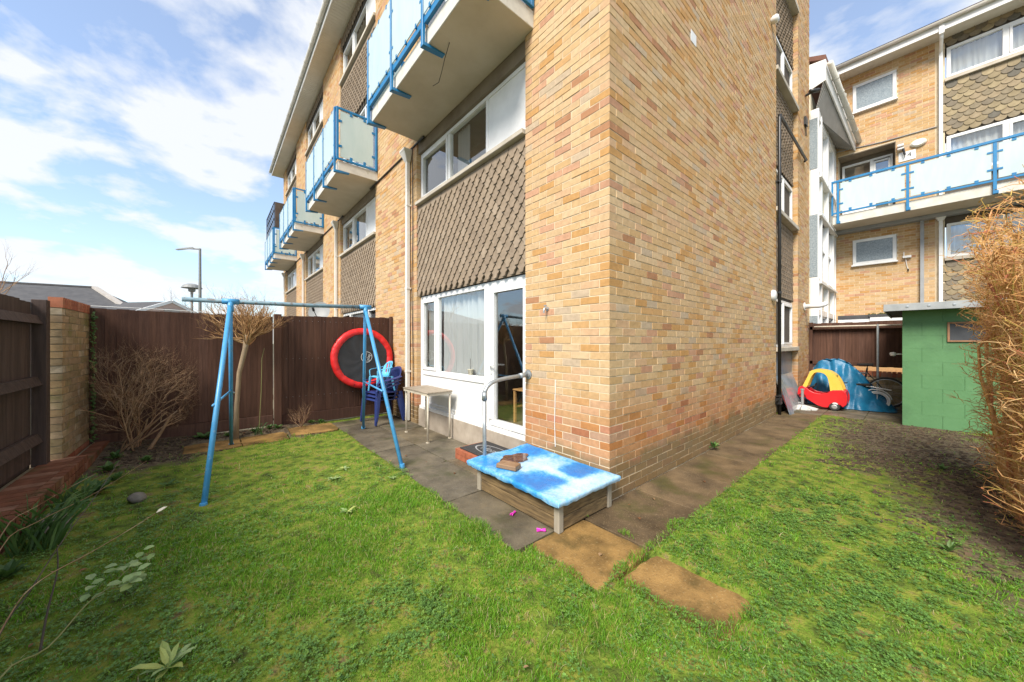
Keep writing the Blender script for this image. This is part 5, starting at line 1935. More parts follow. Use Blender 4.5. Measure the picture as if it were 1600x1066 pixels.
# puddle of brown leaf water lying in the sag at the back
PD = MB()
pc_ = (-.47, .80)
pp = []
for i in range(40):
    t = 2 * PI * i / 40
    r = 1 + .22 * math.sin(2 * t + .6) + .12 * math.sin(5 * t) + .06 * math.sin(9 * t + 1)
    pp.append((pc_[0] + .185 * r * math.cos(t), pc_[1] + .135 * r * math.sin(t)))
zf = cover_z((pc_[0] - cx0) / (cx1 - cx0), (pc_[1] - cy0) / (cy1 - cy0))
zs = max(cover_z((x - cx0) / (cx1 - cx0), (y - cy0) / (cy1 - cy0)) for x, y in pp) + .003
zs = min(zs, zf + .014)
PD.hexa([(x, y, zf - .02) for x, y in pp], [(x, y, zs) for x, y in pp])
tag(PD.build('puddle', 'puddle', origin=(pc_[0], pc_[1], zs)), 'brown puddle of leafy rain water on the blue sandbox cover', 'puddle')
lm = MB()
for k in range(30):
    x, y = pc_[0] + random.uniform(-.12, .12), pc_[1] + random.uniform(-.10, .10)
    t = random.uniform(0, 6.28)
    s = random.uniform(.006, .014)
    lm.add([(x + s * math.cos(t), y + s * math.sin(t), zs + .002), (x - s * .4 * math.sin(t), y + s * .4 * math.cos(t), zs + .003), (x - s * math.cos(t), y - s * math.sin(t), zs + .002), (x + s * .4 * math.sin(t), y - s * .4 * math.cos(t), zs + .003)], [(0, 1, 2, 3)])
tag(lm.build('leaf_debris', 'leaf_dry', origin=(pc_[0], pc_[1], zs), fix=False), 'sodden brown leaf bits floating in the puddle on the sandbox cover', 'leaves', kind='stuff')
ca, sa = math.cos(R(20)), math.sin(R(20))
bc = Vector((-.65, .64, 0))
zb = cover_z((bc.x - cx0) / (cx1 - cx0), (bc.y - cy0) / (cy1 - cy0)) + .006
rot = lambda x, y: (bc.x + x * ca - y * sa, bc.y + x * sa + y * ca)
mb = MB().hexa([(*rot(x, y), zb) for x, y in ((-.06, -.105), (.06, -.1), (.058, .1), (-.062, .105))], [(*rot(x, y), zb + .042) for x, y in ((-.058, -.1), (.057, -.096), (.055, .098), (-.06, .1))])
tag(mb.build('paving_block', 'stone_brown', origin=(bc.x, bc.y, zb), bevel=.008, seg=2), 'wet brown paving block weighing down the blue sandbox cover', 'block')
# pink pegs
for (x, y, a, lab) in ((-.815, .39, .35, 'bright pink clothes peg lying flat on the slab along the long side of the sandbox'), (-.82, .055, 2.4, 'bright pink clothes peg spread open at the sandbox corner post')):
    pg = thing('clothes_peg', lab, 'peg', (x, y, .004), 'pink clothes pegs')
    d = Vector((math.cos(a), math.sin(a), 0))
    nrm = Vector((-d.y, d.x, 0))
    for s in (-1, 1):
        p0 = Vector((x, y, .012)) - d * .033 + nrm * .010 * s
        p1 = Vector((x, y, .012)) + d * .004 + nrm * .004 * s
        p2 = Vector((x, y, .012)) + d * .036 + nrm * (.016 if lab.endswith('post') else .006) * s
        MB().bar(p0, p1, .009, .013).bar(p1, p2, .009, .013).build('jaw', 'pink', pg, bevel=.002)
    MB().tube([Vector((x, y, .006)), Vector((x, y, .022))], .006, 8).build('spring', 'steel', pg)

# ------------------------------------------------------------------ green block shed
SH = thing('garden_shed', 'green painted block shed with a flat grey edged roof behind the clipped hedge', 'shed', (6.32, -2.9, 0))
score = MB().box(6.327, 8.6, -4.2, -1.668, -.05, 1.97).build('wall', 'shed_green', SH)
first = {}
for k in range(9):
    z0 = k * .222
    y = -1.66 + (.22 if k % 2 else 0)
    while y > -4.2:
        a, b = max(y - .437, -4.2), min(y, -1.66)
        if b - a > .05:
            key = round(b - a, 3)
            c = Vector((6.345, (a + b) / 2, z0 + .11))
            if key in first:
                o = first[key].copy()
                col.objects.link(o)
                o.location = c - wloc(score) + Vector((random.uniform(-.0012, .0012), 0, 0))
            else:
                first[key] = MB().box(6.32, 6.37, a + .0003, b - .0003, z0 + .0003, z0 + .2216).build('block', 'shed_green', score, origin=c, bevel=.0012)
        y -= .44
MB().box(6.02, 8.8, -4.3, -1.47, 1.985, 2.06).build('roof', 'roof_slate', SH)
tr = MB().box(6.0, 6.018, -4.3, -1.45, 1.97, 2.085).box(6.0, 8.8, -1.468, -1.45, 1.97, 2.0855)
tr.build('roof_trim', 'shed_roof', SH, bevel=.003)
for y in (-1.72, -1.95, -2.2, -2.5):
    MB().lathe((5.999, y, 2.03), [(0, -.008), (.018, -.006), (.02, 0)], 10, 'x').build('screw', 'galv', SH)
CB = thing('chalkboard', 'small wood framed chalkboard hung on the green shed wall', 'chalkboard', (6.31, -2.33, 1.6))
MB().box(6.305, 6.316, -2.52, -2.165, 1.47, 1.74).build('board', 'chalk', CB)
mb = MB().box(6.295, 6.318, -2.17, -2.145, 1.445, 1.765).box(6.295, 6.318, -2.545, -2.52, 1.445, 1.765).box(6.296, 6.318, -2.52, -2.17, 1.74, 1.765).box(6.296, 6.318, -2.52, -2.17, 1.445, 1.47)
mb.build('frame', 'chalk_frame', CB, bevel=.003)
tag(MB().tube([(6.9, -1.66, 1.22), (6.9, -1.56, 1.22)], .012, 8).lathe((6.9, -1.54, 1.22), [(0, .05), (.03, .04), (.042, .0), (.03, -.03), (0, -.035)], 14, 'y').build('door_knob', 'white_metal', SH, smooth=True), None)

# ------------------------------------------------------------------ toy car
TC = thing('toy_car', 'red and yellow plastic ride-in toy car with an arched roof beside the blue tarpaulin', 'toy car', (7.35, -.50, 0))


def zy(zx, zy_):
    return (-.09 - (zx - 230) / 590 * .81, .09 + (690 - zy_) / 560)


body = [(232, 580), (240, 510), (258, 486), (300, 470), (345, 492), (385, 522), (440, 545), (520, 552), (590, 540), (625, 512), (660, 498), (770, 488), (800, 510), (818, 560), (820, 610), (806, 660), (770, 690), (740, 668), (680, 655), (625, 672), (600, 712), (540, 712), (470, 692), (400, 655), (345, 625), (330, 585), (285, 565), (250, 590)]
pts = [zy(*p) for p in body]
Xc = (7.15, 7.57)
mb = MB()
n = len(pts)
secs = [(Xc[0] + .03, .94), (Xc[0], 1.0), (Xc[1], 1.0), (Xc[1] + .03, .94)]
cyv = sum(p[0] for p in pts) / n
czv = sum(p[1] for p in pts) / n
# hollow tub: two sides, floor and end caps
for (xa, xb) in ((Xc[0], Xc[0] + .05), (Xc[1] - .05, Xc[1])):
    mb.hexa([(xa, y, z) for y, z in pts], [(xb, y, z) for y, z in pts])
mb.build('body_side', 'toy_red', TC, bevel=.012, seg=2)
yy0, yy1 = -.12, -.88
mb = MB().hexa([(Xc[0] + .05, -.11, .22), (Xc[1] - .05, -.11, .22), (Xc[1] - .05, -.28, .22), (Xc[0] + .05, -.28, .22)], [(Xc[0] + .05, -.11, .41), (Xc[1] - .05, -.11, .41), (Xc[1] - .05, -.24, .45), (Xc[0] + .05, -.24, .45)])
mb.build('bonnet', 'toy_red', TC, bevel=.02, seg=2)
MB().box(Xc[0] + .05, Xc[1] - .05, -.88, -.66, .14, .43).build('seat', 'toy_red', TC, bevel=.025, seg=2)
roof_out = [(285, 500), (330, 410), (372, 330), (390, 285), (430, 268), (480, 262), (560, 268), (630, 285), (690, 325), (735, 385), (765, 450), (778, 495)]
roof_in = [(352, 478), (375, 420), (405, 350), (440, 305), (470, 296), (520, 298), (560, 310), (590, 340), (608, 390), (620, 450), (628, 510)]


def strip(x0, x1, po, pi_, nm):
    n = 24

    def samp(P, t):
        f = t * (len(P) - 1)
        i = min(int(f), len(P) - 2)
        a, b = P[i], P[i + 1]
        return zy(a[0] + (b[0] - a[0]) * (f - i), a[1] + (b[1] - a[1]) * (f - i))
    m_ = MB()
    for k in range(n):
        a, b, c, d = samp(po, k / n), samp(po, (k + 1) / n), samp(pi_, (k + 1) / n), samp(pi_, k / n)
        m_.hexa([(x0, *a), (x0, *b), (x0, *c), (x0, *d)], [(x1, *a), (x1, *b), (x1, *c), (x1, *d)])
    return m_.build(nm, 'toy_yellow', TC, smooth=False)


strip(Xc[0] + .01, Xc[0] + .06, roof_out, roof_in, 'roof_frame')
strip(Xc[1] - .06, Xc[1] - .01, roof_out, roof_in, 'roof_frame')
m_ = MB()
q = [zy(*p) for p in roof_out[3:9]]
for a, b in zip(q[:-1], q[1:]):
    m_.hexa([(Xc[0] + .06, a[0], a[1] - .001), (Xc[1] - .06, a[0], a[1] - .001), (Xc[1] - .06, b[0], b[1] - .001), (Xc[0] + .06, b[0], b[1] - .001)],
            [(Xc[0] + .06, a[0], a[1] - .03), (Xc[1] - .06, a[0], a[1] - .03), (Xc[1] - .06, b[0], b[1] - .03), (Xc[0] + .06, b[0], b[1] - .03)])
m_.build('roof', 'toy_yellow', TC)
for (zx, zz_, r) in ((675, 720, .088), (262, 655, .075)):
    wy, wz = zy(zx, zz_)
    wz = r
    for xx, sg in ((Xc[0] - .005, -1), (Xc[1] - .05, 1)):
        wh = MB().lathe((xx, wy, wz), [(r * .55, -.002), (r * .9, 0), (r, .015), (r, .05), (r * .9, .062), (r * .5, .062)], 24, 'x').build('wheel', 'rubber', TC, smooth=False)
        MB().lathe((xx - .004 if sg < 0 else xx + .06, wy, wz), [(0, 0), (r * .36, .0), (r * .56, .006)], 16, 'x').build('hub', 'steel', wh)
lo = zy(682, 607)
MB().lathe((Xc[0] - .002, lo[0], lo[1]), [(0, -.004), (.040, -.004), (.046, .001)], 20, 'x').build('badge', 'white_metal', TC).scale = (1, 1, .62)
mb = MB()
sw = zy(410, 470)
for k in range(14):
    t0, t1 = 2 * PI * k / 14, 2 * PI * (k + 1) / 14
    f = lambda t: (7.36 + .075 * math.cos(t), sw[0] - .03 * math.sin(t) - .02, sw[1] + .06 * math.sin(t))
    mb.tube([f(t0), f(t1)], .010, 6)
mb.tube([(7.36, sw[0] - .02, sw[1]), (7.36, -.2, .4)], .012, 6)
mb.build('steering_wheel', 'black_plastic', TC)

# ------------------------------------------------------------------ parasol base
PB = thing('parasol_base', 'pale slab parasol base with an upright steel tube in front of the toy car', 'parasol base', (6.98, -.21, 0))
for k in range(8):
    a0, a1 = 2 * PI * k / 8 + .05, 2 * PI * (k + 1) / 8 - .05
    p = [(6.98 + r * math.cos(a), -.21 + r * math.sin(a)) for r, a in ((.04, a0), (.25, a0), (.27, (a0 + a1) / 2), (.25, a1), (.04, a1))]
    zt = [.085, .026, .024, .026, .085]
    MB().hexa([(x, y, .003) for x, y in p], [(x, y, z) for (x, y), z in zip(p, zt)]).build('plate', 'stand_plate', PB, bevel=.003)
MB().tube([(6.98, -.21, .02), (6.98, -.21, .42)], .026, 14).lathe((6.98, -.21, .40), [(.026, 0), (.036, .004), (.036, .03), (.028, .034)], 14).build('tube', 'steel', PB, smooth=False)

# leaning sheets in the recess corner
tag(MB().hexa([(6.05, -.16, .0), (7.6, -.16, .0), (7.6, -.152, .0), (6.05, -.152, .0)], [(6.05, .085, .74), (7.6, .085, .74), (7.6, .093, .74), (6.05, .093, .74)]).build('plastic_sheet', 'sheet_clear', origin=(6.8, -.16, 0)), 'grey translucent plastic sheet leaning in the recess under the low gable window', 'sheet')
tag(MB().hexa([(5.92, -.20, .0), (6.16, -.22, .0), (6.16, -.208, .0), (5.92, -.188, .0)], [(5.92, -.03, .68), (6.16, -.03, .68), (6.16, -.018, .68), (5.92, -.018, .68)]).build('plastic_sheet', 'sheet_grey', origin=(6.0, -.2, 0)), 'narrow grey board leaning against the plastic sheet beside the black pipe', 'board')

# ------------------------------------------------------------------ bicycles and tarpaulin
def ringtube(c, r, tr, n=32, axis='x', m=None):
    mb = MB()
    pts = []
    k0 = len(mb.v)
    for i in range(n):
        t = 2 * PI * i / n
        for j in range(6):
            s = 2 * PI * j / 6
            rr = r + tr * math.cos(s)
            mb.v.append((c[0] + tr * math.sin(s), c[1] + rr * math.cos(t), c[2] + rr * math.sin(t)))
    for i in range(n):
        for j in range(6):
            a, b = i * 6 + j, ((i + 1) % n) * 6 + j
            a2, b2 = i * 6 + (j + 1) % 6, ((i + 1) % n) * 6 + (j + 1) % 6
            mb.f.append((a, b, b2, a2))
            mb.m.append(0)
    return mb


def bicycle(label, x, yr, yf, r, m_rim, m_frame, tyre_m, saddle_z, basket=False):
    B = thing('bicycle', label, 'bicycle', (x, (yr + yf) / 2, 0))
    for y in (yr, yf):
        wh = ringtube((x, y, r + .004), r - .02, .02).build('wheel', tyre_m, B, smooth=True)
        ringtube((x, y, r + .004), r - .05, .010).build('rim', m_rim, wh, smooth=True)
        sp = MB()
        for k in range(18):
            t = 2 * PI * k / 18
            sp.tube([(x + (.015 if k % 2 else -.015), y, r + .004), (x, y + (r - .05) * math.cos(t), r + .004 + (r - .05) * math.sin(t))], .0014, 3, cap=False)
        sp.build('spoke', 'steel', wh)
    d = (yf - yr)
    bb_ = (x, yr + .42 * d, r * .85)
    st_ = (x, yr + .33 * d, saddle_z - .06)
    hd = (x, yr + .86 * d, saddle_z - .08)
    ft = (x, yr + .90 * d, saddle_z - .25)
    mb = MB().tube([bb_, st_], .016, 8).tube([ft, bb_], .018, 8).tube([hd, ft], .018, 8).tube([(x, yr, r), bb_], .011, 6).tube([(x, yr, r), (st_[0], st_[1], st_[2] - .1)], .010, 6).tube([ft, (x, yf, r)], .013, 6).tube([(st_[0], st_[1], st_[2] - .12), (hd[0], hd[1], hd[2] - .06)], .016, 8)
    mb.build('frame', m_frame, B, smooth=False)
    MB().hexa([(x - .015, st_[1] + .17, saddle_z), (x + .015, st_[1] + .17, saddle_z), (x + .075, st_[1] - .10, saddle_z), (x - .075, st_[1] - .10, saddle_z)], [(x - .012, st_[1] + .16, saddle_z + .035), (x + .012, st_[1] + .16, saddle_z + .035), (x + .06, st_[1] - .09, saddle_z + .05), (x - .06, st_[1] - .09, saddle_z + .05)]).tube([(x, st_[1], saddle_z - .1), (x, st_[1], saddle_z)], .012, 6).build('saddle', 'black_plastic', B, bevel=.01)
    MB().tube([(x - .26, hd[1] - .06, hd[2] + .14), (x - .12, hd[1] + .02, hd[2] + .12), (x, hd[1] + .02, hd[2] + .08), (x + .12, hd[1] + .02, hd[2] + .12), (x + .26, hd[1] - .06, hd[2] + .14)], .012, 6).tube([hd, (x, hd[1] + .02, hd[2] + .08)], .013, 6).build('handlebar', 'black_plastic', B)
    if basket:
        MB().tube([(x - .05, st_[1] - .03, .50), (x - .05, yr - .2, .44)], .008, 6).tube([(x + .05, st_[1] - .03, .50), (x + .05, yr - .2, .44)], .008, 6).tube([(x - .05, yr - .2, .44), (x + .05, yr - .2, .44)], .008, 6).tube([(x - .05, yr, .47), (x - .02, yr, r)], .006, 5).build('rack', 'white_metal', B)
        MB().lathe((x, yr + .02, r), [(r + .03, -.03), (r + .045, -.02), (r + .045, .02), (r + .03, .03)], 22, 'x', a0=R(-20), a1=R(170)).build('mudguard', 'white_metal', B)
    return B


bicycle('black tyred bicycle partly covered by the blue tarpaulin beside the shed', 8.45, -1.40, -.50, .335, 'steel', 'black_plastic', 'rubber', .92)
bicycle("small child's bicycle with white wheels and rack poking out from under the tarpaulin", 7.98, -1.28, -.70, .20, 'white_metal', 'white_metal', 'white_metal', .5, True)
TP = MB()
nu, nv = 60, 44


def tarp_top(s):
    # ridge height along Y (s 0..1 from the wall to the shed)
    P = [(0, .35), (.06, .62), (.16, .98), (.26, 1.08), (.40, 1.08), (.52, 1.0), (.64, .78), (.78, .50), (.90, .26), (1, .03)]
    for a, b in zip(P[:-1], P[1:]):
        if s <= b[0]:
            t = (s - a[0]) / (b[0] - a[0])
            return a[1] + (b[1] - a[1]) * t
    return .03


for j in range(nv + 1):
    for i in range(nu + 1):
        s, v = i / nu, j / nv
        y = -.05 - 1.50 * s
        h = tarp_top(s)
        a = (v - .5) * 2
        prof_ = 1 - abs(a) ** 1.25
        wid = .36 + .18 * min(1, h)
        x = 8.22 + a * wid - .12 * s
        fold = .05 * math.sin(9 * s + 4 * a + 2 * math.sin(5 * s)) * (1 - prof_ * .6) + .06 * (abs(float(fbm(s * 6 + a, a * 2.2 + 5, 21)) - .5) * 2 - .3) + .03 * (abs(math.sin(13 * s - 5 * a + 3 * math.sin(2 * a + s * 3))) - .6)
        z = max(.012 + .02 * abs(fold), h * prof_ + fold * .7 * min(1, prof_ * 4))
        TP.v.append((x - fold * 1.3 * (1 if a < 0 else -1), y + fold * .5, z))
for j in range(nv):
    for i in range(nu):
        a = j * (nu + 1) + i
        TP.f.append((a, a + 1, a + nu + 2, a + nu + 1))
        TP.m.append(0)
tag(TP.build('tarpaulin', 'tarp', origin=(8.2, -.7, 0), smooth=True, fix=False), 'crumpled bright blue tarpaulin draped over the bicycles behind the toy car', 'tarpaulin')

# ------------------------------------------------------------------ satellite dish behind the fence
SD = thing('satellite_dish', 'dark round satellite dish on a pole just behind the garden fence', 'satellite dish', (-.95, 6.72, 0))
axis = Vector((-.5, -.8, .35)).normalized()
e1 = axis.cross(Vector((0, 0, 1))).normalized()
e2 = e1.cross(axis)
c = Vector((-.95, 6.72, 2.10))
mb = MB()
for r in range(6):
    for i in range(28):
        t = 2 * PI * i / 28
        rad = .22 * r / 5
        mb.v.append(tuple(c + e1 * rad * math.cos(t) + e2 * rad * 1.05 * math.sin(t) + axis * (rad * rad * .9)))
for r in range(5):
    for i in range(28):
        mb.f.append((r * 28 + i, r * 28 + (i + 1) % 28, (r + 1) * 28 + (i + 1) % 28, (r + 1) * 28 + i))
        mb.m.append(0)
mb.build('reflector', 'lamp_grey', SD, smooth=True, fix=False)
MB().tube([c - axis * .02, c - axis * .12, (c.x, c.y + .12, 2.0), (c.x, c.y + .12, -.05)], .02, 8).build('pole', 'lamp_grey', SD)
MB().tube([c - e2 * .2, c + axis * .32 - e2 * .1], .009, 6).tube([c + axis * .30 - e2 * .11, c + axis * .37 - e2 * .07], .025, 8).build('feed_arm', 'black_plastic', SD)

# ------------------------------------------------------------------ beyond the garden: bungalow, lamps
BG = thing('bungalow', 'grey tiled hip roofed bungalow beyond the fence on the left', 'bungalow', (-14, 40, 0))
MB().box(-27, -7.9, 37.2, 45, -.05, 3.75).build('wall', 'pink_render', BG)
ridge_a, ridge_b = Vector((-25, 44.5, 5.9)), Vector((-9.9, 40.6, 5.75))
e = [Vector((-28, 36.2, 3.7)), Vector((-7.3, 35.2, 3.7)), Vector((-6.2, 45, 3.7)), Vector((-28, 47, 3.7))]
MB().add([e[0], e[1], ridge_b, ridge_a, e[2], e[3]], [(0, 1, 2, 3), (1, 4, 2), (4, 5, 3, 2), (0, 3, 5)]).build('roof', 'roof_slate', BG, fix=False)
MB().bar(e[1] + Vector((0, 0, .06)), ridge_b + Vector((0, 0, .06)), .34, .16).build('hip_ridge', 'ridge', BG)
MB().bar(ridge_a + Vector((0, 0, .05)), ridge_b + Vector((0, 0, .05)), .3, .12).build('ridge_tile', 'roof_slate', BG)
MB().bar(e[0], e[1], .1, .22).build('gutter', 'lamp_grey', BG)
for x in (-22, -17, -12):
    w_ = MB().box(x, x + 1.6, 37.12, 37.2, 1.1, 2.4).build('window', 'upvc', BG)
    MB().box(x + .1, x + 1.5, 37.10, 37.12, 1.2, 2.3).build('pane', 'obscure_glass', w_)
WG = thing('house_wing', 'small gabled house with a pinkish gable end right of the bungalow', 'house', (-5.5, 34, 0))
ra, rb_ = Vector((-9.2, 38.3, 4.42)), Vector((-5.05, 33.5, 4.42))
dv = (rb_ - ra).normalized()
sd = Vector((dv.y, -dv.x, 0))
wv = 2.2
E0, E1, E2, E3 = ra + sd * wv, rb_ + sd * wv, rb_ - sd * wv, ra - sd * wv
for v in (E0, E1, E2, E3):
    v.z = 3.45
MB().add([ra, rb_, E1, E0, E2, E3], [(0, 1, 2, 3), (1, 0, 5, 4)]).build('roof', 'roof_slate', WG, fix=False)
k = [v - dv * (.15 if i in (1, 2) else 0) for i, v in enumerate((E0, E1, E2, E3))]
MB().add([(E1.x, E1.y, -.05), (E2.x, E2.y, -.05), (E2.x, E2.y, 3.45), (rb_.x, rb_.y, 4.36), (E1.x, E1.y, 3.45)], [(0, 1, 2, 3, 4)]).build('wall', 'pink_render', WG, fix=False)
MB().bar(E1, rb_, .1, .2).bar(E2, rb_, .1, .2).build('bargeboard', 'upvc', WG)
MB().bar(rb_ - Vector((0, 0, .75)) - sd * .5 + dv * .03, rb_ - Vector((0, 0, .75)) + sd * .5 + dv * .03, .04, .4).build('gable_panel', 'ridge', WG)
SL = thing('street_lamp', 'tall grey street lamp with a horizontal arm above the garden fence', 'street lamp', (-3.33, 25.1, 0))
MB().tube([(-3.33, 25.1, -.05), (-3.33, 25.1, 3), (-3.33, 25.1, 6.85)], [.10, .085, .06], 10).build('pole', 'lamp_grey', SL)
MB().tube([(-3.33, 25.1, 6.82), (-3.85, 25.55, 6.86)], .045, 8).build('arm', 'lamp_grey', SL)
MB().hexa([(-3.6, 25.25, 6.82), (-3.75, 25.42, 6.82), (-4.42, 25.95, 6.78), (-4.30, 26.1, 6.78)][::1], [(-3.62, 25.27, 6.93), (-3.74, 25.41, 6.93), (-4.38, 25.98, 6.84), (-4.30, 26.07, 6.84)]).build('lantern', 'lamp_grey', SL)
S2 = thing('lamp_post', 'short lamp post with a dark mushroom shaped head behind the garden fence', 'lamp post', (-3.98, 33.6, 0))
MB().tube([(-3.98, 33.6, -.05), (-3.98, 33.6, 5.2)], .08, 8).build('pole', 'lamp_grey', S2)
MB().lathe((-3.98, 33.6, 5.2), [(.08, 0), (.2, .06), (.22, .25), (.62, .3), (.5, .5), (.25, .62), (0, .66)], 16).build('head', 'lamp_grey', S2)

# ------------------------------------------------------------------ branching plants
def grow(mb, p, d, ln, r, depth, spread=.5, kids=(2, 3), shrink=.7, wob=.18, upb=.1, sides=4, segs=3, rs_=None, tips=None):
    pts = [p.copy()]
    rad = [r]
    q = p.copy()
    dd = d.normalized()
    for k in range(segs):
        dd = (dd + Vector((random.uniform(-wob, wob), random.uniform(-wob, wob), random.uniform(-wob, wob) + upb * .3))).normalized()
        q = q + dd * ln / segs
        pts.append(q.copy())
        rad.append(r * (1 - .35 * (k + 1) / segs))
    mb.tube(pts, rad, sides if r > .004 else 3, cap=False)
    if tips is not None and depth == 0:
        tips.append((q.copy(), dd.copy()))
    if depth > 0:
        for k in range(random.randint(*kids)):
            f = random.uniform(.45, 1.0) if k else 1.0
            i = min(int(f * segs), segs)
            b = pts[i]
            ax = Vector((random.gauss(0, 1), random.gauss(0, 1), random.gauss(0, .6) + upb)).normalized()
            nd = (dd + ax * spread).normalized()
            grow(mb, b, nd, ln * shrink * random.uniform(.75, 1.15), rad[i] * .72, depth - 1, spread, kids, shrink, wob, upb, sides, segs, tips=tips)


def seeded(o):
    me = o.data
    a = me.attributes.new('seed', 'FLOAT', 'FACE')
    n = len(me.polygons)
    v = np.repeat(rs.rand(n // 12 + 1), 12)[:n].astype(np.float32)
    a.data.foreach_set('value', v)
    return o


def leafquad(mb, p, d, up, ln, wd, m=0, fold=.15):
    d, up = d.normalized(), up.normalized()
    s = d.cross(up)
    if s.length < 1e-3:
        s = Vector((1, 0, 0))
    s.normalize()
    u = s.cross(d)
    a = [p, p + d * ln * .35 + s * wd / 2 + u * wd * fold, p + d * ln * .75 + s * wd * .38 + u * wd * fold * .6, p + d * ln - u * ln * .1, p + d * ln * .75 - s * wd * .38 + u * wd * fold * .6, p + d * ln * .35 - s * wd / 2 + u * wd * fold, p + d * ln * .5]
    mb.add(a, [(0, 1, 6), (1, 2, 6), (2, 3, 6), (3, 4, 6), (4, 5, 6), (5, 0, 6)], m)


# pollarded tree by the fence
PT = thing('pollarded_tree', 'small pale barked pollarded tree with a bare fan of twigs behind the swing leg', 'tree', (-2.40, 4.66, .05))
mb = MB()
tr_pts = [Vector((-2.47, 4.66, .0)), Vector((-2.46, 4.66, .5)), Vector((-2.43, 4.65, 1.0)), Vector((-2.36, 4.64, 1.35)), Vector((-2.34, 4.63, 1.55))]
mb.tube(tr_pts, [.038, .030, .030, .034, .042], 9)
mb.build('trunk', 'bark', PT, smooth=True)
mb = MB()
random.seed(21)
for k in range(34):
    t = random.uniform(0, 2 * PI)
    el = random.uniform(.0, 1.3)
    d = Vector((math.cos(t) * math.cos(el), math.sin(t) * math.cos(el) * .7, math.sin(el)))
    grow(mb, Vector((-2.345, 4.63, 1.50 + random.uniform(-.12, .08))), d, random.uniform(.24, .36), .012, 4, .6, (2, 3), .66, .24, .22, 4, 3)
seeded(mb.build('twigs', 'twig_tan', PT, fix=False))
st = MB()
st.tube([(-2.2, 4.62, .1), (-2.17, 4.64, .7), (-2.16, 4.66, 1.2), (-2.13, 4.66, 1.35)], .004, 5)
st.build('shoot', 'stem_green', PT)

# big bare shrub by the wall
BS = thing('bare_shrub', 'large tangled leafless shrub against the fence and the brick wall end', 'shrub', (-3.45, 4.55, .05))
mb = MB()
random.seed(5)
for k in range(11):
    bx, by = random.uniform(-3.62, -3.36), random.uniform(4.5, 4.72)
    lean = Vector((random.uniform(-.5, .55), random.uniform(-.35, .12), random.uniform(.8, 1.2)))
    grow(mb, Vector((bx, by, .03)), lean, random.uniform(.50, .66), random.uniform(.007, .013), 5, .72, (2, 4), .72, .28, .08, 4, 4)
for v in range(len(mb.v)):
    x, y, z = mb.v[v]
    y = min(y, 4.985 - .01 * random.random())
    x = x if x < -3.05 else -3.05 + .42 * (1 - math.exp(-(x + 3.05) / .55))
    mb.v[v] = (max(x, -3.87), y, max(z, .03) if z < 1.55 else 1.55 + (z - 1.55) * .5)
seeded(mb.build('twigs', 'twig_brown', BS, fix=False))
mb = MB()
mb.tube([(-3.36, 4.50, .03), (-3.22, 4.46, .30), (-3.13, 4.46, .5)], [.022, .017, .013], 7).tube([(-3.62, 4.55, .05), (-3.3, 4.3, .42), (-3.15, 4.2, .58)], [.012, .010, .007], 6)
mb.build('stem', 'twig_brown', BS)
# ivy on the wall end
IV = MB()
random.seed(3)
for k in range(210):
    z = random.uniform(.2, 1.86)
    p = Vector((-3.885 + random.uniform(-.0, .03), 4.93 + random.uniform(-.08, .06) * (1.3 - z * .4), z))
    leafquad(IV, p, Vector((random.uniform(.2, 1), random.uniform(-1, .4), random.uniform(-1, .3))), Vector((.7, -.5, .5)), random.uniform(.02, .045), random.uniform(.02, .035))
iv = IV.build('ivy', 'leaf_green', origin=(-3.88, 4.93, .1), fix=False)
seeded(iv)
tag(iv, 'strip of small leaved ivy climbing the inner edge of the brick wall end', 'ivy', kind='stuff')

# small dead shrub by the fence
DS = thing('dead_shrub', 'small dead twiggy shrub at the foot of the fence between the swing legs', 'shrub', (-1.62, 4.80, .02))
mb = MB()
random.seed(9)
for k in range(10):
    t = random.uniform(0, 2 * PI)
    grow(mb, Vector((-1.62, 4.80, .03)), Vector((math.cos(t) * .55, math.sin(t) * .2, 1)), random.uniform(.13, .2), .004, 3, .5, (2, 3), .75, .2, .2, 4, 3)
seeded(mb.build('twigs', 'twig_brown', DS, fix=False))

# clipped bare hedge on the right
HD = thing('bare_hedge', 'tall clipped leafless hedge of tan twigs along the right side of the lawn', 'hedge', (2.2, -2.6, 0))
random.seed(14)
mbs, mbt, lf = MB(), MB(), MB()
HX0, HX1, HY0, HY1 = .9, 3.75, -3.05, -2.22


def hedge_top(x):
    return 2.66 + .16 * math.sin(x * 3.1) + .05 * (x - 2)


def hedge_face(x, z):
    return HY1 + .09 * math.sin(x * 4 + z * 3) + .06 * math.sin(x * 9 - z * 5) - (.14 if z < .5 else 0) * (1 - z / .5) + .04 * math.sin(z * 6)


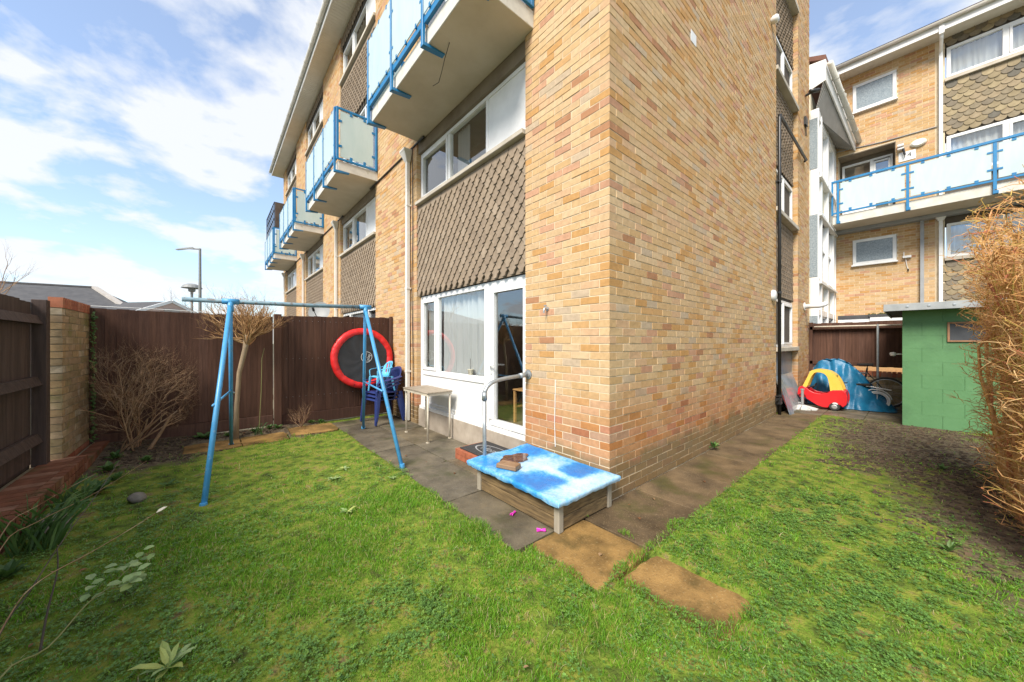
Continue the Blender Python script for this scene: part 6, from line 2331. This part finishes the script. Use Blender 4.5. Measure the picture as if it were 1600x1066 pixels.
for k in range(135):
    x = random.uniform(HX0, HX1 - .1)
    y = random.uniform(HY0 + .25, HY1 - .12)
    p = Vector((x, y, 0))
    pts, rad = [p.copy()], [random.uniform(.008, .020)]
    d = Vector((random.uniform(-.25, .25), random.uniform(-.15, .2), 1)).normalized()
    q = p.copy()
    nseg = 9
    H = hedge_top(x) * random.uniform(.75, 1.0)
    for s in range(nseg):
        d = (d + Vector((random.uniform(-.2, .2), random.uniform(-.15, .17), .22))).normalized()
        q = q + d * H / nseg
        q.y = min(q.y, hedge_face(q.x, q.z) - .02)
        q.x = min(q.x, HX1 - .05)
        pts.append(q.copy())
        rad.append(rad[0] * (1 - .7 * (s + 1) / nseg))
    mbs.tube(pts, rad, 5, cap=False)
    # side twigs along the stem
    for s in range(1, nseg + 1):
        for kk in range(random.randint(3, 6)):
            b = pts[s].lerp(pts[s - 1], random.random())
            # towards the visible faces, a few inwards
            ang = random.uniform(-.5, PI + .5) if random.random() < .8 else random.uniform(0, 2 * PI)
            dd = Vector((math.cos(ang), math.sin(ang), random.uniform(-.1, 1.2))).normalized()
            ln = random.uniform(.12, .34)
            P, rr = [b.copy()], [random.choice((.002, .0025, .003, .004, .006))]
            c_ = b.copy()
            for t in range(3):
                dd = (dd + Vector((random.uniform(-.16, .16), random.uniform(-.16, .16), random.uniform(-.1, .2)))).normalized()
                c_ = c_ + dd * ln / 3
                lim = hedge_face(c_.x, c_.z) + random.uniform(-.06, .12)
                if c_.y > lim:
                    c_.y = lim
                if c_.x > HX1 + .12:
                    c_.x = HX1 + random.uniform(-.1, .22)
                tz = hedge_top(c_.x) + random.uniform(-.05, .06)
                if c_.z > tz:
                    c_.z = tz
                P.append(c_.copy())
                rr.append(rr[0] * (1 - .2 * (t + 1)))
            mbt.tube(P, rr, 3, cap=False)
            # spurs
            for sp in range(random.randint(2, 4)):
                e_ = P[random.randint(1, 3)]
                sd_ = Vector((random.gauss(0, 1), random.gauss(0, 1) + .4, random.gauss(0, .8) + .2)).normalized()
                f_ = e_ + sd_ * random.uniform(.03, .10)
                mbt.tube([e_, e_.lerp(f_, .5) + Vector((random.uniform(-.01, .01), random.uniform(-.01, .01), .008)), f_], [.0028, .0022, .0014], 3, cap=False)
                if random.random() < .22:
                    leafquad(lf, f_, sd_ + Vector((0, 0, -.3)), Vector((random.gauss(0, 1), random.gauss(0, 1), 1)), random.uniform(.012, .028), random.uniform(.008, .014))
seeded(mbs.build('branches', 'twig_hedge', HD, fix=False, smooth=True))
tag(seeded(mbt.build('twigs', 'twig_hedge', HD, fix=False)), kind='stuff')
tag(seeded(lf.build('buds', 'twig_hedge', HD, fix=False)), kind='stuff')

# rose stems in the left foreground
RS = thing('rose_bush', 'lanky bare rose stems arching over the lawn edge in the left foreground', 'rose bush', (-3.4, .5, .05))


def stem(par, pts, r0, r1, m, thorns=True, nm='stem'):
    mb = MB()
    P = []
    pts = [Vector(p) for p in pts]
    for i in range(len(pts) - 1):
        for k in range(4):
            t = k / 4
            p0, p1, p2, p3 = pts[max(i - 1, 0)], pts[i], pts[i + 1], pts[min(i + 2, len(pts) - 1)]
            P.append(.5 * ((2 * p1) + (p2 - p0) * t + (2 * p0 - 5 * p1 + 4 * p2 - p3) * t * t + (3 * p1 - p0 - 3 * p2 + p3) * t ** 3))
    P.append(pts[-1])
    n = len(P)
    mb.tube(P, [r0 + (r1 - r0) * i / (n - 1) for i in range(n)], 6)
    if thorns:
        for i in range(1, n - 1, 2):
            d = Vector((random.gauss(0, 1), random.gauss(0, 1), random.gauss(0, 1))).normalized()
            mb.tube([P[i], P[i] + d * .012], [.003, .0005], 3, cap=False)
    return seeded(mb.build(nm, m, par, fix=False, smooth=True)), P


stem(RS, [(-3.36, .20, .05), (-3.343, .527, .3), (-3.298, .621, .392), (-3.276, .931, .46), (-3.233, 1.421, .547), (-3.228, 1.944, .585)], .0032, .0015, 'twig_dark')
stem(RS, [(-3.40, .25, .06), (-3.32, .5, .36), (-3.279, .67, .409), (-3.163, .9, .392), (-3.033, 1.249, .357), (-2.993, 1.347, .354)], .0028, .0013, 'twig_brown')
stem(RS, [(-3.30, .1, .05), (-3.273, .269, .275), (-3.201, .405, .25), (-3.158, .697, .227), (-3.114, .857, .201), (-3.046, .931, .243)], .0042, .0022, 'stem_green')
stem(RS, [(-3.45, .5, .1), (-3.507, 1.13, .419), (-3.519, 1.667, .353), (-3.357, 2.056, .354), (-3.151, 2.537, .414)], .0026, .0012, 'twig_brown')
stem(RS, [(-3.46, .5, .1), (-3.507, 1.13, .482), (-3.519, 1.667, .45), (-3.383, 2.21, .455)], .0026, .0012, 'twig_brown')
stem(RS, [(-3.30, .75, .05), (-3.29, .80, .2), (-3.27, .84, .36), (-3.275, .86, .46)], .005, .002, 'twig_dark')
lfm = MB()
random.seed(31)
for k in range(30):
    p = Vector((-3.10 + random.uniform(-.07, .12), .87 + random.uniform(-.10, .16), .235 + random.uniform(-.04, .045)))
    t = random.uniform(0, 6.28)
    leafquad(lfm, p, Vector((math.cos(t), math.sin(t), random.uniform(-.3, .3))), Vector((.1, -.2, 1)), random.uniform(.04, .062), random.uniform(.032, .046), fold=.1)
seeded(lfm.build('leaves', 'leaf_pale', RS, fix=False))
mb = MB()
leafquad(mb, Vector((-2.99, 1.35, .354)), Vector((.8, .4, .35)), Vector((0, -.4, 1)), .06, .022)
mb.build('dead_bud', 'cream_panel', RS, fix=False)


# broad-leaved weeds and rosettes
def rosette(label, x, y, n, ln, wd, m, name='weed', el=.35, group='rosette weeds in the lawn'):
    z = float(hgt(x, y)) + .004
    mb = MB()
    for k in range(n):
        t = 2 * PI * k / n + random.uniform(-.3, .3)
        e_ = el * random.uniform(.3, 1.5)
        d = Vector((math.cos(t) * math.cos(e_), math.sin(t) * math.cos(e_), math.sin(e_)))
        s = random.uniform(.65, 1.1)
        leafquad(mb, Vector((x, y, z + .006)), d, Vector((0, 0, 1)), ln * s, wd * s, fold=.12)
    return tag(seeded(mb.build(name, m, origin=(x, y, z), fix=False)), label, 'weed', group)


random.seed(77)
rosette('pale green rosette weed with long leaves, nearest the bottom left of the lawn', -2.86, .30, 11, .13, .034, 'leaf_pale', el=.55)
rosette('pale rosette weed in the bright grass right of the front left swing foot', -1.88, 1.25, 9, .085, .026, 'leaf_pale')
rosette('pale rosette weed close to the patio edge, farther one of a pair', -1.62, 2.32, 8, .085, .026, 'leaf_pale')
rosette('pale rosette weed close to the patio edge, nearer one of a pair', -1.78, 2.12, 8, .08, .026, 'leaf_pale')
rosette('pale rosette weed growing on the lawn edge beside the paving slab corner', -1.32, 1.72, 7, .06, .022, 'leaf_pale')
rosette('green dock weed at the foot of the concrete fence base', -2.83, 4.78, 9, .13, .08, 'leaf_green', 'dock_weed', .5)
rosette('green dock weed on the lawn left of the front swing leg', -3.05, 2.9, 6, .10, .045, 'leaf_green', 'dock_weed', .5)
rosette('green weed in the joint between the gable wall and the path', 2.35, -.05, 14, .10, .035, 'leaf_green', 'wall_weed', .8)
rosette('light green weed on the bare soil below the hedge', 3.4, -2.0, 8, .10, .03, 'leaf_green', 'weed', .7)
rosette('light green weed in the clover near the right edge of the picture', 1.05, -1.95, 7, .09, .028, 'leaf_green', 'weed', .8)
for (x, y, lb) in ((-2.05, 4.84, 'low green weed at the fence just left of the middle post'), (-2.25, 4.74, 'low green weed just right of the pollarded tree trunk'), (-2.75, 4.72, 'low green weed beside the broad dock weed'), (-1.95, 4.76, 'low green weed in front of the middle fence post'),
                   (-1.45, 4.95, 'low green weed right of the small dead shrub'), (-1.3, 4.98, 'low green weed by the patio corner at the fence'), (-2.55, 4.74, 'low green weed just left of the pollarded tree trunk')):
    rosette(lb, x, y, 16, .085, .04, 'leaf_green', 'border_weed', .7, 'low weeds along the fence')


def strap_tuft(label, x, y, n, ln, m, name='leaf_tuft', group=None, sp=.10):
    z = float(hgt(x, y))
    mb = MB()
    for k in range(n):
        t = random.uniform(0, 2 * PI)
        p = Vector((x + random.uniform(-sp, sp), y + random.uniform(-sp, sp), z))
        d = Vector((math.cos(t) * .35, math.sin(t) * .35, 1)).normalized()
        l = ln * random.uniform(.6, 1.1)
        w_ = random.uniform(.005, .009)
        s = d.cross(Vector((math.cos(t + 1), math.sin(t + 1), 0))).normalized() * w_
        P = [p, p + d * l * .5, p + d * l * .85 + Vector((math.cos(t), math.sin(t), 0)) * l * .15, p + d * l * .95 + Vector((math.cos(t), math.sin(t), -.2)) * l * .4]
        for i in range(3):
            f0, f1 = (1, 1, .8, .1)[i], (1, 1, .8, .1)[i + 1]
            mb.add([P[i] - s * f0, P[i] + s * f0, P[i + 1] + s * f1, P[i + 1] - s * f1], [(0, 1, 2, 3)])
    return tag(seeded(mb.build(name, m, origin=(x, y, z), fix=False)), label, 'plant', group)


strap_tuft('clump of long dark green strap leaves beside the red brick edging, left foreground', -3.60, 2.0, 70, .34, 'leaf_green')
strap_tuft('clump of green strap leaves by the brick edging farther from the camera', -3.60, 2.75, 40, .26, 'leaf_green')
rosette('leafy green plant crowding the red brick edging below the side fence', -3.52, 3.05, 22, .14, .06, 'leaf_green', 'leafy_plant', .8, None)
rosette('leafy green plant by the brick edging at the foot of the brick wall end', -3.55, 3.75, 14, .12, .06, 'leaf_green', 'leafy_plant', .8, None)
strap_tuft('few thin green bulb shoots at the foot of the fence behind the rear swing leg', -2.2, 4.6, 10, .2, 'leaf_green', sp=.05)
for k, (x, y, lb) in enumerate(((-3.60, 2.38, 'leafy weed spilling over the brick edging beside the long strap leaves'), (-3.45, 3.35, 'leafy weed on the soil edge between the two leafy plants by the edging'), (-3.62, 1.62, 'leafy weed at the near end of the brick edging, left foreground'), (-3.30, 3.95, 'small leafy weed in front of the bare shrub'), (-3.58, 4.25, 'small leafy weed at the foot of the brick wall end'))):
    rosette(lb, x, y, 18, .10, .05, 'leaf_green', 'leafy_weed', .9, None)
# weathered stone at the left edge
mb = MB()
random.seed(8)
bmx = bmesh.new()
bmesh.ops.create_icosphere(bmx, subdivisions=3, radius=.11)
for v in bmx.verts:
    n_ = mnoise.noise(v.co * 9) * .25 + mnoise.noise(v.co * 25) * .07
    v.co = Vector((v.co.x * (1 + n_), v.co.y * (1 + n_) * 1.2, v.co.z * (1 + n_) * .7))
for (x, y, s, lab) in ((-3.62, 2.30, 1.0, 'mossy grey stone at the left edge among the strap leaves'), (-3.22, 2.62, .55, 'small pale stone in the grass near the leafy plants')):
    me = bpy.data.meshes.new('stone')
    bmx.to_mesh(me)
    me.materials.append(MATS['stone_grey'])
    me.polygons.foreach_set('use_smooth', [True] * len(me.polygons))
    o = bpy.data.objects.new('stone', me)
    place(o, None, (x, y, float(hgt(x, y)) + .03))
    o.scale = (s, s, s)
    tag(o, lab, 'stone')
bmx.free()

# fallen leaves
random.seed(101)
spots = [(-.1, -.35, .002), (.35, -.22, .002), (1.1, -.4, .002), (2.6, -.3, .002), (-.75, -.42, .002), (-.62, .2, .002), (-.7, 1.5, .002), (-.85, 2.4, .002), (-.5, 4.2, .002), (3.6, -.45, .002), (5.2, -.25, .002), (6.6, -.8, .002)]
for k in range(34):
    x, y = random.uniform(-3.4, 4.5), random.uniform(-2.1, 4.2)
    if x > -.05 and y > -.05:
        continue
    spots.append((x, y, float(hgt(x, y)) + .012))
for k in range(26):
    x, y = random.uniform(-3.6, -1.4), random.uniform(4.35, 4.95)
    spots.append((x, y, float(hgt(x, y)) + .008))
lv = []
for k, (x, y, z) in enumerate(spots):
    if k < 5:
        mb = MB()
        t = random.uniform(0, 6.28)
        leafquad(mb, Vector((x, y, z + .004)), Vector((math.cos(t), math.sin(t), .1)), Vector((random.uniform(-.3, .3), random.uniform(-.3, .3), 1)), random.uniform(.03, .05), random.uniform(.018, .03), fold=.25)
        o = mb.build('fallen_leaf', 'leaf_dry', origin=(x, y, z), fix=False)
        lv.append(o)
    else:
        o = lv[k % 5].copy()
        col.objects.link(o)
        o.location = (x, y, z)
        o.rotation_euler = (0, 0, random.uniform(0, 6.28))
        s = random.uniform(.6, 1.1)
        o.scale = (s, s, s)
    zone = ('on the dark soil of the bed along the fence' if y > 4.2 and x < -1.1 else 'on the patio slabs beside the brick facade' if x > -1.17 and x < 0 and y > -.03 else
            'on the path slabs along the gable wall' if y > -.62 and x > -.45 else 'on the grass right of the stepping slabs' if x > -.4 else 'on the grass near the swing frame' if y > 1.2 else 'on the grass in the left foreground')
    tag(o, 'small curled brown fallen leaf ' + zone, 'leaf', 'fallen leaves ' + zone)


# far trees beyond the fence
def bare_tree(label, x, y, h, seed, m='twig_dark', tr=.09, depth=5, sp=.5, group='bare trees beyond the fence'):
    random.seed(seed)
    T_ = thing('bare_tree', label, 'tree', (x, y, -.05), group)
    MB().tube([(x, y, -.05), (x + .05, y, h * .3)], [tr * 1.2, tr * .8], 7).build('trunk', m, T_)
    mb = MB()
    for k in range(5):
        t = 2 * PI * k / 5 + random.uniform(-.4, .4)
        grow(mb, Vector((x + .05, y, h * .28)), Vector((math.cos(t) * .55, math.sin(t) * .55, 1)), h * .26, tr * .5, depth, sp, (2, 3), .74, .16, .15, 4, 3)
    seeded(mb.build('crown', m, T_, fix=False))
    return T_


bare_tree('dark bare tree crown showing above the fence right of the bungalow roofs', -5.6, 40.5, 6.0, 4)
bare_tree('brown bare tree behind the pollarded tree and swing beam', -1.9, 24, 5.0, 6, 'twig_brown')
bare_tree('brown bare tree between the pollarded tree and the end of the brick block', -.9, 26, 4.7, 8, 'twig_brown')
bare_tree('bare tree branches reaching in at the far left above the side fence', -9.9, 21.5, 5.2, 12, 'twig_brown')
# evergreen hedge beyond the fence
mb = MB()
random.seed(55)
for k in range(2600):
    x, y, z = random.uniform(-3.2, -.3), random.uniform(30, 31.2), random.uniform(0, 3.0)
    leafquad(mb, Vector((x, y, z)), Vector((random.gauss(0, 1), random.gauss(0, 1), random.gauss(0, 1))), Vector((0, -1, 1)), .22, .14)
eh = thing('evergreen_bush', 'dark green evergreen bush beyond the fence behind the pollarded tree', 'bush', (-2, 30.5, 0))
seeded(mb.build('foliage', 'leaf_green', eh, fix=False))

# ------------------------------------------------------------------ grass and clover (uncountable)
def sample(n, rmin, rmax, pw):
    u = rs.rand(n)
    e = 2 - pw
    r = (rmin ** e + u * (rmax ** e - rmin ** e)) ** (1 / e)
    th = (rs.rand(n) * 2 - 1) * R(74)
    f = math.atan2(.758, .652)
    x = CAM.x + r * np.cos(f + th)
    y = CAM.y + r * np.sin(f + th)
    ok = (x > -3.72) & (x < 9.2) & (y < 4.95) & (y > -6.4)
    ok &= ~((x > -.0) & (y > -.0))
    return x[ok], y[ok], r[ok]


def edge_out(x, y):
    j = .01 + .11 * np.clip((fbm(x * 5, y * 5, 40) - .45) * 2, -.1, 1)
    r = np.zeros(x.shape, bool)
    for (a, b, c, d) in PAVE:
        r |= (x > a + j) & (x < b - j) & (y > c + j) & (y < d - j)
    return r


def blades(n, rmin, rmax, pw, hm, wm, lush):
    x, y, r = sample(n, rmin, rmax, pw)
    so_ = soilmask(x, y) + (fbm(x * 5, y * 5, 61) - .5) * .9
    pat = fbm(x * 1.3, y * 1.3, 33)
    thin = np.clip(.50 + 3.0 * (fbm(x * 3.3, y * 3.3, 53) - .40), .15, 1)
    keep = (rs.rand(len(x)) < thin * np.clip(1.08 - 1.35 * np.clip(so_, 0, 1), .10, 1)) & ~edge_out(x, y)
    clov = np.clip((fbm(x * 1.6 + 3, y * 1.6, 71) - .50) * 6, 0, 1)
    # clover rich zones: lower right and left side
    clov = np.maximum(clov * .55, np.clip(1.25 - np.hypot((x - .6) / 1.6, (y + 1.5) / .8), 0, 1) * .75)
    clov = np.maximum(clov, np.clip((-2.35 - x) / .6, 0, 1) * .40)
    keep &= rs.rand(len(x)) > clov
    x, y, r, pat = x[keep], y[keep], r[keep], pat[keep]
    m = len(x)
    z = hgt(x, y) - .004
    lushv = np.clip((fbm(x * 2.4, y * 2.4, 90) - .35) * 2.6, 0, 1)
    h = hm * (.38 + .72 * lushv) * (.55 + .8 * rs.rand(m))
    wd = wm * (.7 + .6 * rs.rand(m)) * (1 + .12 * r)
    yaw = rs.rand(m) * 2 * PI
    lean = .25 + .75 * rs.rand(m)
    ly = rs.rand(m) * 2 * PI
    dx, dy = np.cos(ly) * lean * h, np.sin(ly) * lean * h
    sx, sy = np.cos(yaw) * wd / 2, np.sin(yaw) * wd / 2
    V = np.empty((m, 5, 3), np.float32)
    V[:, 0] = np.stack([x - sx, y - sy, z], 1)
    V[:, 1] = np.stack([x + sx, y + sy, z], 1)
    mx_, my_, mz_ = x + dx * .4, y + dy * .4, z + h * .62
    V[:, 2] = np.stack([mx_ - sx * .8, my_ - sy * .8, mz_], 1)
    V[:, 3] = np.stack([mx_ + sx * .8, my_ + sy * .8, mz_], 1)
    V[:, 4] = np.stack([x + dx, y + dy, z + h * .95], 1)
    F = np.array([(0, 1, 3), (0, 3, 2), (2, 3, 4)])
    T = (np.arange(m)[:, None, None] * 5 + F[None]).reshape(-1, 3)
    # dry yellow where thin, fresh where lush
    sd = np.clip(rs.rand(m) * .75 + .30 * (1 - lushv) * rs.rand(m) * 1.25, 0, .999)
    return V.reshape(-1, 3), T, np.repeat(sd, 3)


a = blades(330000, .55, 3.6, 1.0, .037, .0026, 1)
b = blades(150000, 3.0, 12, 1.2, .039, .0038, 1)
Vg = np.concatenate([a[0], b[0]])
Tg = np.concatenate([a[1], b[1] + len(a[0])])
tag(npmesh('grass', Vg, Tg, 'grass', np.concatenate([a[2], b[2]])), 'short uneven green lawn grass around the paved slabs', 'grass', kind='stuff')


def clover(n, rmin, rmax, pw):
    x, y, r = sample(n, rmin, rmax, pw)
    so_ = soilmask(x, y) + (fbm(x * 5, y * 5, 61) - .5) * .9
    clov = np.clip((fbm(x * 1.6 + 3, y * 1.6, 71) - .50) * 6, 0, 1) * .45 + .08
    clov = np.maximum(clov, np.clip(1.35 - np.hypot((x - .6) / 1.7, (y + 1.5) / .85), 0, 1))
    clov = np.maximum(clov, np.clip((-2.2 - x) / .6, 0, 1) * .5)
    fine = np.clip((fbm(x * 9, y * 9, 17) - .30) * 2.6, 0, 1)
    keep = (rs.rand(len(x)) < clov * fine * np.clip(1.1 - 1.1 * np.clip(so_, 0, 1), .05, 1)) & ~edge_out(x, y)
    x, y, r = x[keep], y[keep], r[keep]
    m = len(x)
    z = hgt(x, y) + .006 + .022 * rs.rand(m)
    s = (.0045 + .0055 * rs.rand(m)) * (1 + .08 * r)
    V = np.empty((m, 3, 4, 3), np.float32)
    y0 = rs.rand(m) * 2 * PI
    for k in range(3):
        t = y0 + k * 2 * PI / 3
        cx_, sx_ = np.cos(t), np.sin(t)
        tilt = (rs.rand(m) - .3) * .9
        V[:, k, 0] = np.stack([x, y, z], 1)
        V[:, k, 1] = np.stack([x + s * (cx_ * .6 - sx_ * .5), y + s * (sx_ * .6 + cx_ * .5), z + s * tilt * .6], 1)
        V[:, k, 2] = np.stack([x + s * cx_ * 1.1, y + s * sx_ * 1.1, z + s * tilt], 1)
        V[:, k, 3] = np.stack([x + s * (cx_ * .6 + sx_ * .5), y + s * (sx_ * .6 - cx_ * .5), z + s * tilt * .6], 1)
    T = np.arange(m * 12).reshape(-1, 4)
    return V.reshape(-1, 3), T, np.repeat(rs.rand(m), 3)


a = clover(230000, .6, 4.5, 1.0)
b = clover(40000, 4, 9, 1.2)
tag(npmesh('clover', np.concatenate([a[0], b[0]]), np.concatenate([a[1], b[1] + len(a[0])]), 'clover', np.concatenate([a[2], b[2]])), 'dark green clover and creeping weeds spreading through the lawn', 'clover', kind='stuff')

# loose soil crumbs and bark bits on the bare patches
n = 16000
x = np.concatenate([rs.uniform(2.6, 7.2, n // 2), rs.uniform(.6, 3.8, n // 4), rs.uniform(-3.7, -1.2, n // 4)])
y = np.concatenate([rs.uniform(-2.6, -.7, n // 2), rs.uniform(-2.6, -1.0, n // 4), rs.uniform(3.9, 4.97, n // 4)])
ok = (soilmask(x, y) + (fbm(x * 5, y * 5, 61) - .5) > .35) & ~inpave(x, y, -.01)
x, y = x[ok], y[ok]
s = .004 + .012 * rs.rand(len(x)) ** 3
z = hgt(x, y)
Bx = np.stack([x - s * (.5 + rs.rand(len(x))), x + s, y - s * (.5 + rs.rand(len(x))), y + s, z - .004, z + s * (.4 + .5 * rs.rand(len(x))), rs.rand(len(x))], 1)
mat('crumb', None or [(.8, .8, .8), (1.1, 1.1, 1.1)], scale=20, rough=.95, spec=.15, rand=[(0, (.07, .052, .036)), (.35, (.105, .078, .054)), (.7, (.05, .037, .027)), (1, (.16, .11, .07))])
tag(boxes_np('soil_crumbs', Bx, 'crumb'), 'loose dark soil crumbs and bark bits on the bare patches', 'soil', kind='stuff')
